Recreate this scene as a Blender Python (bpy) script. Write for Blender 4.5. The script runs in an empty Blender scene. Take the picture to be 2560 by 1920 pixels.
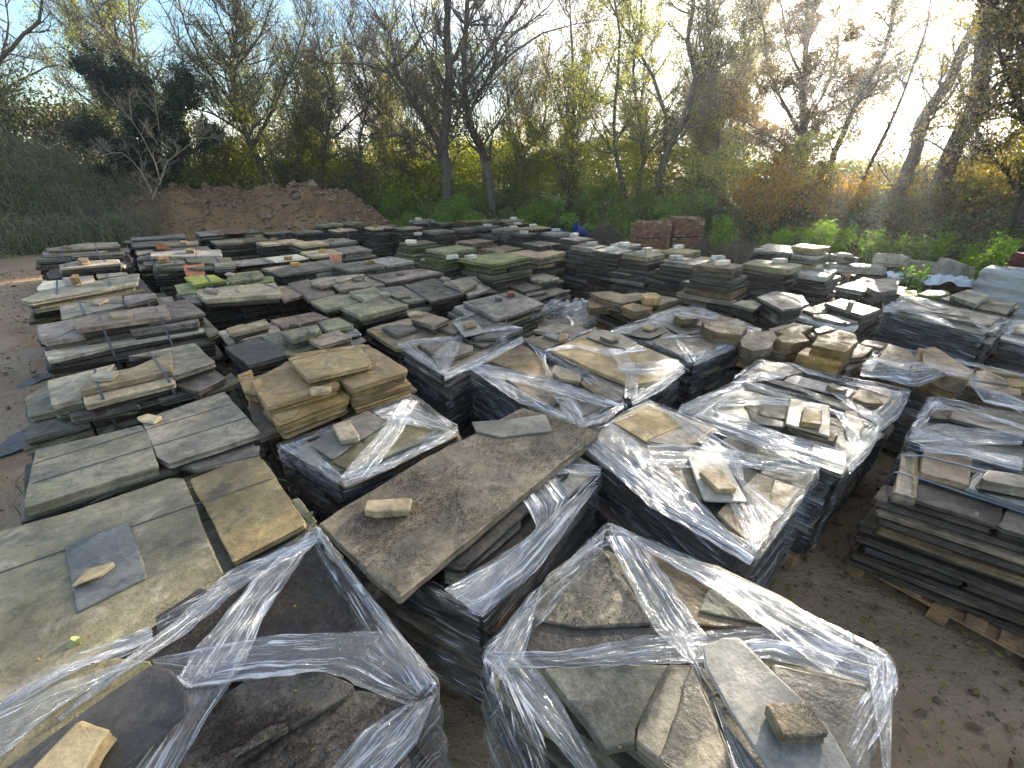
import bpy, math, random, time
import numpy as np
from mathutils import noise as mn, Vector
T0=time.time()
rnd=random.Random(7); rng=np.random.default_rng(7)
R=math.radians
scene=bpy.context.scene
col=scene.collection
# ---------------- camera, sky, sun, exposure ----------------
cam=bpy.data.cameras.new('camera'); camo=bpy.data.objects.new('camera',cam); col.objects.link(camo)
cam.sensor_width=36; cam.lens=430/1024*36; cam.clip_end=600; cam.clip_start=.05
camo.location=(0,0,2.8); camo.rotation_euler=(R(64),0,0); scene.camera=camo
SUN_AZ,SUN_EL=38.0,15.0
world=bpy.data.worlds.new('World'); scene.world=world; world.use_nodes=True
def setup_world():
    nt=world.node_tree; N=nt.nodes; Lk=nt.links; N.clear()
    out=N.new('ShaderNodeOutputWorld'); bg=N.new('ShaderNodeBackground')
    sky=N.new('ShaderNodeTexSky'); sky.sky_type='NISHITA'; sky.sun_disc=False
    sky.sun_elevation=R(SUN_EL); sky.sun_rotation=R(SUN_AZ); sky.air_density=1.0; sky.dust_density=1.2; sky.ozone_density=1.5
    tc=N.new('ShaderNodeTexCoord')
    mp=N.new('ShaderNodeMapping'); mp.inputs['Scale'].default_value=(1,1,2.2)
    nz=N.new('ShaderNodeTexNoise'); nz.inputs['Scale'].default_value=2.6; nz.inputs['Detail'].default_value=8; nz.inputs['Roughness'].default_value=.55
    Lk.new(tc.outputs['Generated'],mp.inputs[0]); Lk.new(mp.outputs[0],nz.inputs['Vector'])
    # clouds thicken toward the sun
    dot=N.new('ShaderNodeVectorMath'); dot.operation='DOT_PRODUCT'
    sd=(math.sin(R(SUN_AZ))*math.cos(R(SUN_EL)),math.cos(R(SUN_AZ))*math.cos(R(SUN_EL)),math.sin(R(SUN_EL)))
    Lk.new(tc.outputs['Generated'],dot.inputs[0]); dot.inputs[1].default_value=sd
    mr=N.new('ShaderNodeMapRange'); mr.inputs[1].default_value=.6; mr.inputs[2].default_value=1.0; mr.inputs[3].default_value=0; mr.inputs[4].default_value=.24
    Lk.new(dot.outputs['Value'],mr.inputs[0])
    ad=N.new('ShaderNodeMath'); ad.operation='ADD'; Lk.new(nz.outputs[0],ad.inputs[0]); Lk.new(mr.outputs[0],ad.inputs[1])
    cr=N.new('ShaderNodeMapRange'); cr.interpolation_type='SMOOTHSTEP'; cr.inputs[1].default_value=.50; cr.inputs[2].default_value=.68
    Lk.new(ad.outputs[0],cr.inputs[0])
    pw=N.new('ShaderNodeMath'); pw.operation='POWER'; mx=N.new('ShaderNodeMath'); mx.operation='MAXIMUM'; mx.inputs[1].default_value=0
    Lk.new(dot.outputs['Value'],mx.inputs[0]); Lk.new(mx.outputs[0],pw.inputs[0]); pw.inputs[1].default_value=28
    cb=N.new('ShaderNodeMapRange'); cb.inputs[3].default_value=4.; cb.inputs[4].default_value=20.; Lk.new(pw.outputs[0],cb.inputs[0])
    cc=N.new('ShaderNodeVectorMath'); cc.operation='SCALE'; cc.inputs[0].default_value=(1,.98,.94); Lk.new(cb.outputs[0],cc.inputs['Scale'])
    mix=N.new('ShaderNodeMix'); mix.data_type='RGBA'; Lk.new(cr.outputs[0],mix.inputs['Factor'])
    hz=N.new('ShaderNodeMix');hz.data_type='RGBA';hz.inputs['Factor'].default_value=.12;hs=N.new('ShaderNodeHueSaturation');hs.inputs['Saturation'].default_value=1.4;hs.inputs['Value'].default_value=.72;Lk.new(sky.outputs[0],hs.inputs['Color']);Lk.new(hs.outputs[0],hz.inputs['A']);hz.inputs['B'].default_value=(2.6,2.35,2.0,1);Lk.new(hz.outputs['Result'],mix.inputs['A']); Lk.new(cc.outputs[0],mix.inputs['B'])
    Lk.new(mix.outputs['Result'],bg.inputs[0]); bg.inputs[1].default_value=.13
    Lk.new(bg.outputs[0],out.inputs[0])
setup_world()
sl=bpy.data.lights.new('sun','SUN'); sl.energy=5.0; sl.angle=R(.5); sl.color=(1,.9,.74)
so=bpy.data.objects.new('sun',sl); col.objects.link(so)
so.rotation_euler=Vector((math.sin(R(SUN_AZ))*math.cos(R(SUN_EL)),math.cos(R(SUN_AZ))*math.cos(R(SUN_EL)),math.sin(R(SUN_EL)))).to_track_quat('Z','Y').to_euler()
vs=scene.view_settings; vs.view_transform='Standard'; vs.look='None'; vs.exposure=2.15; vs.gamma=1
scene.cycles.max_bounces=8; scene.cycles.transparent_max_bounces=24; scene.cycles.diffuse_bounces=3; scene.cycles.glossy_bounces=3
scene.cycles.sample_clamp_indirect=6

# ---------------- helpers ----------------
def tag(o,label=None,cat=None,group=None,kind=None):
    if label:o['label']=label
    if cat:o['category']=cat
    if group:o['group']=group
    if kind:o['kind']=kind
    return o
def link(name,me,mat=None,parent=None,loc=None):
    o=bpy.data.objects.new(name,me); col.objects.link(o)
    if mat is not None and me is not None and len(me.materials)==0: me.materials.append(mat)
    if parent is not None:o.parent=parent
    if loc is not None:o.location=loc
    return o
def empty(name,loc=(0,0,0)):
    o=bpy.data.objects.new(name,None); col.objects.link(o); o.location=loc; o.empty_display_size=.1; return o
def mesh_np(name,V,F,smooth=False,uv=None,fs=None):
    """V (n,3), F (m,k) index array or list of such arrays"""
    me=bpy.data.meshes.new(name)
    Fl=F if isinstance(F,list) else [F]
    Fl=[np.asarray(f,np.int32) for f in Fl if len(f)]
    V=np.asarray(V,np.float32)
    me.vertices.add(len(V)); me.vertices.foreach_set('co',V.ravel())
    nl=sum(f.size for f in Fl); npoly=sum(len(f) for f in Fl)
    me.loops.add(nl); me.polygons.add(npoly)
    me.loops.foreach_set('vertex_index',np.concatenate([f.ravel() for f in Fl]))
    tot=np.concatenate([np.full(len(f),f.shape[1],np.int32) for f in Fl]); st=np.zeros(npoly,np.int32); st[1:]=np.cumsum(tot)[:-1]
    me.polygons.foreach_set('loop_start',st)
    try: me.polygons.foreach_set('loop_total',tot)
    except Exception: pass
    if uv is not None:
        l=me.uv_layers.new(name='UVMap'); vi=np.concatenate([f.ravel() for f in Fl]); l.data.foreach_set('uv',np.asarray(uv,np.float32)[vi].ravel())
    if smooth is True: me.polygons.foreach_set('use_smooth',np.ones(npoly,bool))
    elif smooth is False: me.polygons.foreach_set('use_smooth',np.zeros(npoly,bool))
    else: me.polygons.foreach_set('use_smooth',smooth)
    me.update(calc_edges=True); me.validate()
    return me
class MB:
    def __init__(s): s.v=[];s.f=[];s.n=0
    def add(s,V,F):
        V=np.asarray(V,float);s.v.append(V);s.f.append(np.asarray(F)+s.n);s.n+=len(V)
    def box(s,c,d,ax=(1,0),bev=.004,rz=None):
        ux=np.array([ax[0],ax[1],0.]);ux/=np.linalg.norm(ux);uy=np.array([-ux[1],ux[0],0]);uz=np.array([0,0,1.])
        hx,hy,hz=d[0]/2,d[1]/2,d[2]/2;b=min(bev,hx*.4,hy*.4,hz*.4)
        P=[]
        for z,i in((-hz,b),(-hz+b,0),(hz-b,0),(hz,b)):
            for sx,sy in((-1,-1),(1,-1),(1,1),(-1,1)):
                P.append(np.array(c)+ux*sx*(hx-i)+uy*sy*(hy-i)+uz*z)
        F=[[0,3,2,1],[12,13,14,15]]
        for k in range(3):
            for j in range(4): F.append([k*4+j,k*4+(j+1)%4,k*4+4+(j+1)%4,k*4+4+j])
        s.add(P,F)
    def build(s,name,mat,parent=None,smooth=False,label=None):
        me=mesh_np(name,np.concatenate(s.v),np.concatenate(s.f),smooth); return link(name,me,mat,parent)
def tubes(PTS,RAD,sides):
    """PTS (n,k,3), RAD (n,k) -> V,F quads"""
    n,k,_=PTS.shape
    T=np.empty_like(PTS);T[:,1:-1]=PTS[:,2:]-PTS[:,:-2];T[:,0]=PTS[:,1]-PTS[:,0];T[:,-1]=PTS[:,-1]-PTS[:,-2]
    T/=np.linalg.norm(T,axis=2,keepdims=True)+1e-9
    ref=np.where(np.abs(T[...,2:3])>.9,np.array([1.,0,0]),np.array([0,0,1.]))
    A=np.cross(T,ref);A/=np.linalg.norm(A,axis=2,keepdims=True)+1e-9;B=np.cross(T,A)
    a=np.arange(sides)/sides*2*np.pi
    V=PTS[:,:,None,:]+RAD[:,:,None,None]*(A[:,:,None,:]*np.cos(a)[:,None]+B[:,:,None,:]*np.sin(a)[:,None])
    idx=np.arange(n*k*sides).reshape(n,k,sides)
    F=np.stack([idx[:,:-1,:],np.roll(idx,-1,2)[:,:-1,:],np.roll(idx,-1,2)[:,1:,:],idx[:,1:,:]],-1).reshape(-1,4)
    return V.reshape(-1,3),F
def resample(P,n):
    P=np.asarray(P,float);d=np.r_[0,np.cumsum(np.linalg.norm(np.diff(P,axis=0),axis=1))]
    t=np.linspace(0,d[-1],n);return np.stack([np.interp(t,d,P[:,i]) for i in range(P.shape[1])],1)
def inpoly(x,y,P):
    """vectorised"""
    P=np.asarray(P);x=np.asarray(x);y=np.asarray(y);r=np.zeros(x.shape,bool)
    x1,y1=P[:,0],P[:,1];x2,y2=np.roll(x1,-1),np.roll(y1,-1)
    for a,b,c,d in zip(x1,y1,x2,y2):
        if b==d: continue
        m=((b>y)!=(d>y))&(x<(c-a)*(y-b)/(d-b)+a); r^=m
    return r
def fnoise(n,step,seed,closed=True):
    """1-D fractal noise along n samples"""
    g=np.random.default_rng(seed);o=np.zeros(n);t=np.arange(n)*step
    for f,a in((.7,1),(1.9,.6),(4.5,.4),(11,.25)):
        ph=g.random()*6.28;L=n*step;k=max(1,round(f*L))
        m=max(4,min(n,k*2));w=g.normal(size=m);o+=a*np.interp(np.arange(n)/n*m,np.arange(m+1),np.r_[w,w[0]])
    return o*.5

# ---------------- materials ----------------
def newmat(name):
    m=bpy.data.materials.new(name); m.use_nodes=True; nt=m.node_tree; nt.nodes.clear()
    return m,nt,nt.nodes,nt.links
def ramp(N,stops,interp='LINEAR'):
    r=N.new('ShaderNodeValToRGB'); e=r.color_ramp.elements; r.color_ramp.interpolation=interp
    while len(e)>1:e.remove(e[-1])
    e[0].position=stops[0][0];e[0].color=(*stops[0][1],1) if len(stops[0][1])==3 else stops[0][1]
    for p,c in stops[1:]:
        k=e.new(p);k.color=(*c,1)
    return r
def stone(name,base,dark,pale,pf=.5,moss=None,mf=.0,rough=(.45,.85),speck=.25,bump=.5,scale=1.,crumbs=0.,n1r=(.32,.66),rv=(.72,1.25)):
    w=lambda c:(c[0]*1.12,c[1]*1.0,c[2]*.82);base,dark,pale=w(base),w(dark),w(pale)
    m,nt,N,Lk=newmat(name)
    out=N.new('ShaderNodeOutputMaterial');b=N.new('ShaderNodeBsdfPrincipled');Lk.new(b.outputs[0],out.inputs[0])
    tc=N.new('ShaderNodeTexCoord');oi=N.new('ShaderNodeObjectInfo')
    off=N.new('ShaderNodeVectorMath');off.operation='SCALE';off.inputs[0].default_value=(37,53,71);Lk.new(oi.outputs['Random'],off.inputs['Scale'])
    ad=N.new('ShaderNodeVectorMath');Lk.new(tc.outputs['Object'],ad.inputs[0]);Lk.new(off.outputs[0],ad.inputs[1])
    st=N.new('ShaderNodeVectorMath');st.operation='MULTIPLY';st.inputs[1].default_value=(1,1,5);Lk.new(ad.outputs[0],st.inputs[0])
    def nz(s,d=6,r=.6,src=ad,dist=0.):
        n=N.new('ShaderNodeTexNoise');n.inputs['Scale'].default_value=s*scale;n.inputs['Detail'].default_value=d;n.inputs['Roughness'].default_value=r;n.inputs['Distortion'].default_value=dist
        Lk.new(src.outputs[0],n.inputs['Vector']);return n
    def mr(src,a,c,lo=0,hi=1,sm=True):
        k=N.new('ShaderNodeMapRange');k.inputs[1].default_value=a;k.inputs[2].default_value=c;k.inputs[3].default_value=lo;k.inputs[4].default_value=hi
        if sm:k.interpolation_type='SMOOTHSTEP'
        Lk.new(src,k.inputs[0]);return k
    def mix(f,a,c,bt='MIX'):
        k=N.new('ShaderNodeMix');k.data_type='RGBA';k.blend_type=bt
        if isinstance(f,float):k.inputs['Factor'].default_value=f
        else:Lk.new(f,k.inputs['Factor'])
        for s,i in((a,'A'),(c,'B')):
            if isinstance(s,tuple):k.inputs[i].default_value=(*s,1)
            else:Lk.new(s,k.inputs[i])
        return k.outputs['Result']
    n1=nz(2.2,5,.6,dist=.4);n2=nz(6.5,7,.65,dist=.6);n3=nz(70,3,.7);n4=nz(17,6,.7,st)
    c=mix(mr(n1.outputs[0],*n1r).outputs[0],dark,base)
    c=mix(mr(n2.outputs[0],.60-.12*pf,.70,0,.85*min(1,pf*1.4)).outputs[0],c,pale)
    n5=nz(3.4,6,.6,dist=1.2);c=mix(mr(n5.outputs[0],.55,.66,0,.6).outputs[0],c,tuple(x*.45 for x in dark))
    if moss:
        n6=nz(3.0,8,.7,dist=.5);c=mix(mr(n6.outputs[0],.62-.25*mf,.72-.2*mf,0,.92).outputs[0],c,moss)
        n7=nz(26,4,.7);c=mix(mr(n7.outputs[0],.6,.7,0,.5*mf).outputs[0],c,tuple(min(1,x*1.8) for x in moss))
    c=mix(mr(n3.outputs[0],.45,.75,0,speck).outputs[0],c,pale)
    c=mix(mr(n4.outputs[0],.5,.72,0,.5).outputs[0],c,tuple(x*.35 for x in dark))
    n8=nz(11,8,.75,dist=.3);n9=nz(1.3,4,.6,dist=.8)
    va=N.new('ShaderNodeMath');va.operation='MULTIPLY';Lk.new(mr(n8.outputs[0],.3,.7,.72,1.3).outputs[0],va.inputs[0]);Lk.new(mr(n9.outputs[0],.35,.65,.78,1.2).outputs[0],va.inputs[1])
    sc=N.new('ShaderNodeVectorMath');sc.operation='SCALE';Lk.new(c,sc.inputs[0]);Lk.new(va.outputs[0],sc.inputs['Scale']);c=sc.outputs[0]
    vo=None
    if crumbs:
        nb=nz(2.0,3,.6);nc=nz(42,4,.8,dist=1.5)
        mu=N.new('ShaderNodeMath');mu.operation='MULTIPLY';Lk.new(mr(nb.outputs[0],.46,.6).outputs[0],mu.inputs[0]);Lk.new(mr(nc.outputs[0],.5,.56).outputs[0],mu.inputs[1])
        m2=N.new('ShaderNodeMath');m2.operation='MULTIPLY';Lk.new(mu.outputs[0],m2.inputs[0]);m2.inputs[1].default_value=crumbs
        c=mix(m2.outputs[0],c,(.022,.015,.012))
        vo=m2
    hv=N.new('ShaderNodeHueSaturation');Lk.new(c,hv.inputs['Color'])
    v=mr(oi.outputs['Random'],0,1,*rv,False);Lk.new(v.outputs[0],hv.inputs['Value'])
    sb=N.new('ShaderNodeMath');sb.operation='MULTIPLY_ADD';sb.inputs[1].default_value=7.31;sb.inputs[2].default_value=0;Lk.new(oi.outputs['Random'],sb.inputs[0])
    fr=N.new('ShaderNodeMath');fr.operation='FRACT';Lk.new(sb.outputs[0],fr.inputs[0])
    Lk.new(mr(fr.outputs[0],0,1,1-(1-rv[0])*.9,1+(rv[1]-1)*.8,False).outputs[0],hv.inputs['Saturation'])
    Lk.new(hv.outputs[0],b.inputs['Base Color'])
    Lk.new(mr(n5.outputs[0],.35,.62,rough[1],rough[0]).outputs[0],b.inputs['Roughness'])
    b.inputs['Specular IOR Level'].default_value=.45
    h=N.new('ShaderNodeMath');h.operation='MULTIPLY_ADD';h.inputs[1].default_value=.22;Lk.new(n3.outputs[0],h.inputs[0]);
    h1=N.new('ShaderNodeMath');h1.operation='MULTIPLY_ADD';h1.inputs[1].default_value=.6;Lk.new(n4.outputs[0],h1.inputs[0]);Lk.new(n2.outputs[0],h1.inputs[2]);Lk.new(h1.outputs[0],h.inputs[2])
    hh=h
    if vo is not None:
        h3=N.new('ShaderNodeMath');h3.operation='MULTIPLY_ADD';h3.inputs[1].default_value=.8;Lk.new(vo.outputs[0],h3.inputs[0]);Lk.new(h.outputs[0],h3.inputs[2]);hh=h3
    bp=N.new('ShaderNodeBump');bp.inputs['Strength'].default_value=bump;bp.inputs['Distance'].default_value=.022;Lk.new(hh.outputs[0],bp.inputs['Height']);Lk.new(bp.outputs[0],b.inputs['Normal'])
    return m

SM={
'grey':stone('stone_grey',(.21,.19,.165),(.10,.09,.08),(.38,.35,.30),.5),
'greyg':stone('stone_grey_green',(.17,.165,.12),(.08,.078,.06),(.33,.31,.23),.45,(.10,.11,.05),.35),
'greengrey':stone('stone_green_grey',(.20,.185,.135),(.10,.095,.068),(.37,.35,.24),.5,(.14,.14,.065),.3,rough=(.3,.75)),
'mossgrey':stone('stone_mossy_grey',(.15,.14,.09),(.07,.065,.045),(.28,.26,.18),.45,(.10,.105,.045),.45),
'wetgrey':stone('stone_wet_grey',(.26,.245,.215),(.15,.14,.12),(.42,.39,.34),.5,(.2,.19,.09),.15,rough=(.16,.55)),
'dark':stone('stone_dark',(.045,.037,.028),(.018,.015,.012),(.12,.1,.075),.25),  # damp dark stone, darkened further so stack sides carry shade in their colour
'dark2':stone('stone_dark_top',(.135,.12,.10),(.07,.063,.054),(.26,.235,.19),.4,rough=(.35,.8)),
'darkslab':stone('stone_charcoal',(.085,.08,.072),(.05,.047,.043),(.16,.15,.13),.3,rough=(.25,.6)),
'darkgreen':stone('stone_dark_green',(.11,.115,.085),(.06,.062,.045),(.2,.2,.14),.3,rough=(.25,.6)),
'slate':stone('stone_slate',(.075,.07,.066),(.035,.034,.034),(.15,.145,.135),.3,rough=(.3,.65)),
'slate2':stone('stone_loose_slate',(.20,.195,.18),(.12,.12,.115),(.30,.295,.28),.3,rough=(.3,.6),bump=.25),
'slateblue':stone('stone_blue_slate',(.21,.225,.225),(.13,.14,.145),(.3,.32,.32),.3,rough=(.25,.6),bump=.25),
'slateblue2':stone('stone_bluish_slate',(.19,.2,.205),(.10,.108,.112),(.29,.3,.31),.35,rough=(.25,.55),bump=.2,rv=(.92,1.08)),
'darkslate':stone('stone_dark_slate',(.115,.11,.108),(.065,.064,.066),(.19,.18,.17),.3,(.2,.15,.09),.1,rough=(.22,.5),bump=.25),
'slatepale':stone('stone_pale_slate',(.33,.315,.28),(.22,.21,.19),(.42,.4,.36),.4,rough=(.3,.6),bump=.3),
'pale':stone('stone_pale',(.36,.34,.29),(.22,.205,.17),(.52,.5,.44),.5,(.2,.2,.08),.15),
'pale2':stone('stone_pale_edge',(.42,.38,.31),(.26,.23,.18),(.58,.54,.46),.5),
'pale3':stone('stone_pale_grey',(.36,.34,.30),(.2,.19,.17),(.5,.48,.43),.5,rough=(.25,.7)),
'white':stone('stone_white',(.62,.61,.57),(.45,.44,.4),(.72,.71,.68),.5,speck=.1),
'buff':stone('stone_buff',(.33,.265,.175),(.2,.16,.105),(.44,.37,.26),.45,speck=.3),
'buffd':stone('stone_buff_dark',(.27,.225,.16),(.15,.125,.09),(.4,.35,.26),.5),
'buffpale':stone('stone_buff_pale',(.48,.405,.27),(.33,.27,.17),(.58,.5,.36),.5,rv=(.92,1.08)),
'greyyellow':stone('stone_grey_yellow',(.31,.27,.17),(.16,.14,.09),(.44,.4,.28),.5,(.14,.14,.05),.3),
'yellowgreen':stone('stone_yellow_green',(.235,.212,.135),(.13,.118,.078),(.36,.34,.27),.7,(.15,.14,.07),.3,rough=(.3,.7),speck=.1,scale=.8,rv=(.92,1.08)),
'yellowstone':stone('stone_yellow',(.25,.2,.105),(.15,.12,.062),(.34,.29,.18),.35,(.15,.13,.04),.2,rough=(.3,.7),speck=.12,rv=(.92,1.08)),
'gold':stone('stone_gold',(.33,.235,.115),(.19,.135,.065),(.43,.33,.18),.45,rough=(.35,.8),rv=(.92,1.08)),
'goldpale':stone('stone_gold_pale',(.36,.27,.135),(.22,.17,.09),(.47,.38,.24),.4,rough=(.35,.8),rv=(.92,1.08)),
'golddark':stone('stone_gold_dark',(.2,.145,.07),(.1,.075,.04),(.33,.24,.12),.4),
'sand':stone('stone_brown_sandstone',(.2,.14,.072),(.1,.07,.038),(.3,.22,.12),.4,(.13,.12,.04),.1,bump=.8,scale=1.6),
'sandpale':stone('stone_brown_sandstone_pale',(.36,.25,.12),(.2,.14,.07),(.45,.34,.19),.4,bump=.7,scale=1.6),
'brown':stone('stone_brown',(.2,.15,.095),(.1,.075,.05),(.31,.25,.17),.4,bump=.7),
'purple':stone('stone_purplish',(.235,.19,.155),(.135,.105,.09),(.36,.31,.26),.45),
'purplepale':stone('stone_purplish_pale',(.3,.25,.21),(.18,.14,.12),(.44,.4,.35),.6),
'purpledark':stone('stone_purplish_dark',(.085,.068,.055),(.04,.033,.027),(.22,.185,.155),.35),
'lichen':stone('stone_lichen',(.2,.19,.135),(.105,.1,.075),(.36,.35,.26),.75,(.19,.2,.11),.5,speck=.6),
'moss':stone('stone_moss',(.12,.125,.05),(.06,.065,.03),(.26,.26,.12),.4,(.075,.095,.028),.8),
'mossgreen':stone('stone_moss_green',(.22,.22,.13),(.11,.11,.06),(.36,.36,.23),.5,(.13,.15,.045),.6),
'brightmoss':stone('stone_bright_moss',(.25,.24,.11),(.15,.15,.07),(.38,.36,.2),.5,(.19,.225,.04),.75),
'brightmoss2':stone('stone_moss_pad',(.13,.15,.03),(.07,.08,.02),(.2,.22,.05),.4,(.12,.17,.015),1.3),
'yellowmoss':stone('stone_moss_yellow',(.3,.28,.06),(.18,.17,.04),(.4,.36,.1),.4,(.28,.27,.03),1.),
'mossdark':stone('stone_dark_mossy',(.105,.088,.07),(.05,.043,.036),(.2,.18,.14),.35,(.07,.075,.03),.35,crumbs=.9),
'brownslab':stone('stone_brown_slab',(.235,.195,.145),(.15,.122,.09),(.37,.32,.25),.45,rough=(.4,.85),crumbs=.75,rv=(.92,1.08)),
'patch':stone('stone_wet_patches',(.25,.23,.18),(.075,.068,.056),(.33,.31,.25),.4,(.15,.14,.08),.25,rough=(.3,.7),scale=.9,crumbs=.2,n1r=(.47,.53),bump=.35,rv=(.92,1.08)),
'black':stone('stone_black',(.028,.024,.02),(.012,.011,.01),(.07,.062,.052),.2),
'pitted':stone('stone_pitted',(.34,.265,.15),(.22,.16,.08),(.44,.35,.21),.4,speck=.3,bump=1.,crumbs=.9,scale=2.),
'redbrick':stone('brick_red',(.25,.11,.07),(.13,.06,.042),(.4,.24,.17),.5,scale=1.6),
'concrete':stone('concrete',(.36,.34,.3),(.22,.21,.18),(.46,.44,.4),.4,(.2,.2,.1),.2),
'clay':stone('clay_tile',(.48,.2,.115),(.36,.14,.08),(.56,.3,.2),.3,speck=.1,bump=.2),
'board':stone('brown_board',(.2,.1,.06),(.14,.07,.045),(.27,.15,.1),.3,speck=.05,bump=.1),
}
def simple(name,c,rough=.6,c2=None,scale=8,bump=.3,stretch=(1,1,1),metal=0,spec=.4):
    m,nt,N,Lk=newmat(name)
    out=N.new('ShaderNodeOutputMaterial');b=N.new('ShaderNodeBsdfPrincipled');Lk.new(b.outputs[0],out.inputs[0])
    tc=N.new('ShaderNodeTexCoord');mp=N.new('ShaderNodeMapping');mp.inputs['Scale'].default_value=stretch;Lk.new(tc.outputs['Object'],mp.inputs[0])
    n=N.new('ShaderNodeTexNoise');n.inputs['Scale'].default_value=scale;n.inputs['Detail'].default_value=6;n.inputs['Roughness'].default_value=.65;Lk.new(mp.outputs[0],n.inputs['Vector'])
    r=ramp(N,[(.35,c),(.65,c2 or tuple(x*.6 for x in c))]);Lk.new(n.outputs[0],r.inputs[0]);Lk.new(r.outputs[0],b.inputs['Base Color'])
    b.inputs['Roughness'].default_value=rough;b.inputs['Metallic'].default_value=metal;b.inputs['Specular IOR Level'].default_value=spec
    bp=N.new('ShaderNodeBump');bp.inputs['Strength'].default_value=bump;bp.inputs['Distance'].default_value=.01;Lk.new(n.outputs[0],bp.inputs['Height']);Lk.new(bp.outputs[0],b.inputs['Normal'])
    return m
M_wood=simple('pallet_wood',(.36,.2,.09),.75,(.15,.085,.045),9,.6)
M_woodd=simple('pallet_wood_dark',(.13,.085,.055),.8,(.06,.04,.03),9,.6)
M_woodr=simple('pallet_wood_red',(.2,.055,.045),.8,(.09,.035,.03),9,.5)
M_strap=simple('plastic_strap',(.045,.047,.05),.35,(.07,.072,.078),20,.1)
M_bluestrap=simple('blue_strap',(.16,.2,.25),.35,(.1,.13,.17),20,.1)
def film_mat():
    m,nt,N,Lk=newmat('stretch_film')
    out=N.new('ShaderNodeOutputMaterial')
    uv=N.new('ShaderNodeUVMap');oi=N.new('ShaderNodeObjectInfo')
    def nzm(sx,sy,d=4,r=.6,dist=0.):
        mp=N.new('ShaderNodeMapping');mp.inputs['Scale'].default_value=(sx,sy,1);Lk.new(uv.outputs[0],mp.inputs[0])
        n=N.new('ShaderNodeTexNoise');n.inputs['Scale'].default_value=1;n.inputs['Detail'].default_value=d;n.inputs['Roughness'].default_value=r;n.inputs['Distortion'].default_value=dist
        Lk.new(mp.outputs[0],n.inputs['Vector']);return n
    s1=nzm(2.6,105,5,.7,.7);s2=nzm(5,330,3,.6,.2);pt=nzm(3.,9,4,.6,.5);cr=nzm(28,34,4,.7,1.5)
    def mr(src,a,c,lo=0,hi=1):
        k=N.new('ShaderNodeMapRange');k.inputs[1].default_value=a;k.inputs[2].default_value=c;k.inputs[3].default_value=lo;k.inputs[4].default_value=hi;k.interpolation_type='SMOOTHSTEP';Lk.new(src,k.inputs[0]);return k.outputs[0]
    def ma(op,a,b):
        k=N.new('ShaderNodeMath');k.operation=op;k.use_clamp=False
        for i,s in((0,a),(1,b)):
            if isinstance(s,(int,float)):k.inputs[i].default_value=s
            else:Lk.new(s,k.inputs[i])
        return k.outputs[0]
    s0=nzm(1.3,26,4,.7,.9)
    a=ma('ADD',ma('ADD',mr(s1.outputs[0],.54,.66,0,.7),mr(s2.outputs[0],.56,.68,0,.45)),mr(s0.outputs[0],.57,.64,0,.5))
    a=ma('MULTIPLY',a,mr(pt.outputs[0],.38,.60,.10,1.2))
    a=ma('ADD',a,mr(cr.outputs[0],.64,.72,0,.35))
    sx=N.new('ShaderNodeSeparateXYZ');Lk.new(uv.outputs[0],sx.inputs[0])
    a=ma('MULTIPLY',a,mr(sx.outputs[0],60,61,1.25,1.55));a=ma('ADD',a,mr(sx.outputs[0],60,61,0,.16))
    lw=N.new('ShaderNodeLayerWeight');lw.inputs[0].default_value=.35
    a=ma('ADD',a,ma('MULTIPLY',lw.outputs['Facing'],.06))
    a=ma('MINIMUM',ma('ADD',a,.03),.95)
    hgt=ma('ADD',ma('ADD',ma('MULTIPLY',s1.outputs[0],1.),ma('MULTIPLY',s0.outputs[0],1.5)),ma('ADD',ma('MULTIPLY',s2.outputs[0],.5),ma('MULTIPLY',cr.outputs[0],.55)))
    bp=N.new('ShaderNodeBump');bp.inputs['Strength'].default_value=.9;bp.inputs['Distance'].default_value=.012;Lk.new(hgt,bp.inputs['Height'])
    g=N.new('ShaderNodeBsdfGlossy');g.inputs['Roughness'].default_value=.2;g.inputs['Color'].default_value=(.95,.97,1,1);Lk.new(bp.outputs[0],g.inputs['Normal'])
    d=N.new('ShaderNodeBsdfDiffuse');d.inputs['Color'].default_value=(.88,.9,.94,1);Lk.new(bp.outputs[0],d.inputs['Normal'])
    tl=N.new('ShaderNodeBsdfTranslucent');tl.inputs['Color'].default_value=(.85,.88,.92,1);Lk.new(bp.outputs[0],tl.inputs['Normal'])
    m1=N.new('ShaderNodeMixShader');m1.inputs[0].default_value=.45;Lk.new(d.outputs[0],m1.inputs[1]);Lk.new(tl.outputs[0],m1.inputs[2])
    m2=N.new('ShaderNodeMixShader');m2.inputs[0].default_value=.4;Lk.new(m1.outputs[0],m2.inputs[1]);Lk.new(g.outputs[0],m2.inputs[2])
    tr=N.new('ShaderNodeBsdfTransparent');tr.inputs['Color'].default_value=(.96,.965,.97,1)
    m3=N.new('ShaderNodeMixShader');Lk.new(a,m3.inputs[0]);Lk.new(tr.outputs[0],m3.inputs[1]);Lk.new(m2.outputs[0],m3.inputs[2])
    Lk.new(m3.outputs[0],out.inputs[0]);return m
M_film=film_mat()
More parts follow.
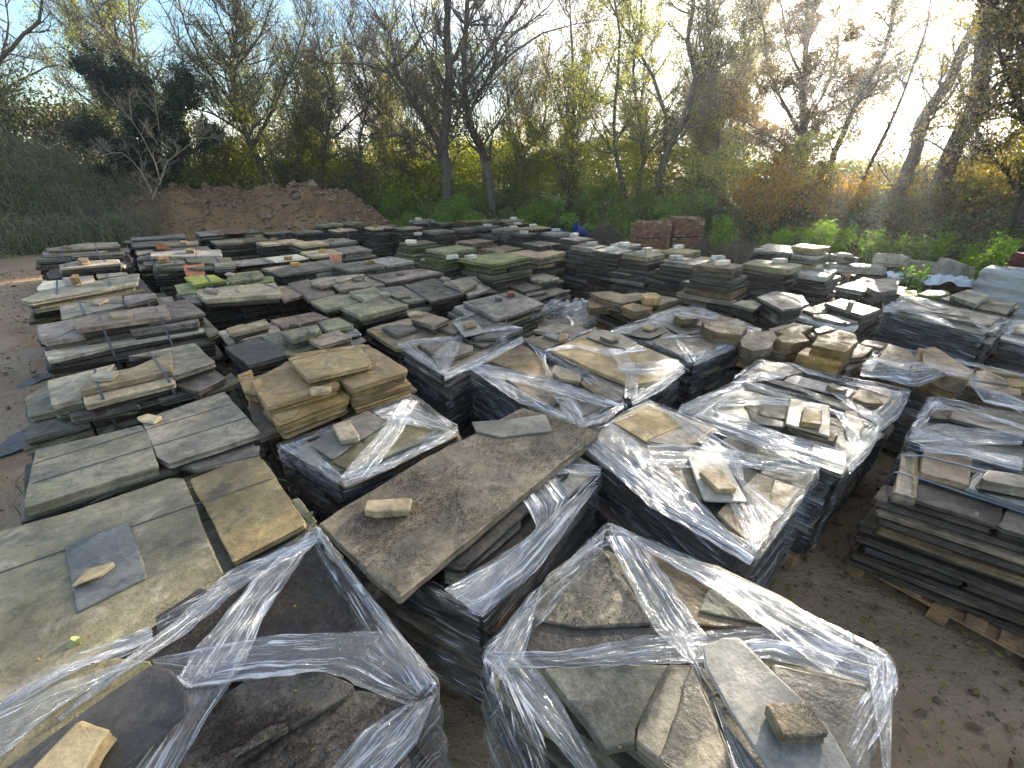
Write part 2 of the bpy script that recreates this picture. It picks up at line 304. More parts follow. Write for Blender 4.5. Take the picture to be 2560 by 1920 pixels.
def leafmat(name,cols,trans=.5,rough=.5):
    m,nt,N,Lk=newmat(name)
    out=N.new('ShaderNodeOutputMaterial');geo=N.new('ShaderNodeNewGeometry')
    k=len(cols);r=ramp(N,[(i/(k-1),c) for i,c in enumerate(cols)]);Lk.new(geo.outputs['Random Per Island'],r.inputs[0])
    at=N.new('ShaderNodeAttribute');at.attribute_name='tint';ad=N.new('ShaderNodeMath');ad.inputs[1].default_value=1.;Lk.new(at.outputs['Fac'],ad.inputs[0])
    sc=N.new('ShaderNodeVectorMath');sc.operation='SCALE';Lk.new(r.outputs[0],sc.inputs[0]);Lk.new(ad.outputs[0],sc.inputs['Scale']);r=sc
    p=N.new('ShaderNodeBsdfPrincipled');p.inputs['Roughness'].default_value=rough;p.inputs['Specular IOR Level'].default_value=.35;Lk.new(r.outputs[0],p.inputs['Base Color'])
    t=N.new('ShaderNodeBsdfTranslucent');hs=N.new('ShaderNodeHueSaturation');hs.inputs['Saturation'].default_value=1.15;hs.inputs['Value'].default_value=1.6;Lk.new(r.outputs[0],hs.inputs['Color']);Lk.new(hs.outputs[0],t.inputs['Color'])
    mx=N.new('ShaderNodeMixShader');mx.inputs[0].default_value=trans;Lk.new(p.outputs[0],mx.inputs[1]);Lk.new(t.outputs[0],mx.inputs[2]);Lk.new(mx.outputs[0],out.inputs[0]);return m
LM={
'brownleaf':leafmat('leaf_brown',[(0.118, 0.085, 0.043), (0.22, 0.127, 0.051), (0.169, 0.144, 0.051), (0.101, 0.101, 0.043)],0.55),
'redleaf':leafmat('leaf_red_brown',[(0.135, 0.085, 0.06), (0.22, 0.118, 0.075), (0.118, 0.118, 0.051)],0.55),
'yellowleaf':leafmat('leaf_yellow_green',[(0.184, 0.221, 0.037), (0.313, 0.313, 0.046), (0.129, 0.184, 0.037), (0.368, 0.313, 0.055)],0.5),
'olive':leafmat('leaf_olive',[(0.103, 0.121, 0.034), (0.172, 0.172, 0.052), (0.086, 0.103, 0.034), (0.224, 0.172, 0.052)],0.55),
'darkolive':leafmat('leaf_dark_olive',[(0.049, 0.063, 0.028), (0.084, 0.098, 0.042), (0.07, 0.07, 0.035)],0.55),
'goldleaf':leafmat('leaf_gold_green',[(0.126, 0.126, 0.028), (0.238, 0.182, 0.042), (0.084, 0.112, 0.028), (0.308, 0.21, 0.042)],0.58),
'greyleaf':leafmat('leaf_grey_green',[(0.142, 0.161, 0.085), (0.208, 0.227, 0.132), (0.113, 0.132, 0.057), (0.246, 0.236, 0.095)],0.55),
'darkgreen':leafmat('leaf_ivy',[(.018,.032,.016),(.03,.05,.025),(.025,.035,.02)],.15,.4),
'bramble':leafmat('leaf_bramble',[(0.081, 0.132, 0.041), (0.143, 0.203, 0.051), (0.203, 0.264, 0.061), (0.181, 0.173, 0.071), (0.283, 0.243, 0.102)],0.5),
'undergrowth':leafmat('leaf_undergrowth',[(0.111, 0.199, 0.044), (0.199, 0.332, 0.056), (0.133, 0.155, 0.056), (0.265, 0.376, 0.066)],0.5),
'ivyground':leafmat('leaf_ivy_ground',[(0.054, 0.081, 0.033), (0.099, 0.135, 0.054), (0.144, 0.153, 0.063), (0.072, 0.072, 0.036)],0.5),
'orange':leafmat('leaf_orange',[(.40,.19,.03),(.48,.28,.04),(.28,.13,.04),(.42,.32,.06),(.2,.16,.05)],.5),
'fresh':leafmat('leaf_fresh',[(.12,.2,.03),(.18,.28,.04),(.1,.17,.04)],.5),
'leafgreen':leafmat('leaf_fallen',[(.33,.36,.14),(.36,.38,.16)],.2),
'litter':leafmat('leaf_litter',[(.13,.08,.035),(.2,.15,.05),(.25,.22,.05),(.09,.06,.03)],.2),
}
BK={'darkbark':simple('bark_dark',(.06,.052,.04),.9,(.028,.024,.02),14,.8,(1,1,.35)),'bark':simple('bark',(.13,.115,.085),.9,(.06,.052,.04),14,.8,(1,1,.35)),'palebark':simple('bark_pale',(.36,.3,.2),.8,(.22,.18,.12),14,.4,(1,1,.35))}
def ground_mat(name,c1,c2,c3,wet=False):
    m,nt,N,Lk=newmat(name)
    out=N.new('ShaderNodeOutputMaterial');b=N.new('ShaderNodeBsdfPrincipled');Lk.new(b.outputs[0],out.inputs[0])
    tc=N.new('ShaderNodeTexCoord')
    def nz(s,d=7,r=.65):
        n=N.new('ShaderNodeTexNoise');n.inputs['Scale'].default_value=s;n.inputs['Detail'].default_value=d;n.inputs['Roughness'].default_value=r;Lk.new(tc.outputs['Object'],n.inputs['Vector']);return n
    n1=nz(.7);n2=nz(6);n3=nz(38,5,.7)
    r1=ramp(N,[(.35,c1),(.65,c2)]);Lk.new(n1.outputs[0],r1.inputs[0])
    mx=N.new('ShaderNodeMix');mx.data_type='RGBA';r2=ramp(N,[(.45,(0,0,0)),(.68,(1,1,1))]);Lk.new(n2.outputs[0],r2.inputs[0])
    Lk.new(r2.outputs[0],mx.inputs['Factor']);Lk.new(r1.outputs[0],mx.inputs['A']);mx.inputs['B'].default_value=(*c3,1)
    v=N.new('ShaderNodeTexVoronoi');v.inputs['Scale'].default_value=24;v.feature='F1';Lk.new(tc.outputs['Object'],v.inputs['Vector'])
    pr=ramp(N,[(.0,(1,1,1)),(.17,(1,1,1)),(.23,(0,0,0))]);Lk.new(v.outputs['Distance'],pr.inputs[0])
    sel=N.new('ShaderNodeSeparateColor');Lk.new(v.outputs['Color'],sel.inputs[0])
    gt=N.new('ShaderNodeMath');gt.operation='GREATER_THAN';gt.inputs[1].default_value=.6;Lk.new(sel.outputs[0],gt.inputs[0])
    mu=N.new('ShaderNodeMath');mu.operation='MULTIPLY';Lk.new(pr.outputs[0],mu.inputs[0]);Lk.new(gt.outputs[0],mu.inputs[1])
    m2=N.new('ShaderNodeMix');m2.data_type='RGBA';Lk.new(mu.outputs[0],m2.inputs['Factor']);Lk.new(mx.outputs['Result'],m2.inputs['A'])
    rc=ramp(N,[(0,(.2,.13,.085)),(.5,(.3,.23,.16)),(1,(.14,.1,.08))]);Lk.new(sel.outputs[1],rc.inputs[0]);Lk.new(rc.outputs[0],m2.inputs['B'])
    Lk.new(m2.outputs['Result'],b.inputs['Base Color'])
    rr=ramp(N,[(.4,(.9,.9,.9)),(.62,(.3,.3,.3) if wet else (.75,.75,.75))]);Lk.new(n1.outputs[0],rr.inputs[0]);Lk.new(rr.outputs[0],b.inputs['Roughness'])
    a1=N.new('ShaderNodeMath');a1.operation='MULTIPLY_ADD';a1.inputs[1].default_value=.35;Lk.new(n3.outputs[0],a1.inputs[0]);Lk.new(n2.outputs[0],a1.inputs[2])
    a2=N.new('ShaderNodeMath');a2.operation='MULTIPLY_ADD';a2.inputs[1].default_value=.3;Lk.new(mu.outputs[0],a2.inputs[0]);Lk.new(a1.outputs[0],a2.inputs[2])
    bp=N.new('ShaderNodeBump');bp.inputs['Strength'].default_value=1.;bp.inputs['Distance'].default_value=.06;Lk.new(a2.outputs[0],bp.inputs['Height']);Lk.new(bp.outputs[0],b.inputs['Normal'])
    return m
M_mud=ground_mat('mud',(.26,.16,.085),(.44,.30,.175),(.35,.22,.12),True)
M_clod=simple('soil_clod',(.30,.2,.13),.9,(.15,.09,.055),9,.6)
M_soil=ground_mat('red_soil',(.15,.078,.032),(.32,.18,.075),(.2,.105,.042))
def brick_mat():
    m,nt,N,Lk=newmat('brick_old');o=N.new('ShaderNodeOutputMaterial');p=N.new('ShaderNodeBsdfPrincipled');Lk.new(p.outputs[0],o.inputs[0]);g=N.new('ShaderNodeNewGeometry')
    r=ramp(N,[(0,(.17,.08,.04)),(.4,(.32,.14,.065)),(.75,(.24,.12,.065)),(.9,(.4,.2,.13)),(1,(.42,.33,.26))]);Lk.new(g.outputs['Random Per Island'],r.inputs[0]);Lk.new(r.outputs[0],p.inputs['Base Color']);p.inputs['Roughness'].default_value=.9;return m
M_brick=brick_mat()
M_bank=ground_mat('bank_soil',(.07,.055,.035),(.11,.09,.05),(.06,.06,.03))
STACKS=[
{'k': 's1', 'label': 'film wrapped pallet of dark mossy slabs in the bottom left corner of the photo', 'group': 'pallets of stone wrapped in clear film', 'kind': 'wrap', 'z': 1.02, 'mats': ['dark', 'brown'], 'st': [], 'lay': (0.05,0.08), 'foot': [(-1.085,1.798),(-0.288,0.984),(-0.609,0.556),(-1.63,0.436),(-2.063,0.796),(-1.913,0.919),(-1.574,1.22)], 'sl': [([(-1.637,1.292),(-1.461,1.527),(-1.061,1.728),(-0.595,1.257),(-0.374,1.027),(-0.616,1.018),(-1.444,1.018),(-1.821,0.776),(-1.967,0.709),(-2.07,0.82),(-1.57,1.211)],1.0,0.06, 'dark'),([(-1.107,0.899),(-1.019,0.984),(-0.75,1.018),(-0.599,0.966),(-0.621,0.923),(-0.778,0.829),(-0.907,0.724),(-0.911,0.625),(-1.085,0.625)],1.06,0.06, 'mossdark'),([(-0.782,0.843),(-0.595,0.97),(-0.354,0.939),(-0.395,0.874),(-0.592,0.71),(-0.667,0.607),(-0.856,0.607),(-0.89,0.736)],1.03,0.06, 'mossdark'),([(-2.02,0.776),(-1.792,0.999),(-1.607,1.074),(-1.438,1.059),(-1.465,0.904),(-1.586,0.629),(-1.743,0.547)],1.05,0.05, 'mossgrey')], 'bd': [([(-1.046,1.749),(-1.411,1.521),(-1.52,1.135),(-1.604,0.845)],[(-1.063,1.646),(-1.285,1.435),(-1.443,1.094),(-1.602,0.853)]),([(-1.114,1.767),(-1.253,1.463),(-1.317,1.114),(-1.286,0.689)],[(-1.074,1.598),(-1.104,1.268),(-1.066,0.963),(-1.08,0.689)]),([(-1.462,1.079),(-1.028,1.183),(-0.551,1.201),(-0.319,0.99)],[(-1.438,1.059),(-1.234,0.963),(-1.029,0.997),(-0.74,1.012),(-0.538,0.946),(-0.39,0.904)]),([(-1.872,0.896),(-1.767,1.054),(-1.555,1.205)],[(-1.834,0.86),(-1.705,1.008),(-1.522,1.161)]),([(-2.021,0.797),(-1.834,0.86),(-1.705,0.972),(-1.45,1.069)],[(-1.889,0.689),(-1.692,0.728),(-1.658,0.834),(-1.591,0.954)]),([(-0.39,0.904),(-0.52,0.826),(-0.615,0.677)],[(-0.285,0.95),(-0.324,0.797),(-0.451,0.652)]),([(-1.073,1.749),(-0.657,1.305),(-0.354,0.999)],[(-0.989,1.688),(-0.576,1.292),(-0.283,0.972)])]},
{'k': 's2', 'label': 'large film wrapped pallet of grey paving beside the bare ground at the bottom right', 'group': 'pallets of stone wrapped in clear film', 'kind': 'wrap', 'z': 1.02, 'mats': ['greyg', 'dark', 'grey'], 'st': [], 'lay': (0.05,0.08), 'foot': [(0.547,1.84),(1.55,1.102),(1.476,0.982),(0.883,0.487),(0.157,0.573),(-0.12,1.102)], 'sl': [([(0.177,1.519),(0.441,1.721),(0.497,1.664),(0.63,1.253),(0.284,1.233),(0.075,1.283)],1.0,0.05, 'patch'),([(0.075,1.283),(0.296,1.314),(0.786,1.243),(0.798,1.09),(0.145,1.081),(0.053,1.15)],0.985,0.05, 'dark'),([(0.681,1.692),(1.067,1.576),(1.126,1.434),(1.137,1.214),(0.787,1.253)],1.0,0.05, 'brown'),([(1.053,1.561),(1.31,1.359),(1.422,1.198),(1.124,1.246),(0.843,1.306)],1.01,0.05, 'greyg'),([(0.124,1.046),(0.635,1.058),(0.442,0.832),(0.431,0.789),(0.319,0.768),(0.287,0.832)],1.03,0.06, 'greyg'),([(0.629,1.051),(0.737,1.051),(0.739,0.664),(0.561,0.664),(0.429,0.792),(0.446,0.829)],1.05,0.06, 'patch'),([(1.046,1.063),(1.373,0.984),(1.302,0.838),(1.145,0.651),(1.086,0.651),(0.988,0.954)],1.03,0.06, 'patch')], 'bd': [([(0.509,1.747),(0.612,1.218),(0.751,0.965),(0.848,0.658)],[(0.689,1.747),(0.831,1.18),(0.76,1.027),(0.716,0.658)]),([(-0.102,1.109),(0.213,1.109),(0.575,1.18),(1.128,1.223),(1.531,1.092)],[(-0.083,1.051),(0.206,1.038),(0.703,1.051),(1.052,1.083),(1.358,0.973)]),([(0.61,1.793),(1.034,1.526),(1.445,1.162)],[(0.706,1.645),(1.006,1.35),(1.24,1.011)]),([(-0.118,1.092),(0.077,1.372),(0.518,1.793)],[(0.05,1.083),(0.15,1.441),(0.483,1.674)]),([(-0.117,1.075),(0.061,0.895),(0.257,0.664)],[(0.051,1.092),(0.172,0.944),(0.301,0.684)]),([(1.446,1.092),(1.341,0.929),(1.218,0.711)],[(1.532,1.083),(1.426,0.929),(1.241,0.711)])]},
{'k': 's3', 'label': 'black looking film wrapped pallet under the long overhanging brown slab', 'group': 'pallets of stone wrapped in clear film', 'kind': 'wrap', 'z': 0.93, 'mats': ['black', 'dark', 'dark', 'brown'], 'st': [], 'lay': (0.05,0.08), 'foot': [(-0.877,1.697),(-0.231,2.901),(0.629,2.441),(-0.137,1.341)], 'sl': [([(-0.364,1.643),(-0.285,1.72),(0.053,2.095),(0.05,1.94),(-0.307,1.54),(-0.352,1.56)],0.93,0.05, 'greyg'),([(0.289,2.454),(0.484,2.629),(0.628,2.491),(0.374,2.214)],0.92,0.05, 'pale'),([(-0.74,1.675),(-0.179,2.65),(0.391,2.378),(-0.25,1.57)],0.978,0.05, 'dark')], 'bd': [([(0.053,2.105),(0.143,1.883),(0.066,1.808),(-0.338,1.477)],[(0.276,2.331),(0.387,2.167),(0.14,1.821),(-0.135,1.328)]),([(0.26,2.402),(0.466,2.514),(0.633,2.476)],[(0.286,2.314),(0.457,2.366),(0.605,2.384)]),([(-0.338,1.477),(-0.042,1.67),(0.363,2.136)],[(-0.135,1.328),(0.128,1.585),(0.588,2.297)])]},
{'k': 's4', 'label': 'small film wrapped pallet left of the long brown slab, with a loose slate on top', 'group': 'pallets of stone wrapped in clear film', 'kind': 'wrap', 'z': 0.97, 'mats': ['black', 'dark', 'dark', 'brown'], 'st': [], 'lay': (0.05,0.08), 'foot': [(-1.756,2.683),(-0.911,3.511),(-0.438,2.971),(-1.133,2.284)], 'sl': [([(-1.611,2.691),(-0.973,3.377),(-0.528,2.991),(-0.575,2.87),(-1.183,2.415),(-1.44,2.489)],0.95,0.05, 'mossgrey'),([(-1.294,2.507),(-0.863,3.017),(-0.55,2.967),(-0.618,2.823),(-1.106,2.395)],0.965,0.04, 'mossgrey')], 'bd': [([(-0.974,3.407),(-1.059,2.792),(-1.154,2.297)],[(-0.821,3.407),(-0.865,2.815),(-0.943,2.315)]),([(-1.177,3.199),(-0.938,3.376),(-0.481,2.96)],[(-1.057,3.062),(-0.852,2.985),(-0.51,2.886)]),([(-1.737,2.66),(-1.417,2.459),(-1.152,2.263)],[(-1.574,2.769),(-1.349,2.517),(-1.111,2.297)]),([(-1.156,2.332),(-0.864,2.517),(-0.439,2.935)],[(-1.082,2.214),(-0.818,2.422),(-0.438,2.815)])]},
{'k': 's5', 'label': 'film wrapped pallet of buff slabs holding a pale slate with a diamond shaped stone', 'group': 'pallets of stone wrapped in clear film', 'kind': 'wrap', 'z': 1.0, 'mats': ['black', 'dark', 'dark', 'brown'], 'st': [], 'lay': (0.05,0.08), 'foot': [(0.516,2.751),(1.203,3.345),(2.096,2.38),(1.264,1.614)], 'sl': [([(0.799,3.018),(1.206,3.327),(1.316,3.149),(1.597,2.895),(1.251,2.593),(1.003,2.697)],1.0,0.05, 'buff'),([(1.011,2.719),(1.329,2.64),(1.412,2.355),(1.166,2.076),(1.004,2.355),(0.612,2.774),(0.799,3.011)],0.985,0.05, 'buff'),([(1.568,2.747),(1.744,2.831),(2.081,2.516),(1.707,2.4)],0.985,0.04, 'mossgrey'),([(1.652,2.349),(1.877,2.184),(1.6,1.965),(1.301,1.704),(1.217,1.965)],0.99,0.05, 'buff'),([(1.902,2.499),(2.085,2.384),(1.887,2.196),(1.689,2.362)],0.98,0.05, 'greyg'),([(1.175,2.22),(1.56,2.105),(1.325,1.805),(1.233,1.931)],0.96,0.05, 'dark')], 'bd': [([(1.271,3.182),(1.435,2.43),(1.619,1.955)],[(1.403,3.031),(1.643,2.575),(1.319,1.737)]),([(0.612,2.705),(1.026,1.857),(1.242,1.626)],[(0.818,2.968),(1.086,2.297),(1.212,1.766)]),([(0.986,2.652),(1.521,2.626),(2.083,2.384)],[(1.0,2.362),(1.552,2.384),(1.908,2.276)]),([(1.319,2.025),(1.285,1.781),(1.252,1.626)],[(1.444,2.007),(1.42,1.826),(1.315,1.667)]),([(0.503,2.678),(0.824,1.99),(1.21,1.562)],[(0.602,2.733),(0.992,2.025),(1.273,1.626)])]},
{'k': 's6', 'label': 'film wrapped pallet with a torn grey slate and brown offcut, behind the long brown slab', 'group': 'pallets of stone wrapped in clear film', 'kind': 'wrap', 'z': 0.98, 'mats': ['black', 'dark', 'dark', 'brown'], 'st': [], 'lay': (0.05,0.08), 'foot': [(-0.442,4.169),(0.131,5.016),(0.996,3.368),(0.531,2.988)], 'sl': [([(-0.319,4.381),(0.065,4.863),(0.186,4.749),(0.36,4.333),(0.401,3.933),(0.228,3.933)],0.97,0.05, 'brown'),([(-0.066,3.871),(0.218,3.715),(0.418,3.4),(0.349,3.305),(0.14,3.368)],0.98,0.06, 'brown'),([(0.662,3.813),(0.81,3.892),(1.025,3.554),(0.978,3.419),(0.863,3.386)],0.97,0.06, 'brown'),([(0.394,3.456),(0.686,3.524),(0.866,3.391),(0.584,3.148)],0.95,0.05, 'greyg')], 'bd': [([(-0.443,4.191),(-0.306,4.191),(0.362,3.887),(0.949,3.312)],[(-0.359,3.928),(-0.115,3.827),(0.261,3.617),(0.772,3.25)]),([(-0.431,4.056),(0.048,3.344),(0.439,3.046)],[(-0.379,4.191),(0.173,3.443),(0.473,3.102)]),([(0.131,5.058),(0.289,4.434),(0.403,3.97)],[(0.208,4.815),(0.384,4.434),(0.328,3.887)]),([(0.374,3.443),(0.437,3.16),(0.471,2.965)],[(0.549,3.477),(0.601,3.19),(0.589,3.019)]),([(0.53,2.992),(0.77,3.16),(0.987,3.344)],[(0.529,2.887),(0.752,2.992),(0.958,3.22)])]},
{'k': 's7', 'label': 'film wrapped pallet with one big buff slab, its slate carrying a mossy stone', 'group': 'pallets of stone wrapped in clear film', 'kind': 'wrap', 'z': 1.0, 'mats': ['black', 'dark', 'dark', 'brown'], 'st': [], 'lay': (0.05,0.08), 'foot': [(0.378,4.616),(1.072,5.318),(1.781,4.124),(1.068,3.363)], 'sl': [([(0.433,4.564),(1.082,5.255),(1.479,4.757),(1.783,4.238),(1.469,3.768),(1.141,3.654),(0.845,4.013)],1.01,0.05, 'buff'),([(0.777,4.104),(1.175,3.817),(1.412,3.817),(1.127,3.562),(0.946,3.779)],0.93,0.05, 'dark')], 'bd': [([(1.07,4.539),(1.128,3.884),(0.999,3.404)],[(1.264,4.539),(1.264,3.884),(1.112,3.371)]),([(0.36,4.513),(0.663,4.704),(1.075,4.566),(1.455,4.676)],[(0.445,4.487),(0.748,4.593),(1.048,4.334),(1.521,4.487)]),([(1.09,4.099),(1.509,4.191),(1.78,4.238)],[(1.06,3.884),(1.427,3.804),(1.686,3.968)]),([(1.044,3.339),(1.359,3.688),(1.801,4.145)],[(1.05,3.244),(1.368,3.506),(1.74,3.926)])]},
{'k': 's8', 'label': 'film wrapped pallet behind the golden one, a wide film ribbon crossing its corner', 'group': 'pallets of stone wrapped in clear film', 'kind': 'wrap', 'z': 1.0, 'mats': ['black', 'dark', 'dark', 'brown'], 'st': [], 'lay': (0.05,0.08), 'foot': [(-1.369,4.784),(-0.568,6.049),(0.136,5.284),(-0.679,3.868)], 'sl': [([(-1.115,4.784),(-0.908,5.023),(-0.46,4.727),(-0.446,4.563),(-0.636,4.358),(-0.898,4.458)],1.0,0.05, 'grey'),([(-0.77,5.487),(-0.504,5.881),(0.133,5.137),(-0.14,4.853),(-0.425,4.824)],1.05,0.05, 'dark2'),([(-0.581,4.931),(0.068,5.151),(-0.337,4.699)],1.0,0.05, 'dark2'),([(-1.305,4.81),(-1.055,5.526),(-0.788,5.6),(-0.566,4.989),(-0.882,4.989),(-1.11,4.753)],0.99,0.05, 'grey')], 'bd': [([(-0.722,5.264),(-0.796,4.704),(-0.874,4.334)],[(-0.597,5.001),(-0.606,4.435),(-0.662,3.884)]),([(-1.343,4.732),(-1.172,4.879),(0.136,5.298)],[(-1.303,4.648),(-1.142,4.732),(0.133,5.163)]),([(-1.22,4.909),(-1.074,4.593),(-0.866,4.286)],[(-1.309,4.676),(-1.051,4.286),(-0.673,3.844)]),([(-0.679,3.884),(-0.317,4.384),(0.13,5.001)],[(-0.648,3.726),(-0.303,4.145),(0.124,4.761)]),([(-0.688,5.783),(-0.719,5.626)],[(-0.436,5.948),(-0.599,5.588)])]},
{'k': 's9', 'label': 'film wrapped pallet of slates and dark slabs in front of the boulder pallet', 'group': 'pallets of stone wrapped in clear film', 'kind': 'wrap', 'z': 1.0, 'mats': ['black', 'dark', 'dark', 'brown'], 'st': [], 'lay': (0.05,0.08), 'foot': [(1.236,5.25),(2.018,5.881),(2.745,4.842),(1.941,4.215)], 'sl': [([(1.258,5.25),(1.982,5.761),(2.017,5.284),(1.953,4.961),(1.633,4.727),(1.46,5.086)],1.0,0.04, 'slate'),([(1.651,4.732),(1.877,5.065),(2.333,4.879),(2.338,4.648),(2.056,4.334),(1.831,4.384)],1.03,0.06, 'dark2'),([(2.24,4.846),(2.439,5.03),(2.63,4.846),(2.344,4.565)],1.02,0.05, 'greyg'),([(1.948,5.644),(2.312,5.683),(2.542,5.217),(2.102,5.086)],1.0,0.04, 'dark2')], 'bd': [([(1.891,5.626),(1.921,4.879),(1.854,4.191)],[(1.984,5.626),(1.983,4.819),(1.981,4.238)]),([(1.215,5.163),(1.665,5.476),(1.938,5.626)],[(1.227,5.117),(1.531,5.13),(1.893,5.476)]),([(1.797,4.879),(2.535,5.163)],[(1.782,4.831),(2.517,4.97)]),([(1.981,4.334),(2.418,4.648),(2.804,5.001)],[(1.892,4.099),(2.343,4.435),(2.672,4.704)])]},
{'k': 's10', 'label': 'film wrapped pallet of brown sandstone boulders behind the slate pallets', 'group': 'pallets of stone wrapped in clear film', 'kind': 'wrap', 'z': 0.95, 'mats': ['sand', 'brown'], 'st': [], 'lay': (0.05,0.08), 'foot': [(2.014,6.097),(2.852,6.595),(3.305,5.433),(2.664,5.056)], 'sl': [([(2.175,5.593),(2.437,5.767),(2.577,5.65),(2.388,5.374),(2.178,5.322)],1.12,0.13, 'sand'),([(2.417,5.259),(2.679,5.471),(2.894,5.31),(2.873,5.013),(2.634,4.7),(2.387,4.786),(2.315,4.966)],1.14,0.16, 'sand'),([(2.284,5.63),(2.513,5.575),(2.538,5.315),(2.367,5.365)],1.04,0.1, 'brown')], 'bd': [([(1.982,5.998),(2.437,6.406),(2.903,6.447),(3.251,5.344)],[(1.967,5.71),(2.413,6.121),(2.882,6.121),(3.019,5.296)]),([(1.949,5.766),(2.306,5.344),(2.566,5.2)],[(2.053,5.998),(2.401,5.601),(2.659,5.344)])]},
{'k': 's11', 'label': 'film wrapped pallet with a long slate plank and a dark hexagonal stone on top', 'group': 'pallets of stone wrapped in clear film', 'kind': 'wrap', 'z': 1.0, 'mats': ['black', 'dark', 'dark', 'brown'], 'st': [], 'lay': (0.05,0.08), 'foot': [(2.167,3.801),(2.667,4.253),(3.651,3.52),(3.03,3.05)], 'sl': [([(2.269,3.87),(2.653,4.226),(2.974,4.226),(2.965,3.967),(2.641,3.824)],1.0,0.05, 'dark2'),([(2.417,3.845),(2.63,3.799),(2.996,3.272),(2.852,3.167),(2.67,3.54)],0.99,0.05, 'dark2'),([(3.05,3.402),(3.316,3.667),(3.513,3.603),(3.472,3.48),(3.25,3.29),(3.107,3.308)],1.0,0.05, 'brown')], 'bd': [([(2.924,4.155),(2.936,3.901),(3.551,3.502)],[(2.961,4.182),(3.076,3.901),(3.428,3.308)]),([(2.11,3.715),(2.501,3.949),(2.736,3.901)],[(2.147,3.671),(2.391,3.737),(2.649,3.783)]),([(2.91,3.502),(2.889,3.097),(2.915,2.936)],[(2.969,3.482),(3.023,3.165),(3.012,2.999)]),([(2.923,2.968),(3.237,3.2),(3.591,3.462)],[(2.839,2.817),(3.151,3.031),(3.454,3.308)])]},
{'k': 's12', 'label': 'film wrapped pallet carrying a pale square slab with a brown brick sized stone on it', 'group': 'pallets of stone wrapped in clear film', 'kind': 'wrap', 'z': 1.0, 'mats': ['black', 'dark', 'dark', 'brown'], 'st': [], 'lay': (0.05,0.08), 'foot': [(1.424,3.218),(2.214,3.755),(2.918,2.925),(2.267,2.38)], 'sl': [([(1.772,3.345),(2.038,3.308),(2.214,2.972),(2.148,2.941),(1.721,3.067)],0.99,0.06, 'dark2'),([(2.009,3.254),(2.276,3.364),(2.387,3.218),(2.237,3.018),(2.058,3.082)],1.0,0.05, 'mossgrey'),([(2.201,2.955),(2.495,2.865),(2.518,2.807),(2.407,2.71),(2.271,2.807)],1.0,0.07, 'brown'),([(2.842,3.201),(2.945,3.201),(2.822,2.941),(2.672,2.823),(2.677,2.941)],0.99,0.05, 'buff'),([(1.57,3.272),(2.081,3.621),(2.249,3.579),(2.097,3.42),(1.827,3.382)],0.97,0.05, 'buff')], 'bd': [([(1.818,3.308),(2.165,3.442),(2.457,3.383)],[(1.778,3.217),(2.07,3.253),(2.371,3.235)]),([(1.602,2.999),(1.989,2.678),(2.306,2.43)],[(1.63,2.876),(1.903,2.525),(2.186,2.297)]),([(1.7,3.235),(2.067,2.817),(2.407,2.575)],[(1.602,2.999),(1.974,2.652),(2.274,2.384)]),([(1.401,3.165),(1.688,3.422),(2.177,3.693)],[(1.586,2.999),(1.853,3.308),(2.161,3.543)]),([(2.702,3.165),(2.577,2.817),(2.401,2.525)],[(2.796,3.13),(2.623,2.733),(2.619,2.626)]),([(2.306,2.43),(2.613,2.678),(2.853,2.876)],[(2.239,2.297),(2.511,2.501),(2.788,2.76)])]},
{'k': 's13', 'label': 'tall bluish film wrapped pallet of thin slates, second from the right edge in its row', 'group': 'pallets of stone wrapped in clear film', 'kind': 'wrap', 'z': 1.08, 'mats': ['dark', 'slate'], 'st': [], 'lay': (0.03,0.05), 'foot': [(5.358,6.069),(6.166,6.666),(6.57,5.476),(5.774,4.923)], 'sl': [([(5.461,6.075),(6.052,6.483),(6.291,6.398),(6.099,5.508),(5.91,5.641)],1.1,0.04, 'grey'),([(5.655,5.993),(6.295,6.146),(6.563,5.573),(6.035,5.201),(5.797,5.508)],1.08,0.05, 'dark2'),([(5.902,6.36),(6.158,6.402),(6.132,5.889),(5.862,5.816)],1.11,0.03, 'pale')], 'bd': [([(5.323,6.039),(5.725,6.277),(5.696,5.412)],[(5.106,5.745),(5.456,5.816),(5.459,5.054)]),([(6.048,5.541),(5.841,5.168),(5.674,4.889)],[(6.102,5.476),(5.932,5.168),(5.835,4.998)]),([(6.058,6.576),(6.195,6.445),(6.124,5.926)],[(5.902,6.36),(6.017,6.236),(5.984,5.816)])]},
{'k': 's14', 'label': 'bluish film wrapped pallet cut by the right edge, beside the tall slate one', 'group': 'pallets of stone wrapped in clear film', 'kind': 'wrap', 'z': 1.0, 'mats': ['dark', 'slate'], 'st': [], 'lay': (0.03,0.05), 'foot': [(6.154,5.152),(6.871,5.697),(7.252,5.382),(6.31,4.643)], 'sl': [([(6.36,5.208),(6.835,5.568),(7.022,5.265),(6.443,4.836)],1.0,0.05, 'dark2')], 'bd': [([(6.162,5.121),(6.866,5.668),(7.165,5.668)],[(6.178,5.066),(6.591,5.352),(6.886,5.413)]),([(6.069,5.066),(6.153,4.906),(6.281,4.706)],[(5.906,4.906),(5.94,4.706),(5.971,4.431)])]},
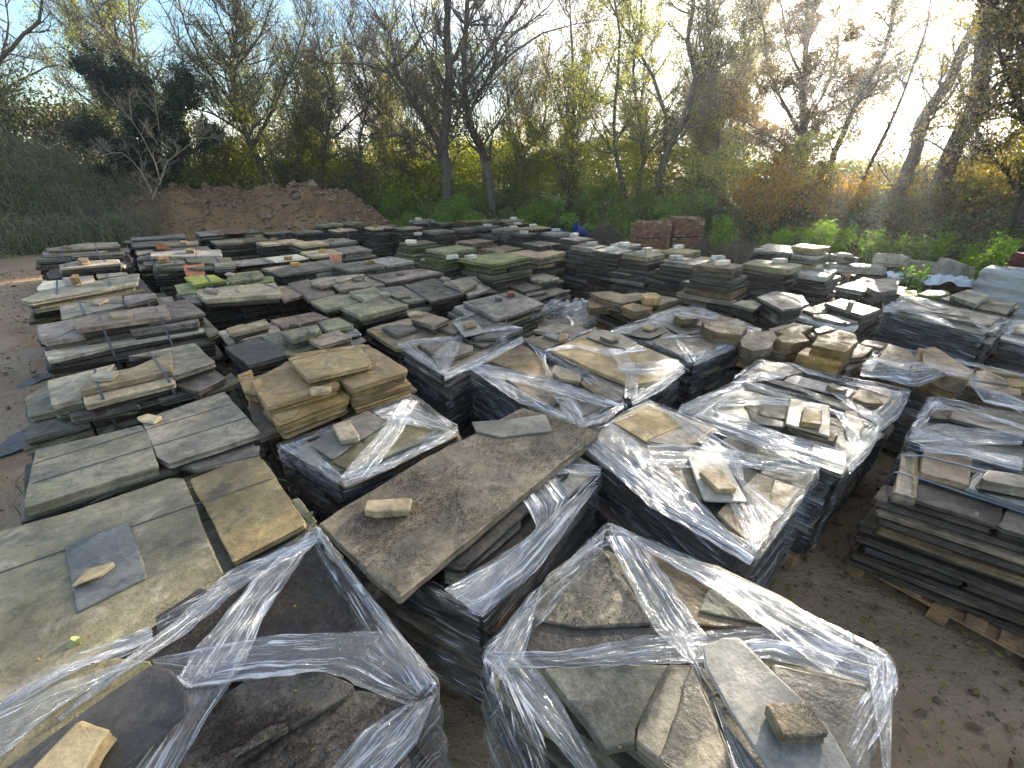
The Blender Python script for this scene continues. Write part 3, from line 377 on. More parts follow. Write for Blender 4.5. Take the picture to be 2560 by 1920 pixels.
{'k': 's15', 'label': 'film wrapped pallet of brown sandstone blocks stepping up its top, at the right', 'group': 'pallets of stone wrapped in clear film', 'kind': 'wrap', 'z': 0.95, 'mats': ['sand', 'brown'], 'st': [], 'lay': (0.05,0.08), 'foot': [(3.805,4.29),(4.459,4.869),(5.431,3.849),(4.606,3.261)], 'sl': [([(3.786,4.111),(4.314,4.627),(4.376,4.399),(4.282,4.231),(3.906,3.853),(3.804,3.96)],1.06,0.14, 'sand'),([(3.948,3.879),(4.479,4.436),(4.541,4.414),(4.078,3.879),(3.961,3.809)],1.08,0.14, 'sand'),([(4.03,3.885),(4.333,4.239),(4.533,4.325),(4.349,3.71),(4.093,3.484),(4.008,3.578)],1.14,0.16, 'sand'),([(4.084,3.915),(4.324,3.986),(4.32,3.713),(4.191,3.649),(3.954,3.745)],1.0,0.1, 'sand'),([(4.629,3.942),(4.782,3.978),(4.79,3.769),(4.67,3.64),(4.431,3.736)],1.02,0.1, 'sand'),([(4.29,3.681),(4.478,3.745),(4.749,3.588),(4.636,3.469),(4.37,3.469)],1.0,0.08, 'brown'),([(4.879,3.845),(5.03,3.812),(4.967,3.649),(4.671,3.618)],1.0,0.08, 'sand'),([(4.872,4.142),(5.019,4.104),(5.131,3.923),(4.869,4.03)],0.98,0.08, 'brown'),([(3.89,4.059),(4.056,4.059),(4.055,3.88),(3.954,3.778),(3.807,3.88)],1.0,0.1, 'sand')], 'bd': [([(3.714,4.181),(3.857,4.104),(4.262,3.627),(4.702,3.339)],[(3.536,3.958),(3.69,3.888),(4.122,3.478),(4.503,3.183)]),([(4.157,4.602),(4.089,4.425),(3.884,4.22)],[(3.772,4.26),(3.806,4.22),(3.737,4.067)]),([(4.892,4.362),(4.978,4.22),(5.224,3.994)],[(4.869,4.321),(4.903,4.142),(5.13,3.906)])]},
{'k': 's16', 'label': 'film wrapped pallet with glare on its corner, above the dark strapped stack', 'group': 'pallets of stone wrapped in clear film', 'kind': 'wrap', 'z': 1.0, 'mats': ['dark', 'slate'], 'st': [], 'lay': (0.05,0.08), 'foot': [(3.099,2.836),(3.751,3.402),(4.529,2.925),(3.693,2.336)], 'sl': [([(3.464,3.084),(3.693,3.326),(3.856,3.254),(4.064,3.084),(3.7,3.051)],0.98,0.05, 'mossdark'),([(3.567,3.016),(3.705,3.148),(4.163,2.892),(4.187,2.776),(3.914,2.667)],1.02,0.03, 'slate'),([(3.358,2.99),(3.627,3.053),(3.922,2.784),(3.835,2.703),(3.458,2.784)],0.96,0.05, 'dark2'),([(3.881,3.254),(4.395,3.018),(4.21,2.925),(3.884,3.149)],1.0,0.04, 'mossgrey')], 'bd': [([(3.047,2.789),(3.438,2.968),(3.878,2.76)],[(2.97,2.678),(3.302,2.652),(3.762,2.652)]),([(3.671,3.345),(3.799,3.2),(4.002,2.876)],[(3.513,3.165),(3.751,3.148),(3.939,2.817)]),([(3.071,2.817),(3.288,2.999),(3.671,3.345)],[(3.148,2.817),(3.336,2.999),(3.609,3.235)]),([(3.007,2.652),(3.277,2.626),(3.575,2.477)],[(2.941,2.575),(3.183,2.525),(3.428,2.34)])]},
{'k': 's17', 'label': 'tall dark stack of flat stone strapped on an orange brown pallet at lower right', 'group': '', 'kind': 'strap', 'z': 0.86, 'mats': ['dark', 'dark', 'brown', 'purpledark'], 'st': [0.33,0.75], 'lay': (0.05,0.075), 'foot': [(2.618,2.341),(3.106,2.795),(4.168,2.219),(3.276,1.607)], 'sl': [([(2.968,2.713),(3.089,2.766),(3.106,2.713),(2.67,2.216),(2.559,2.275)],0.88,0.08, 'buffd'),([(2.871,2.44),(3.189,2.775),(3.446,2.656),(3.071,2.309)],0.92,0.07, 'purple'),([(2.915,2.452),(3.119,2.365),(2.977,2.242),(2.84,2.365)],0.84,0.06, 'dark2'),([(3.037,2.292),(3.314,2.466),(4.033,2.136),(3.577,1.834),(3.48,1.896)],0.9,0.05, 'slateblue'),([(3.112,2.293),(3.238,2.38),(3.54,2.272),(3.371,2.133),(3.097,2.252)],1.0,0.08, 'dark2'),([(3.479,2.687),(3.595,2.636),(3.45,2.492),(3.292,2.492)],0.88,0.04, 'slateblue')], 'bd': []},
{'k': 's18', 'label': 'strapped pallet with one huge yellowish green slab and a slate lying on it', 'group': 'strapped pallets of stone in the left rows', 'kind': 'strap', 'z': 0.93, 'mats': ['greyg', 'dark', 'mossgrey'], 'st': [0.42], 'lay': (0.05,0.08), 'foot': [(-3.133,1.759),(-1.841,2.592),(-1.148,1.908),(-2.153,0.923)], 'sl': [([(-2.949,1.728),(-2.871,1.818),(-2.614,1.976),(-2.261,2.281),(-2.171,2.281),(-1.909,2.018),(-1.468,1.549),(-1.377,1.448),(-1.598,1.234),(-1.942,0.937),(-2.061,0.834),(-2.604,1.342)],1.0,0.07, 'yellowgreen'),([(-2.13,2.276),(-1.848,2.568),(-1.74,2.479),(-1.194,1.876),(-1.449,1.596),(-1.663,1.809)],0.99,0.05, 'yellowstone'),([(-1.452,2.119),(-1.379,2.165),(-1.168,1.958),(-1.236,1.813)],0.93,0.05, 'mossgrey')], 'bd': []},
{'k': 's19', 'label': 'strapped pallet topped by two large wet grey green slabs side by side', 'group': 'strapped pallets of stone in the left rows', 'kind': 'strap', 'z': 0.97, 'mats': ['greyg', 'mossgrey', 'dark'], 'st': [0.3,0.68], 'lay': (0.05,0.08), 'foot': [(-3.405,2.449),(-2.535,3.389),(-1.899,2.757),(-2.901,1.926)], 'sl': [([(-3.356,2.513),(-2.868,2.854),(-2.719,2.72),(-2.355,2.329),(-2.831,1.93),(-2.955,2.059)],1.06,0.08, 'greengrey'),([(-2.873,2.879),(-2.847,3.033),(-2.569,3.415),(-1.917,2.772),(-1.884,2.72),(-2.293,2.356),(-2.438,2.44)],1.06,0.05, 'wetgrey'),([(-3.059,2.108),(-2.422,2.522),(-2.26,2.45),(-2.87,1.916)],0.98,0.05, 'mossgrey'),([(-2.385,2.451),(-1.952,2.727),(-1.797,2.538),(-2.142,2.368)],0.99,0.05, 'dark2')], 'bd': []},
{'k': 's20', 'label': 'strapped pallet of mixed pale and green slabs, third from the front along the muddy track', 'group': 'strapped pallets of stone in the left rows', 'kind': 'strap', 'z': 0.86, 'mats': ['greyg', 'mossgrey', 'dark'], 'st': [0.36,0.66], 'lay': (0.05,0.08), 'foot': [(-4.672,3.669),(-3.751,4.874),(-2.79,3.975),(-4.004,2.945)], 'sl': [([(-4.408,3.681),(-4.216,3.951),(-4.105,4.098),(-3.811,3.417),(-3.772,3.329),(-3.91,3.195)],1.04,0.06, 'pale'),([(-3.811,3.39),(-3.955,3.682),(-3.735,3.844),(-3.644,4.271),(-3.278,3.789),(-3.76,3.345)],1.1,0.06, 'buffd'),([(-3.821,3.395),(-3.459,3.839),(-3.315,3.812),(-3.175,3.631),(-3.622,3.195)],1.04,0.06, 'pale2'),([(-4.056,4.19),(-3.614,4.605),(-3.028,4.035),(-3.221,3.699),(-3.687,4.321)],1.08,0.06, 'greyyellow'),([(-3.277,3.729),(-3.202,4.176),(-2.858,3.887),(-2.945,3.581)],0.98,0.06, 'dark2'),([(-4.568,3.579),(-4.631,3.852),(-3.974,3.357),(-4.169,3.206)],0.92,0.06, 'greengrey'),([(-4.032,3.428),(-3.501,3.473),(-3.347,3.385),(-3.763,3.16)],0.94,0.06, 'dark2'),([(-3.354,3.584),(-3.205,3.78),(-3.026,3.68),(-3.243,3.491)],0.93,0.05, 'dark2'),([(-3.053,3.689),(-2.991,4.174),(-2.763,3.947),(-2.979,3.594)],0.9,0.06, 'mossgrey')], 'bd': []},
{'k': 's21', 'label': 'strapped pallet of long purplish slabs with a bright edged plank, beside the muddy track', 'group': 'strapped pallets of stone in the left rows', 'kind': 'strap', 'z': 0.85, 'mats': ['purpledark', 'dark'], 'st': [0.36,0.7], 'lay': (0.06,0.09), 'foot': [(-6.313,5.487),(-4.917,6.566),(-3.738,5.221),(-5.346,4.541)], 'sl': [([(-5.56,5.268),(-5.263,5.63),(-4.822,5.88),(-4.407,5.367),(-5.136,4.841)],1.16,0.06, 'purple'),([(-5.093,6.097),(-4.839,6.314),(-4.138,5.635),(-4.58,5.202),(-4.514,5.498)],1.12,0.05, 'purple'),([(-6.097,5.292),(-5.871,5.558),(-5.422,5.154),(-5.006,5.34),(-4.856,5.172),(-5.398,4.697),(-5.555,4.775)],1.06,0.07, 'purplepale'),([(-4.953,5.292),(-4.709,5.589),(-4.315,5.748),(-4.127,5.437),(-4.692,5.039)],1.06,0.08, 'purple'),([(-5.459,4.673),(-4.979,5.323),(-4.263,5.708),(-4.027,5.51),(-4.705,4.98),(-5.149,4.396)],0.94,0.05, 'pale2'),([(-4.51,5.942),(-4.447,5.998),(-3.855,5.386),(-3.877,5.205)],0.95,0.05, 'dark2')], 'bd': []},
{'k': 's21b', 'label': 'strapped pallet of greenish slabs half hidden behind the long purplish ones', 'group': 'strapped pallets of stone in the left rows', 'kind': 'strap', 'z': 0.98, 'mats': ['mossgrey', 'dark'], 'st': [0.2,0.75], 'lay': (0.05,0.08), 'foot': [(-6.891,6.371),(-5.985,7.294),(-5.154,6.499),(-6.098,5.585)], 'sl': [([(-6.725,6.249),(-6.316,6.862),(-5.729,6.249),(-6.07,5.59)],1.05,0.07, 'greengrey'),([(-6.024,6.595),(-5.701,6.813),(-5.451,6.525),(-5.585,6.095)],1.1,0.06, 'purple'),([(-5.678,6.723),(-5.505,6.867),(-5.202,6.516),(-5.337,6.385)],1.03,0.05, 'grey')], 'bd': []},
{'k': 's22', 'label': 'strapped pallet with a long moss edged slab, white slab pieces and brown stones behind it', 'group': 'strapped pallets of stone in the left rows', 'kind': 'strap', 'z': 0.97, 'mats': ['mossgrey', 'dark'], 'st': [0.25,0.7], 'lay': (0.05,0.08), 'foot': [(-8.368,7.415),(-7.658,8.927),(-6.358,7.415),(-7.227,6.282)], 'sl': [([(-7.254,6.239),(-7.434,6.696),(-7.055,8.098),(-6.947,8.098),(-6.393,7.337),(-6.971,6.111)],1.14,0.07, 'greengrey'),([(-7.479,6.486),(-6.74,7.721),(-6.266,7.293),(-6.979,6.11)],1.02,0.06, 'mossgrey'),([(-7.822,7.04),(-8.208,7.551),(-7.903,7.68),(-7.46,7.203),(-7.61,6.883)],1.12,0.03, 'white'),([(-7.955,7.645),(-7.573,7.839),(-7.202,7.46),(-7.282,7.032)],1.16,0.04, 'purplepale'),([(-7.598,7.939),(-7.215,8.146),(-7.006,7.939),(-7.289,7.608)],1.16,0.03, 'pale2')], 'bd': []},
{'k': 's23', 'label': 'strapped pallet of two narrow pale edged planks behind the moss edged slab', 'group': 'strapped pallets of stone in the left rows', 'kind': 'strap', 'z': 0.95, 'mats': ['dark', 'mossgrey'], 'st': [0.25,0.7], 'lay': (0.05,0.08), 'foot': [(-9.876,9.339),(-9.373,10.544),(-8.42,9.76),(-9.167,8.475)], 'sl': [([(-9.363,9.066),(-9.405,9.499),(-8.681,9.731),(-8.191,9.207),(-8.973,8.668)],1.12,0.05, 'buffd'),([(-9.467,9.132),(-8.683,9.775),(-8.377,9.552),(-8.272,9.338),(-9.147,8.808)],1.03,0.05, 'pale2'),([(-9.834,9.174),(-9.949,9.578),(-9.161,9.44),(-9.476,8.861)],0.93,0.05, 'slate')], 'bd': []},
{'k': 's24', 'label': 'strapped pallet of weathered buff planks at the far left beside the bramble bank', 'group': 'strapped pallets of stone in the left rows', 'kind': 'strap', 'z': 0.97, 'mats': ['dark', 'mossgrey'], 'st': [0.3,0.68], 'lay': (0.05,0.08), 'foot': [(-12.793,12.159),(-11.715,13.368),(-9.29,10.774),(-11.324,10.43)], 'sl': [([(-11.566,11.069),(-11.474,12.078),(-10.76,12.247),(-10.123,11.553),(-11.195,10.735)],1.14,0.05, 'buffd'),([(-11.657,11.023),(-11.607,11.522),(-10.673,11.734),(-10.204,11.218),(-11.262,10.651)],1.05,0.06, 'buffd'),([(-11.421,10.541),(-11.449,10.985),(-11.089,11.115),(-10.746,10.75),(-11.184,10.34)],0.98,0.06, 'mossgrey'),([(-10.79,10.834),(-10.628,11.511),(-10.105,11.573),(-9.671,11.058),(-10.512,10.566)],1.02,0.06, 'dark2'),([(-10.731,11.826),(-10.369,12.045),(-9.891,11.511),(-9.956,11.41)],1.02,0.05, 'greengrey')], 'bd': []},
{'k': 's25', 'label': 'thin planks strapped low on the farthest left pallet below the soil mound', 'group': 'strapped pallets of stone in the left rows', 'kind': 'strap', 'z': 0.97, 'mats': ['dark', 'purpledark'], 'st': [0.75], 'lay': (0.05,0.08), 'foot': [(-11.989,13.917),(-11.088,15.321),(-9.526,13.368),(-10.944,12.736)], 'sl': [([(-11.413,13.479),(-10.713,13.922),(-10.475,14.458),(-9.865,13.623),(-10.937,12.928)],1.1,0.04, 'grey'),([(-11.439,13.249),(-10.665,13.721),(-10.282,13.249),(-11.062,12.806)],1.04,0.04, 'purple'),([(-10.55,13.721),(-10.317,14.257),(-9.901,13.664),(-10.248,13.33)],1.04,0.04, 'grey')], 'bd': []},
{'k': 's26', 'label': 'strapped pallet carrying a leaning terracotta tile, below the farthest left planks', 'group': 'strapped pallets of stone in the left rows', 'kind': 'strap', 'z': 0.97, 'mats': ['dark', 'grey'], 'st': [], 'lay': (0.05,0.08), 'foot': [(-11.031,12.982),(-9.552,13.637),(-8.032,11.73),(-9.469,11.138)], 'sl': [([(-10.453,12.297),(-10.052,12.668),(-9.409,12.72),(-8.934,12.06),(-9.961,11.721)],1.1,0.04, 'grey'),([(-9.806,12.395),(-8.853,12.646),(-8.357,11.918),(-8.969,11.759)],1.12,0.04, 'buffd'),([(-9.789,11.538),(-9.581,11.851),(-9.313,11.538),(-9.43,11.144)],1.0,0.05, 'grey')], 'bd': []},
{'k': 's27', 'label': 'pallet with two pale grey planks end to end along its top edge', 'group': 'strapped pallets of stone in the left rows', 'kind': 'strap', 'z': 1.0, 'mats': ['dark', 'grey'], 'st': [], 'lay': (0.05,0.08), 'foot': [(-9.14,10.774),(-8.381,12.294),(-7.267,11.144),(-8.138,9.496)], 'sl': [([(-8.475,10.42),(-8.2,10.701),(-7.632,10.74),(-7.013,9.816),(-8.043,9.849)],1.16,0.06, 'pale2'),([(-7.617,10.74),(-7.072,10.798),(-6.541,9.982),(-7.023,9.849)],1.16,0.06, 'pale2'),([(-8.604,11.203),(-7.919,11.626),(-7.528,11.121),(-8.272,11.002)],1.12,0.05, 'grey'),([(-8.801,10.361),(-8.702,10.623),(-8.348,10.194),(-8.542,10.031)],1.04,0.06, 'dark2')], 'bd': []},
{'k': 's28', 'label': 'green stained strapped pallet with a terracotta tile leaning on its front', 'group': 'strapped pallets of stone in the left rows', 'kind': 'strap', 'z': 1.02, 'mats': ['mossgrey', 'greyg'], 'st': [0.28,0.8], 'lay': (0.05,0.08), 'foot': [(-8.068,9.907),(-6.791,10.566),(-5.908,9.391),(-7.378,8.985)], 'sl': [([(-7.69,9.499),(-7.416,9.699),(-7.175,9.652),(-6.881,9.249),(-7.266,8.93)],1.12,0.05, 'mossgrey'),([(-7.177,9.693),(-6.291,9.854),(-5.556,8.824),(-5.895,8.692),(-6.216,9.168),(-6.869,9.312)],1.14,0.05, 'greengrey'),([(-7.596,9.353),(-6.668,9.47),(-6.15,9.074),(-6.052,8.874),(-7.268,8.914)],1.08,0.05, 'mossgrey')], 'bd': []},
{'k': 's29', 'label': 'strapped pallet of bright green mossy slabs beside the leaning terracotta tile', 'group': 'strapped pallets of stone in the left rows', 'kind': 'strap', 'z': 0.98, 'mats': ['moss', 'mossgrey'], 'st': [0.33,0.75], 'lay': (0.05,0.08), 'foot': [(-6.088,7.764),(-5.129,8.929),(-4.331,7.913),(-5.482,7.005)], 'sl': [([(-5.9,7.791),(-5.754,7.942),(-5.487,7.997),(-4.952,7.484),(-5.341,7.217)],1.14,0.06, 'brightmoss'),([(-5.261,8.008),(-4.862,8.38),(-4.625,8.087),(-4.521,7.866),(-4.791,7.358)],1.14,0.06, 'mossgreen'),([(-4.674,7.565),(-4.739,8.245),(-4.54,8.245),(-4.346,7.866),(-4.588,7.469)],1.06,0.05, 'brightmoss'),([(-5.916,7.531),(-5.809,7.707),(-5.307,7.418),(-5.12,7.062),(-5.402,6.896)],1.05,0.07, 'brightmoss'),([(-5.146,7.522),(-4.802,7.619),(-4.663,7.57),(-5.008,7.334)],1.07,0.04, 'moss')], 'bd': []},
{'k': 's30', 'label': 'strapped pallet with a thick pale slab lit yellow, its sides hollow and dark', 'group': 'strapped pallets of stone in the left rows', 'kind': 'strap', 'z': 1.0, 'mats': ['dark', 'purpledark'], 'st': [0.35,0.72], 'lay': (0.07,0.11), 'foot': [(-5.37,6.983),(-4.253,7.808),(-3.425,7.058),(-4.708,6.428)], 'sl': [([(-4.963,6.715),(-4.62,7.074),(-3.995,7.276),(-3.532,6.541),(-4.515,6.202)],1.15,0.08, 'buffpale'),([(-4.016,7.324),(-3.679,7.409),(-3.291,6.745),(-3.479,6.424)],1.08,0.05, 'purple'),([(-5.246,6.75),(-5.123,6.897),(-4.668,6.341),(-4.842,6.341)],1.06,0.04, 'grey')], 'bd': []},
{'k': 's31', 'label': 'strapped pallet of brownish slabs with two small slabs strapped side by side on top', 'group': 'strapped pallets of stone in the left rows', 'kind': 'strap', 'z': 1.02, 'mats': ['dark', 'purpledark'], 'st': [0.35,0.72], 'lay': (0.05,0.08), 'foot': [(-4.024,7.755),(-2.924,8.752),(-2.227,7.561),(-3.073,6.632)], 'sl': [([(-3.894,7.483),(-3.675,7.804),(-2.841,6.874),(-2.791,6.711),(-3.061,6.406)],1.1,0.05, 'purple'),([(-3.397,7.201),(-3.283,7.444),(-2.692,7.779),(-2.612,7.704),(-2.848,7.201),(-3.052,6.865)],1.2,0.06, 'pale2'),([(-2.957,7.083),(-2.779,7.483),(-2.333,7.193),(-2.277,6.967),(-2.69,6.688)],1.17,0.06, 'grey'),([(-2.763,8.32),(-2.215,7.532),(-2.395,7.391),(-2.733,7.988)],1.06,0.05, 'buffd')], 'bd': []},
{'k': 's32', 'label': 'strapped pallet of overlapping lichen speckled slabs in the centre of the left block', 'group': 'strapped pallets of stone in the left rows', 'kind': 'strap', 'z': 1.0, 'mats': ['dark', 'mossgrey'], 'st': [0.5], 'lay': (0.05,0.08), 'foot': [(-3.086,6.557),(-1.937,7.646),(-1.252,6.414),(-2.16,5.658)], 'sl': [([(-3.015,6.334),(-2.673,6.891),(-2.196,6.334),(-2.589,5.833)],1.1,0.06, 'lichen'),([(-2.509,6.591),(-2.219,6.906),(-1.854,6.512),(-2.125,6.107)],1.17,0.06, 'lichen'),([(-2.406,5.883),(-1.839,6.364),(-1.465,5.967),(-1.963,5.379)],1.14,0.07, 'lichen'),([(-2.209,7.131),(-1.872,7.313),(-1.29,6.406),(-1.574,6.263),(-1.893,6.711)],1.1,0.05, 'greengrey'),([(-1.897,6.593),(-1.612,6.632),(-1.529,6.515),(-1.725,6.364)],1.14,0.04, 'greengrey'),([(-1.691,6.079),(-1.258,6.449),(-1.215,6.31),(-1.635,5.923)],1.0,0.05, 'greyg')], 'bd': []},
{'k': 's33', 'label': 'pallet with a single long brown slab and a tiny stone before the mossy stacks', 'group': 'strapped pallets of stone in the left rows', 'kind': 'strap', 'z': 0.98, 'mats': ['dark', 'purpledark'], 'st': [], 'lay': (0.05,0.08), 'foot': [(-2.807,8.468),(-1.756,9.344),(-1.21,8.468),(-2.209,7.731)], 'sl': [([(-2.716,8.129),(-1.809,8.818),(-1.298,8.359),(-2.18,7.502)],1.1,0.05, 'purple'),([(-1.528,8.607),(-1.184,8.375),(-1.256,8.101),(-1.472,8.263)],1.0,0.04, 'grey')], 'bd': []},
{'k': 's34', 'label': 'strapped pallet with a dark square slab tilted beside a stepped pale pair', 'group': 'strapped pallets of stone in the left rows', 'kind': 'strap', 'z': 1.0, 'mats': ['dark', 'dark2'], 'st': [0.4,0.85], 'lay': (0.05,0.08), 'foot': [(-1.892,7.646),(-0.707,8.375),(-0.258,7.322),(-1.266,6.557)], 'sl': [([(-1.822,7.273),(-1.414,7.817),(-0.751,6.712),(-1.208,6.273)],1.12,0.06, 'darkslab'),([(-1.141,7.24),(-0.785,7.709),(-0.551,7.193),(-0.785,6.737)],1.17,0.05, 'grey'),([(-0.827,6.997),(-0.577,7.591),(-0.355,7.215),(-0.693,6.672)],1.08,0.05, 'grey'),([(-0.816,8.018),(-0.676,8.018),(-0.569,7.651),(-0.6,7.601)],1.1,0.04, 'purple')], 'bd': []},
{'k': 's35', 'label': 'strapped grey pallet carrying one red brick, just left of the crumpled film bundle', 'group': 'strapped pallets of stone in the left rows', 'kind': 'strap', 'z': 1.0, 'mats': ['dark', 'greyg'], 'st': [0.25,0.7], 'lay': (0.05,0.08), 'foot': [(-0.976,6.125),(-0.047,7.221),(0.543,6.221),(-0.272,5.236)], 'sl': [([(-0.728,6.265),(0.03,6.942),(0.485,6.139),(-0.217,5.405)],1.1,0.05, 'grey'),([(-0.864,6.229),(-0.675,6.407),(-0.287,5.596),(-0.46,5.396)],1.04,0.05, 'grey'),([(-0.956,6.122),(-0.84,6.29),(-0.345,5.482),(-0.459,5.349)],0.98,0.05, 'greyg')], 'bd': []},
{'k': 's36', 'label': 'strapped pallet with three small slabs on it, left behind the wide film ribbon', 'group': 'strapped pallets of stone in the left rows', 'kind': 'strap', 'z': 0.93, 'mats': ['dark', 'greyg'], 'st': [0.45], 'lay': (0.05,0.08), 'foot': [(-1.915,5.389),(-1.3,6.121),(-0.693,5.652),(-1.343,4.673)], 'sl': [([(-1.882,5.286),(-1.751,5.493),(-1.435,5.785),(-1.038,5.362),(-0.538,4.953),(-1.34,4.635)],1.0,0.06, 'buffd'),([(-1.664,5.233),(-1.409,5.352),(-1.192,5.183),(-1.393,4.931)],1.06,0.05, 'grey'),([(-1.338,5.432),(-1.189,5.704),(-0.799,5.334),(-0.971,5.038)],1.12,0.06, 'purple'),([(-1.014,5.263),(-0.761,5.557),(-0.494,5.393),(-0.695,4.996)],1.05,0.05, 'grey')], 'bd': []},
{'k': 's37', 'label': 'strapped pallet of dark squares and riven blocks directly behind the golden one', 'group': 'strapped pallets of stone in the left rows', 'kind': 'strap', 'z': 0.94, 'mats': ['dark', 'slate'], 'st': [0.35,0.6], 'lay': (0.05,0.08), 'foot': [(-3.804,5.323),(-2.938,6.263),(-1.869,5.062),(-2.8,4.206)], 'sl': [([(-3.244,4.537),(-2.995,4.842),(-2.424,4.329),(-2.678,4.015)],1.05,0.05, 'darkslab'),([(-3.008,4.883),(-2.849,5.095),(-2.171,4.573),(-2.426,4.296)],1.05,0.05, 'darkgreen'),([(-3.686,5.135),(-3.581,5.243),(-3.059,5.384),(-2.881,5.109),(-3.326,4.739)],1.03,0.05, 'buffd'),([(-3.446,4.93),(-3.174,5.334),(-3.009,5.125),(-3.27,4.763)],1.13,0.06, 'buffd'),([(-3.243,5.549),(-2.79,5.915),(-2.465,5.621),(-2.914,5.23)],1.05,0.05, 'purple'),([(-2.667,4.7),(-2.347,4.972),(-2.202,4.733),(-2.417,4.468)],1.18,0.08, 'lichen'),([(-2.465,5.237),(-2.255,5.384),(-1.953,5.08),(-2.207,4.887)],1.13,0.06, 'lichen'),([(-2.345,4.633),(-2.087,4.916),(-1.838,4.687),(-2.093,4.412)],1.12,0.06, 'buffd'),([(-2.095,5.066),(-1.952,5.154),(-1.839,4.962),(-1.965,4.855)],1.06,0.03, 'slateblue'),([(-2.163,4.593),(-1.861,5.022),(-1.772,4.899),(-2.017,4.452)],1.0,0.03, 'slateblue')], 'bd': []},
{'k': 's38', 'label': 'golden yellow sandstone pallet, the only one that colour, bound with thin wires', 'group': 'strapped pallets of stone in the left rows', 'kind': 'strap', 'z': 0.93, 'mats': ['golddark', 'gold'], 'st': [0.22], 'lay': (0.05,0.07), 'foot': [(-2.805,3.994),(-1.717,4.887),(-0.981,3.78),(-1.889,2.872)], 'sl': [([(-2.112,3.754),(-1.512,4.032),(-1.295,3.67),(-1.299,3.59),(-1.723,3.276),(-1.827,3.379)],1.24,0.05, 'goldpale'),([(-2.309,3.416),(-2.204,3.888),(-1.815,3.503),(-1.527,3.397),(-1.49,3.324),(-1.912,2.939)],1.16,0.05, 'gold'),([(-1.581,3.481),(-1.542,4.329),(-0.988,3.675),(-0.973,3.607),(-1.357,3.259)],1.17,0.05, 'gold'),([(-2.233,4.007),(-1.582,4.302),(-1.478,4.2),(-1.567,3.46),(-1.986,3.663)],1.18,0.04, 'gold'),([(-2.183,3.275),(-1.884,3.43),(-1.573,3.486),(-1.4,3.296),(-1.402,3.232),(-1.791,2.818)],1.08,0.06, 'gold'),([(-1.456,3.379),(-1.054,3.769),(-0.927,3.565),(-1.358,3.207)],1.06,0.06, 'golddark'),([(-2.667,3.79),(-2.607,3.928),(-2.267,3.398),(-2.416,3.443)],1.05,0.05, 'gold')], 'bd': []},
{'k': 's39', 'label': 'low stack with a small slate and block on it between two wrapped pallets', 'group': 'uncovered stone pallets in the middle of the yard', 'kind': 'loose', 'z': 0.9, 'mats': ['brown', 'dark'], 'st': [], 'lay': (0.05,0.08), 'foot': [(0.159,5.237),(0.713,5.878),(1.113,5.506),(0.391,4.761)], 'sl': [([(0.269,5.284),(0.609,5.606),(0.863,5.423),(0.635,5.183),(0.501,5.151)],1.0,0.05, 'buffd'),([(0.645,5.284),(0.868,5.459),(1.016,5.25),(0.695,4.961)],1.0,0.05, 'purple'),([(0.142,5.044),(0.395,5.171),(0.654,4.952),(0.384,4.693)],0.97,0.05, 'buffd'),([(0.378,5.09),(0.482,5.188),(0.621,5.058),(0.56,4.874)],1.01,0.02, 'slateblue')], 'bd': []},
{'k': 's58', 'label': 'low stack with two square grey slabs on top, beside the bare reddish ground', 'group': 'uncovered stone pallets in the middle of the yard', 'kind': 'loose', 'z': 0.5, 'mats': ['greyg', 'dark'], 'st': [], 'lay': (0.05,0.08), 'foot': [(-0.457,9.785),(0.556,10.824),(1.214,9.478),(0.447,8.485)], 'sl': [([(-0.345,9.799),(0.088,10.025),(0.653,9.225),(0.236,8.843)],0.62,0.05, 'grey'),([(0.178,10.179),(0.666,10.492),(1.077,9.769),(0.598,9.314)],0.7,0.06, 'pale3'),([(0.652,9.759),(1.185,10.15),(1.192,9.979),(0.735,9.547)],0.58,0.05, 'greyg'),([(0.791,9.282),(1.292,9.528),(1.286,9.379),(0.799,9.094)],0.5,0.05, 'purple'),([(0.241,9.04),(0.714,9.23),(0.747,9.04),(0.302,8.767)],0.56,0.05, 'grey')], 'bd': []},
{'k': 's61', 'label': 'rough brown stone pallet with an overhanging slab and one golden boulder on it', 'group': 'uncovered stone pallets in the middle of the yard', 'kind': 'loose', 'z': 0.85, 'mats': ['sand', 'brown'], 'st': [], 'lay': (0.07,0.12), 'foot': [(1.284,7.194),(2.411,7.87),(2.778,6.925),(1.944,6.164)], 'sl': [([(1.303,7.147),(1.668,7.258),(2.093,6.728),(1.69,6.473),(1.405,6.829)],1.02,0.08, 'brown'),([(1.657,6.393),(1.868,6.577),(2.135,6.393),(2.084,6.217),(1.782,6.105)],1.0,0.08, 'sandpale'),([(1.873,7.314),(2.228,7.39),(2.779,7.027),(2.315,6.632),(1.972,6.825)],0.95,0.08, 'sand'),([(1.238,6.935),(1.603,7.071),(1.576,6.677),(1.212,6.554)],0.92,0.12, 'sand')], 'bd': []},
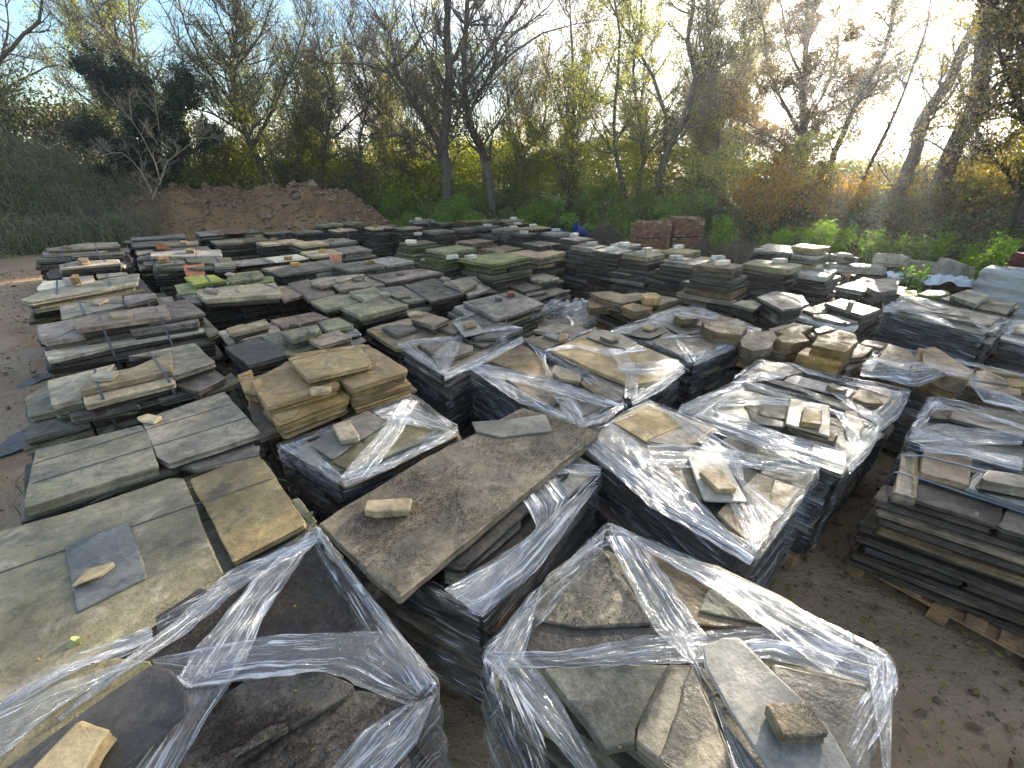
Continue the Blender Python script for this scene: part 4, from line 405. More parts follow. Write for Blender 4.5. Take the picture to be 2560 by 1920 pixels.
{'k': 's63', 'label': 'unwrapped pallet heaped with big angular brown boulders, right of centre', 'group': 'uncovered stone pallets in the middle of the yard', 'kind': 'loose', 'z': 0.8, 'mats': ['sand', 'brown'], 'st': [], 'lay': (0.08,0.13), 'foot': [(3.0,5.373),(4.054,5.981),(4.645,5.159),(3.613,4.429)], 'sl': [([(2.704,4.851),(2.923,5.063),(3.261,5.119),(3.167,4.851),(2.898,4.514),(2.656,4.425),(2.591,4.559)],1.05,0.16, 'sand'),([(3.06,4.712),(3.346,4.972),(3.504,5.0),(3.389,4.615),(3.15,4.52),(3.046,4.567)],1.1,0.14, 'sandpale'),([(3.162,4.264),(3.399,4.538),(3.798,4.764),(3.877,4.636),(3.721,4.352),(3.373,4.056),(3.245,4.178)],1.18,0.2, 'sand'),([(3.036,4.264),(3.25,4.459),(3.581,4.306),(3.301,3.988)],1.08,0.14, 'sandpale'),([(2.939,4.602),(3.135,4.79),(3.342,4.671),(3.072,4.468)],0.98,0.1, 'sand'),([(3.779,4.551),(4.099,4.786),(4.163,4.62),(3.834,4.377),(3.614,4.314)],1.0,0.1, 'sand'),([(3.313,5.294),(3.796,5.568),(3.974,5.443),(3.696,5.208),(3.403,5.152)],1.0,0.1, 'brown'),([(3.961,5.382),(4.194,5.503),(4.267,5.353),(3.889,5.209)],0.98,0.08, 'brown'),([(3.839,5.295),(4.008,5.382),(3.937,5.183),(3.807,5.183)],0.95,0.08, 'sand'),([(3.592,4.359),(3.778,4.463),(3.866,4.359),(3.578,4.201)],0.92,0.1, 'brown'),([(4.185,4.866),(4.369,5.02),(4.572,4.866),(4.336,4.72)],0.97,0.1, 'sand')], 'bd': []},
{'k': 's64', 'label': 'pallet of thin grey flags with a large slab tilted across, behind the boulders', 'group': 'uncovered stone pallets in the middle of the yard', 'kind': 'loose', 'z': 0.85, 'mats': ['greyg', 'dark', 'grey'], 'st': [], 'lay': (0.05,0.08), 'foot': [(3.515,6.711),(4.802,7.745),(4.852,6.88),(3.941,6.031)], 'sl': [([(3.78,6.571),(4.292,6.943),(4.227,6.09),(4.146,5.998),(3.77,5.851)],1.1,0.05, 'grey'),([(3.351,6.406),(3.616,6.643),(3.911,6.591),(3.813,6.406),(3.54,6.129)],1.03,0.05, 'greyg'),([(3.855,6.503),(3.951,6.112),(4.343,6.264),(4.229,6.112),(3.746,5.897)],0.98,0.05, 'grey'),([(4.544,7.351),(4.816,7.052),(4.58,6.514),(4.476,6.448)],1.0,0.05, 'dark2')], 'bd': []},
{'k': 's65', 'label': 'pallet of shiny wet flags carrying a small stone cube, right of the tilted slab pallet', 'group': 'uncovered stone pallets in the middle of the yard', 'kind': 'loose', 'z': 0.85, 'mats': ['dark', 'greyg'], 'st': [], 'lay': (0.05,0.08), 'foot': [(4.281,6.318),(5.628,7.243),(5.794,6.549),(4.771,5.642)], 'sl': [([(4.656,6.289),(5.082,6.559),(5.25,5.956),(4.747,5.639)],1.08,0.05, 'grey'),([(4.082,6.102),(4.298,6.176),(4.744,5.626),(4.581,5.483),(4.285,5.658)],0.95,0.06, 'white'),([(4.307,5.973),(4.57,5.958),(4.71,5.632),(4.484,5.536),(4.239,5.832)],1.0,0.05, 'grey'),([(4.295,6.195),(4.884,6.599),(4.833,6.351),(4.543,6.045),(4.309,6.009)],1.0,0.05, 'greyg')], 'bd': []},
{'k': 's66', 'label': 'dark block pallet with a leaning black slab, in front of the concrete blocks', 'group': 'uncovered stone pallets in the middle of the yard', 'kind': 'loose', 'z': 0.9, 'mats': ['dark', 'mossdark'], 'st': [0.5], 'lay': (0.09,0.13), 'foot': [(6.011,7.984),(7.196,8.732),(7.361,8.101),(6.122,6.966)], 'sl': [([(5.513,7.333),(6.187,7.784),(6.329,7.553),(5.75,6.976)],1.08,0.08, 'lichen'),([(5.817,7.035),(6.308,7.525),(6.703,7.702),(6.814,7.583),(6.16,6.835),(5.71,6.645)],1.15,0.1, 'dark2'),([(5.846,7.149),(6.207,7.351),(6.423,7.149),(5.867,6.685)],1.0,0.1, 'dark2')], 'bd': []},
{'k': 's67', 'label': 'mossy slab pallet stacked above the tall bluish wrapped one, near the right edge', 'group': 'uncovered stone pallets in the middle of the yard', 'kind': 'loose', 'z': 0.95, 'mats': ['mossdark', 'dark'], 'st': [], 'lay': (0.08,0.12), 'foot': [(7.039,6.962),(8.013,7.451),(7.944,6.611),(6.967,5.924)], 'sl': [([(6.662,6.464),(7.282,6.835),(7.259,6.464),(6.584,5.972)],1.15,0.07, 'lichen'),([(6.71,6.636),(6.983,6.771),(6.882,6.257),(6.631,6.063)],1.06,0.07, 'dark2'),([(6.725,6.139),(7.345,6.548),(7.646,6.379),(6.84,5.773)],1.06,0.08, 'mossdark')], 'bd': []},
]
FAR=[
{'key': 'g1', 'label': 'narrow moss covered stack with two white blocks, left of the broad green one', 'group': 'tall moss covered stacks in the middle distance', 'c': (-2.378,11.247), 'z': 1.25, 'w': 1.1, 'd': 1.0, 'rot': 33, 'mats': ['moss', 'mossgrey'], 'top': ['mossgrey'], 'block': [(-2.512,11.17),(-2.075,10.666)], 'lay': (0.07,0.1), 'straps': (), 'tw': 0.7, 'base': 'pallet'},
{'key': 'g2', 'label': 'broad bright green stack of mossy slabs with a stone strip lying on it', 'group': 'tall moss covered stacks in the middle distance', 'c': (-1.416,9.995), 'z': 1.3, 'w': 1.3, 'd': 1.0, 'rot': 33, 'mats': ['moss', 'mossgrey'], 'top': ['mossgreen', 'mossgreen'], 'block': [(-1.297,9.549)], 'lay': (0.07,0.1), 'straps': (), 'tw': 0.7, 'base': 'pallet'},
{'key': 'g3', 'label': 'right hand one of the mossy green stacks, its top slab pale green and flat', 'group': 'tall moss covered stacks in the middle distance', 'c': (-0.33,9.708), 'z': 1.15, 'w': 1.3, 'd': 1.0, 'rot': 33, 'mats': ['moss', 'mossgrey', 'moss'], 'top': ['mossgreen'], 'block': [(-0.897,9.549)], 'lay': (0.07,0.1), 'straps': (), 'tw': 0.95, 'base': 'pallet'},
{'key': 'b1', 'label': 'rough brown walling stone stack directly behind the mossy green stacks', 'group': 'tall moss covered stacks in the middle distance', 'c': (-0.179,11.354), 'z': 1.1, 'w': 1.2, 'd': 1.0, 'rot': 33, 'mats': ['sand', 'brown'], 'top': ['sand', 'sand'], 'block': [], 'lay': (0.07,0.1), 'straps': (), 'tw': 0.7, 'base': 'pallet'},
{'key': 'b2', 'label': 'brown stack with lumpy rounded stones at the end of the mossy row', 'group': 'tall moss covered stacks in the middle distance', 'c': (0.592,10.761), 'z': 1.1, 'w': 1.1, 'd': 1.0, 'rot': 33, 'mats': ['sand', 'sandpale'], 'top': ['sandpale'], 'block': [], 'lay': (0.07,0.1), 'straps': (), 'tw': 0.95, 'base': 'pallet'},
{'key': 'b3', 'label': 'low spread of brown stone at the back of the mossy stacks', 'group': 'tall moss covered stacks in the middle distance', 'c': (-1.102,13.083), 'z': 1.05, 'w': 1.2, 'd': 1.0, 'rot': 33, 'mats': ['sand', 'brown'], 'top': ['sand', 'brown'], 'block': [], 'lay': (0.07,0.1), 'straps': (), 'tw': 0.7, 'base': 'pallet'},
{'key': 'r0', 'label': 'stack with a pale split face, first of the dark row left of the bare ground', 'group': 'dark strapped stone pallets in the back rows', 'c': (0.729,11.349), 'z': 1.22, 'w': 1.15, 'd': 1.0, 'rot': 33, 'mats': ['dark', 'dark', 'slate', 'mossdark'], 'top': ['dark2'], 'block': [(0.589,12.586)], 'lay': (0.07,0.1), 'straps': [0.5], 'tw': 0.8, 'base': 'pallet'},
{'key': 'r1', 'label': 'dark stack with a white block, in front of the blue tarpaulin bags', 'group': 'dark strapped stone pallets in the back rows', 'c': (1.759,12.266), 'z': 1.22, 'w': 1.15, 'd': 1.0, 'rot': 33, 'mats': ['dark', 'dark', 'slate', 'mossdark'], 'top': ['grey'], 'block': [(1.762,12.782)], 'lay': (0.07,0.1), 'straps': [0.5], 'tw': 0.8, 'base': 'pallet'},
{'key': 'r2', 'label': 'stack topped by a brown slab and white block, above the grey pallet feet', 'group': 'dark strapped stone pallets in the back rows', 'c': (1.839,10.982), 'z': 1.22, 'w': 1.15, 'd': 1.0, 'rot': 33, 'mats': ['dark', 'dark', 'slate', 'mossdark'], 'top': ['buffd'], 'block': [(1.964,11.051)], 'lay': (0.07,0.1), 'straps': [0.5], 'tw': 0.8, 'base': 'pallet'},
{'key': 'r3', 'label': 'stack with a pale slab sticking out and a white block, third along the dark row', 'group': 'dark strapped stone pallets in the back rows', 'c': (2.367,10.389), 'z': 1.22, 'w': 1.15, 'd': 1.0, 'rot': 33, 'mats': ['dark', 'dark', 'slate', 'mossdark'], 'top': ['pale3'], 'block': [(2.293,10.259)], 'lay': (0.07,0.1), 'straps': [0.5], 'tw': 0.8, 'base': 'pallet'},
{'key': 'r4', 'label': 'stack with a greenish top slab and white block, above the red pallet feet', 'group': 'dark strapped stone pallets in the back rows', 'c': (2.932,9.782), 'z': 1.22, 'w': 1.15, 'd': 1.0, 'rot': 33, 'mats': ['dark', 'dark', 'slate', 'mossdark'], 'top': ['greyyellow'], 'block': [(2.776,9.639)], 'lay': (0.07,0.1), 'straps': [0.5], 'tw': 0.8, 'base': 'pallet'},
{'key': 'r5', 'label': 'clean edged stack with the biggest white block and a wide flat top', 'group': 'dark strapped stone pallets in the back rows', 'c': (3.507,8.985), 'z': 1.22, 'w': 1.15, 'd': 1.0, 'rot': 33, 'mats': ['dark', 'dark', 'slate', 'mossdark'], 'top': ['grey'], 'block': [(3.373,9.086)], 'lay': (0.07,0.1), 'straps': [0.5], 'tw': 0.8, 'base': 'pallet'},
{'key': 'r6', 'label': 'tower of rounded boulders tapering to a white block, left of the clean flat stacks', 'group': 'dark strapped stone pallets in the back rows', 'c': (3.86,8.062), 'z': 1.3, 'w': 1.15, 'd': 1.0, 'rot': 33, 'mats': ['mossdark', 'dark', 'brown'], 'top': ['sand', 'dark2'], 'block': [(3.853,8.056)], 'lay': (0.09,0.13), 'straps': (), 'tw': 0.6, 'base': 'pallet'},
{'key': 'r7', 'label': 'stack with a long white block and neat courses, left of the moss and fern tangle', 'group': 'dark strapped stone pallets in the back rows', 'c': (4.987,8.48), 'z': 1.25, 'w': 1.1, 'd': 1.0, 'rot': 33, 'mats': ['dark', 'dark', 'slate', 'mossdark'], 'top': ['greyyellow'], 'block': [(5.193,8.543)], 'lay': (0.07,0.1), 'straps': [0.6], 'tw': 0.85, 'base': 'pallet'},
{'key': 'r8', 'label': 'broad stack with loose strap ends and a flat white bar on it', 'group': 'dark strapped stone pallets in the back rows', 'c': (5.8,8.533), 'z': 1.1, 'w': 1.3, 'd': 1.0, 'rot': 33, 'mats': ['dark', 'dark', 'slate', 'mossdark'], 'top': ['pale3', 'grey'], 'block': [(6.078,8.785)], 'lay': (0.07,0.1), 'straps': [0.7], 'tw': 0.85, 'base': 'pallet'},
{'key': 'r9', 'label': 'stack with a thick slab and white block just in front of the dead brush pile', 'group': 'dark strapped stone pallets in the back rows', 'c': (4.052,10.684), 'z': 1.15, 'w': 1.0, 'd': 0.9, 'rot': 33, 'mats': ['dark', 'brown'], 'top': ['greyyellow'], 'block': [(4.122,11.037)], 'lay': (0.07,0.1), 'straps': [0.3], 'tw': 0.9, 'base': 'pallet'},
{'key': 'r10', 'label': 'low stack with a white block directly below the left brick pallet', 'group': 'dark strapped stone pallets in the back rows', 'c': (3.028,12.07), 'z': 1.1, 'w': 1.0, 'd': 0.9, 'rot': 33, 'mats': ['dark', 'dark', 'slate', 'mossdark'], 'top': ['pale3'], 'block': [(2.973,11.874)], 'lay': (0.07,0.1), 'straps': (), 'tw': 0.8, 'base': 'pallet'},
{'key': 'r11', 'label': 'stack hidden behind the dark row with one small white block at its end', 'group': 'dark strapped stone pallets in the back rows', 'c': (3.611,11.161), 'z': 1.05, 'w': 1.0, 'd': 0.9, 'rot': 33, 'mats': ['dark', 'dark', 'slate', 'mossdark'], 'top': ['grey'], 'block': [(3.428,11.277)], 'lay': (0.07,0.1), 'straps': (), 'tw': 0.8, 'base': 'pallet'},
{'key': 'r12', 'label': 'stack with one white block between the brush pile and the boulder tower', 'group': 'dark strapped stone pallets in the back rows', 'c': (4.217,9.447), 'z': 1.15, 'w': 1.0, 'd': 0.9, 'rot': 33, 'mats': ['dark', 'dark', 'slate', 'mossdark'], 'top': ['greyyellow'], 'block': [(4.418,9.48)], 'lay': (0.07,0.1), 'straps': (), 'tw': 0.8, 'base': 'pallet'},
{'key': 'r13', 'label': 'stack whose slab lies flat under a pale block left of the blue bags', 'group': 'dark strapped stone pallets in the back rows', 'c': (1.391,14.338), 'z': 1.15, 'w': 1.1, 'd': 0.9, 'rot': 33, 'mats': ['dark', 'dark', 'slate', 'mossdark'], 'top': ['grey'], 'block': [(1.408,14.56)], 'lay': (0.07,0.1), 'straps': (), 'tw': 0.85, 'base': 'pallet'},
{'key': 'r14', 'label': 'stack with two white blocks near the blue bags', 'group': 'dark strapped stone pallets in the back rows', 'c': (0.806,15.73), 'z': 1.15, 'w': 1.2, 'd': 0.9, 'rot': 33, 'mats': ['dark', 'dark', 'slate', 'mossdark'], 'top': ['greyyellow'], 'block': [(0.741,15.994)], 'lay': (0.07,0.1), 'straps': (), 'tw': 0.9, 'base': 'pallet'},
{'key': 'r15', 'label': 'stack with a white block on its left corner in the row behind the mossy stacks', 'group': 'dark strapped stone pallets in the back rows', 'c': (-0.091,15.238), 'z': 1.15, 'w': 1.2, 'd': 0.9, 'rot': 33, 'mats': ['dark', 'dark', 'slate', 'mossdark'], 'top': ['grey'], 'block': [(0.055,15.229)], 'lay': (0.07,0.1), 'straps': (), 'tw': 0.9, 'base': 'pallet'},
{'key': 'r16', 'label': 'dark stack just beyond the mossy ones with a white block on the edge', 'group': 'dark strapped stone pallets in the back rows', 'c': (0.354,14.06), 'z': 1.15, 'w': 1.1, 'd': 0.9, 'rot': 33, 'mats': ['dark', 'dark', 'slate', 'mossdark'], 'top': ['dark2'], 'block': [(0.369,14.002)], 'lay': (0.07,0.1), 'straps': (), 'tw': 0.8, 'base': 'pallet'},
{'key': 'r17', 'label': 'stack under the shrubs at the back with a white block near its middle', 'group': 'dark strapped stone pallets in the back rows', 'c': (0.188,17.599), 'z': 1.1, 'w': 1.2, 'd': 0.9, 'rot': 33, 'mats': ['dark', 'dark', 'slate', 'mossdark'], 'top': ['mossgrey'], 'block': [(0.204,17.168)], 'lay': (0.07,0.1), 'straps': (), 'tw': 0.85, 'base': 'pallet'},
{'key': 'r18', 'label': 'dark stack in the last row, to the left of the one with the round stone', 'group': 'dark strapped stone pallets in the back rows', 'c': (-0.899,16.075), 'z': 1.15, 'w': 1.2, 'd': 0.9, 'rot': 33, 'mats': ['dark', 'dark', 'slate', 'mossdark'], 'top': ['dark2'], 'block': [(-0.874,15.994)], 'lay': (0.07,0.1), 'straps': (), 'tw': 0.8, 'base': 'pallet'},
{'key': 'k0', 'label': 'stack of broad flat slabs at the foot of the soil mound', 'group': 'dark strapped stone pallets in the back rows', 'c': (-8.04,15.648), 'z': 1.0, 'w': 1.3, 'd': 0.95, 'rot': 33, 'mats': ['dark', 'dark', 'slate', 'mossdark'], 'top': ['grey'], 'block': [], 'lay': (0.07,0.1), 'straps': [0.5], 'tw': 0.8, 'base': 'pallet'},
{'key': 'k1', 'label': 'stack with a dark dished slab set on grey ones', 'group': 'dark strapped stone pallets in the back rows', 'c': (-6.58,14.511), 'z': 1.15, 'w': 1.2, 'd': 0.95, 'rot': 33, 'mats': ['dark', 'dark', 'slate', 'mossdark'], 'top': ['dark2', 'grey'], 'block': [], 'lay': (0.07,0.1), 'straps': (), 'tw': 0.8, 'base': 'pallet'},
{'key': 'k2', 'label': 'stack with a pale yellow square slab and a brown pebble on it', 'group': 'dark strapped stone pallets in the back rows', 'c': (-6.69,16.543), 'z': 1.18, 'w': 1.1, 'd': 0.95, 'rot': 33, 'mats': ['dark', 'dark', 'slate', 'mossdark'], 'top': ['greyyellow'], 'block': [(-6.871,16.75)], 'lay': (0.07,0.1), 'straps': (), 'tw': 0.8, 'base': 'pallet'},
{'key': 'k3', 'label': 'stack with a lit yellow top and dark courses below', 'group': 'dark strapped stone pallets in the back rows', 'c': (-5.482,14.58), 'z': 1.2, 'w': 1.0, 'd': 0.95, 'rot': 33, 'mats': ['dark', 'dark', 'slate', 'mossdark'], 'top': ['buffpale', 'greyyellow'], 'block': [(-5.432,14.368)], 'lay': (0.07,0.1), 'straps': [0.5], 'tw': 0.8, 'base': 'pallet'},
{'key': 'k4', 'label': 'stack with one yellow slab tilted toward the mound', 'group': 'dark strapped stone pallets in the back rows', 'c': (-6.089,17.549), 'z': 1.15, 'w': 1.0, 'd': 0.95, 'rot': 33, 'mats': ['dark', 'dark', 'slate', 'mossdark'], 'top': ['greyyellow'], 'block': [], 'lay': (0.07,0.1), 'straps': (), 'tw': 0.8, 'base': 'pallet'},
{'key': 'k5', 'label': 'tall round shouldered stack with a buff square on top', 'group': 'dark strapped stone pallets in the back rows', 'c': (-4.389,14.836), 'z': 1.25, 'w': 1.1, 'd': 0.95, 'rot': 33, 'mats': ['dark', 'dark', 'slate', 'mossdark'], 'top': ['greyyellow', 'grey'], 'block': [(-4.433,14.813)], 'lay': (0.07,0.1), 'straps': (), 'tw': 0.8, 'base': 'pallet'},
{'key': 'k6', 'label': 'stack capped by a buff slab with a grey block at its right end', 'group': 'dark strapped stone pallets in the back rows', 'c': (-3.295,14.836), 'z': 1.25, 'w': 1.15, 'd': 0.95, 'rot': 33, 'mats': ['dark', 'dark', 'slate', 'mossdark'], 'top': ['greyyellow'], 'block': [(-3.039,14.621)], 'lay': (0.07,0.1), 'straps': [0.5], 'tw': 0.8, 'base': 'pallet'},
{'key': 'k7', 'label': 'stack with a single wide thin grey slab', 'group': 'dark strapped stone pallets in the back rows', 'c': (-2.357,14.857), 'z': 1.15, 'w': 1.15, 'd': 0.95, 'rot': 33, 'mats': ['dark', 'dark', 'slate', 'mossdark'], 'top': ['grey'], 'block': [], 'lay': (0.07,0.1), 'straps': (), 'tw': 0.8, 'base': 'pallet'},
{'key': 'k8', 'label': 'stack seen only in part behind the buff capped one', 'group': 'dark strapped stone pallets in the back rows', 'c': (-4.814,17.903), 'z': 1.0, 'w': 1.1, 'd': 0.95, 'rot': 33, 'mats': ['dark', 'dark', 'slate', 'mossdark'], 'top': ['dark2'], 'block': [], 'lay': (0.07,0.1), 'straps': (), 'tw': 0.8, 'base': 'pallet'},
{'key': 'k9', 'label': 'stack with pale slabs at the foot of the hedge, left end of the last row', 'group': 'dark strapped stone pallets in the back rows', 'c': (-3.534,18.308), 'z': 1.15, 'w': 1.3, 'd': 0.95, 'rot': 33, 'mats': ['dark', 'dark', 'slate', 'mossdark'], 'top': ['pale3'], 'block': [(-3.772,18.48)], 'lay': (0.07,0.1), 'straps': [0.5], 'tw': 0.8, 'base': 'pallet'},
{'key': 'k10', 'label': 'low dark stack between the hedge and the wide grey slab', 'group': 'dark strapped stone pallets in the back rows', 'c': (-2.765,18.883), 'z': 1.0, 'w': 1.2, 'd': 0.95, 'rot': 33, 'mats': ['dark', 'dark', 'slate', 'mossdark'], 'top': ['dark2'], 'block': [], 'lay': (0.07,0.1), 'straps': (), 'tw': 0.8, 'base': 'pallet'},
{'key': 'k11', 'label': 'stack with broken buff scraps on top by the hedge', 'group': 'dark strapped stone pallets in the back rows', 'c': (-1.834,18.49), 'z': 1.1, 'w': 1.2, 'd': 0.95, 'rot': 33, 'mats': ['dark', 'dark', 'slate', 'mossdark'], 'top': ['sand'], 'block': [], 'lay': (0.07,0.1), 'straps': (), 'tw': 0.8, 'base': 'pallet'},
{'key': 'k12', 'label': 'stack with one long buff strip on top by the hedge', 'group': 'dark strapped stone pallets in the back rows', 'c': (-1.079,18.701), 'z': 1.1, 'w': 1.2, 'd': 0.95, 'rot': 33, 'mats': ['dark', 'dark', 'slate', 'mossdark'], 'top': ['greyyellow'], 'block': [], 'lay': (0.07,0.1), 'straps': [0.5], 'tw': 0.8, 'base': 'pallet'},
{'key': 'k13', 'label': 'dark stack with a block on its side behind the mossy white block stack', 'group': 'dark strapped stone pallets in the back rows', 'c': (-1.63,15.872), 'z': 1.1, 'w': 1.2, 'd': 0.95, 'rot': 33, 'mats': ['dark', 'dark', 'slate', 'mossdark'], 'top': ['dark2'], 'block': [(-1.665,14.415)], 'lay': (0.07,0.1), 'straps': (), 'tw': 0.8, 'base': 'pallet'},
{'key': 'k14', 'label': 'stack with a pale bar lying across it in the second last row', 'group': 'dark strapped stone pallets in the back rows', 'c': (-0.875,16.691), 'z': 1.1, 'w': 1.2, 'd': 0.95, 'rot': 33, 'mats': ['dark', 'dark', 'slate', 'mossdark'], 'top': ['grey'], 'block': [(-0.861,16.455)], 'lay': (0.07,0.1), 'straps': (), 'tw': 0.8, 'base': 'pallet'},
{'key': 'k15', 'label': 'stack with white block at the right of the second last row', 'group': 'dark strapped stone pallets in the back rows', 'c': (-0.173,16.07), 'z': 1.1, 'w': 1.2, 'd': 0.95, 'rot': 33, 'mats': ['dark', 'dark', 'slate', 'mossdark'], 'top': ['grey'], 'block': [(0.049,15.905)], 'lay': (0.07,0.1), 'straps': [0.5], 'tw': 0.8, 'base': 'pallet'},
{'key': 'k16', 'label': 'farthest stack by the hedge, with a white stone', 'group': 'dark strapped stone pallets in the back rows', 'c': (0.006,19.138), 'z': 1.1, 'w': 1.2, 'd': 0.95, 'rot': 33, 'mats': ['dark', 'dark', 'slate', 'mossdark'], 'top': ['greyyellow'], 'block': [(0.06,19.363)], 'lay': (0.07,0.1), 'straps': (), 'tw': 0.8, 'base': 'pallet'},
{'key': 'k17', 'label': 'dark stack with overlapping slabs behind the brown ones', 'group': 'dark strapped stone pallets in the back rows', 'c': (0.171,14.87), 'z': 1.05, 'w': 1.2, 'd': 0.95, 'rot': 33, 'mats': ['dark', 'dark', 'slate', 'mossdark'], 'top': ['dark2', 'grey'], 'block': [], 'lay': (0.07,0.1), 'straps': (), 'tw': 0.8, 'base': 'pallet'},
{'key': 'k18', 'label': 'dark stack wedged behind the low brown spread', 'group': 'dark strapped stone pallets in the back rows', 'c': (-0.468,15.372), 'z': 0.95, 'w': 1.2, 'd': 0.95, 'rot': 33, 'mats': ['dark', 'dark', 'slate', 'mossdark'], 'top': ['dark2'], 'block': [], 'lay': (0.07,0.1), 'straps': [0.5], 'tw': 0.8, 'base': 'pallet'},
{'key': 'l1', 'label': 'wide pallet of thin flags with a brown board lying across, by the soil mound', 'group': 'strapped pallets of stone in the left rows', 'c': (-9.024,14.457), 'z': 1.15, 'w': 1.7, 'd': 1.2, 'rot': 20, 'mats': ['dark', 'grey'], 'top': ['pale3', 'grey'], 'block': [], 'lay': (0.03,0.05), 'straps': (), 'tw': 0.98, 'base': 'pallet'},
{'key': 'l2', 'label': 'strapped pallet of grey blocks below the thin flags, sagging at its right end', 'group': 'strapped pallets of stone in the left rows', 'c': (-7.751,12.776), 'z': 1.12, 'w': 1.3, 'd': 0.9, 'rot': 20, 'mats': ['dark', 'mossgrey'], 'top': ['greyyellow', 'greengrey'], 'block': [(-7.441,13.247)], 'lay': (0.07,0.1), 'straps': [0.6], 'tw': 0.95, 'base': 'pallet'},
{'key': 'l3', 'label': 'strapped pallet of lit yellow slabs with a round brown stone at its back', 'group': 'strapped pallets of stone in the left rows', 'c': (-6.56,12.582), 'z': 1.1, 'w': 1.1, 'd': 0.8, 'rot': 20, 'mats': ['dark', 'mossgrey'], 'top': ['buffpale'], 'block': [(-6.761,12.752)], 'lay': (0.07,0.1), 'straps': [0.5], 'tw': 0.95, 'base': 'pallet'},
{'key': 'l4', 'label': 'strapped pallet with a long pale yellow plank, in front of the dished dark slab', 'group': 'strapped pallets of stone in the left rows', 'c': (-5.283,12.582), 'z': 1.1, 'w': 1.5, 'd': 0.9, 'rot': 20, 'mats': ['dark', 'grey'], 'top': ['buffpale', 'grey'], 'block': [(-5.089,12.672)], 'lay': (0.05,0.07), 'straps': [0.3], 'tw': 0.95, 'base': 'pallet'},
{'key': 'l5', 'label': 'strapped pallet with broken clay tile pieces along its top and a tile on its front', 'group': 'strapped pallets of stone in the left rows', 'c': (-4.312,11.155), 'z': 1.08, 'w': 1.5, 'd': 0.9, 'rot': 20, 'mats': ['dark', 'grey'], 'top': ['buffpale', 'buffd'], 'block': [(-4.651,10.928)], 'lay': (0.05,0.07), 'straps': [0.75], 'tw': 0.95, 'base': 'pallet'},
{'key': 'l6', 'label': 'strapped pallet of thin white edged slates near the yellow lit pallets', 'group': 'strapped pallets of stone in the left rows', 'c': (-5.493,10.081), 'z': 1.05, 'w': 1.5, 'd': 0.8, 'rot': 20, 'mats': ['dark', 'slate', 'pale3'], 'top': ['pale3', 'white'], 'block': [(-5.093,10.056)], 'lay': (0.03,0.05), 'straps': [0.4], 'tw': 0.95, 'base': 'pallet'},
{'key': 'l7', 'label': 'strapped pallet of dark riven slabs with two straps, behind the lichen speckled one', 'group': 'strapped pallets of stone in the left rows', 'c': (-4.206,8.99), 'z': 1.1, 'w': 1.5, 'd': 0.9, 'rot': 24, 'mats': ['dark', 'greyg'], 'top': ['dark2'], 'block': [(-4.47,9.04)], 'lay': (0.07,0.1), 'straps': [0.35,0.7], 'tw': 0.9, 'base': 'pallet'},
{'key': 'l8', 'label': 'strapped pallet of curved rustic slabs whose ends fan out, left of the green stacks', 'group': 'strapped pallets of stone in the left rows', 'c': (-2.95,9.412), 'z': 1.1, 'w': 1.5, 'd': 0.9, 'rot': 26, 'mats': ['dark', 'greyg'], 'top': ['grey', 'pale3'], 'block': [(-3.01,9.287)], 'lay': (0.07,0.1), 'straps': [0.5], 'tw': 0.9, 'base': 'pallet'},
{'key': 'q1', 'label': 'slanting pile of bluish slates at the back, before the ferns', 'group': 'uncovered stone pallets in the middle of the yard', 'c': (5.853,9.834), 'z': 1.35, 'w': 1.1, 'd': 0.8, 'rot': 25, 'mats': ['slateblue', 'dark'], 'top': ['slateblue'], 'block': [], 'lay': (0.04,0.06), 'straps': (), 'tw': 0.95, 'base': 'pallet'},
{'key': 'q2', 'label': 'small column of pale and golden slabs standing beside the slate pile', 'group': 'uncovered stone pallets in the middle of the yard', 'c': (6.048,9.01), 'z': 1.5, 'w': 0.6, 'd': 0.5, 'rot': 15, 'mats': ['pale3', 'goldpale'], 'top': ['goldpale', 'gold'], 'block': [], 'lay': (0.07,0.1), 'straps': (), 'tw': 1, 'base': 'pallet'},
]
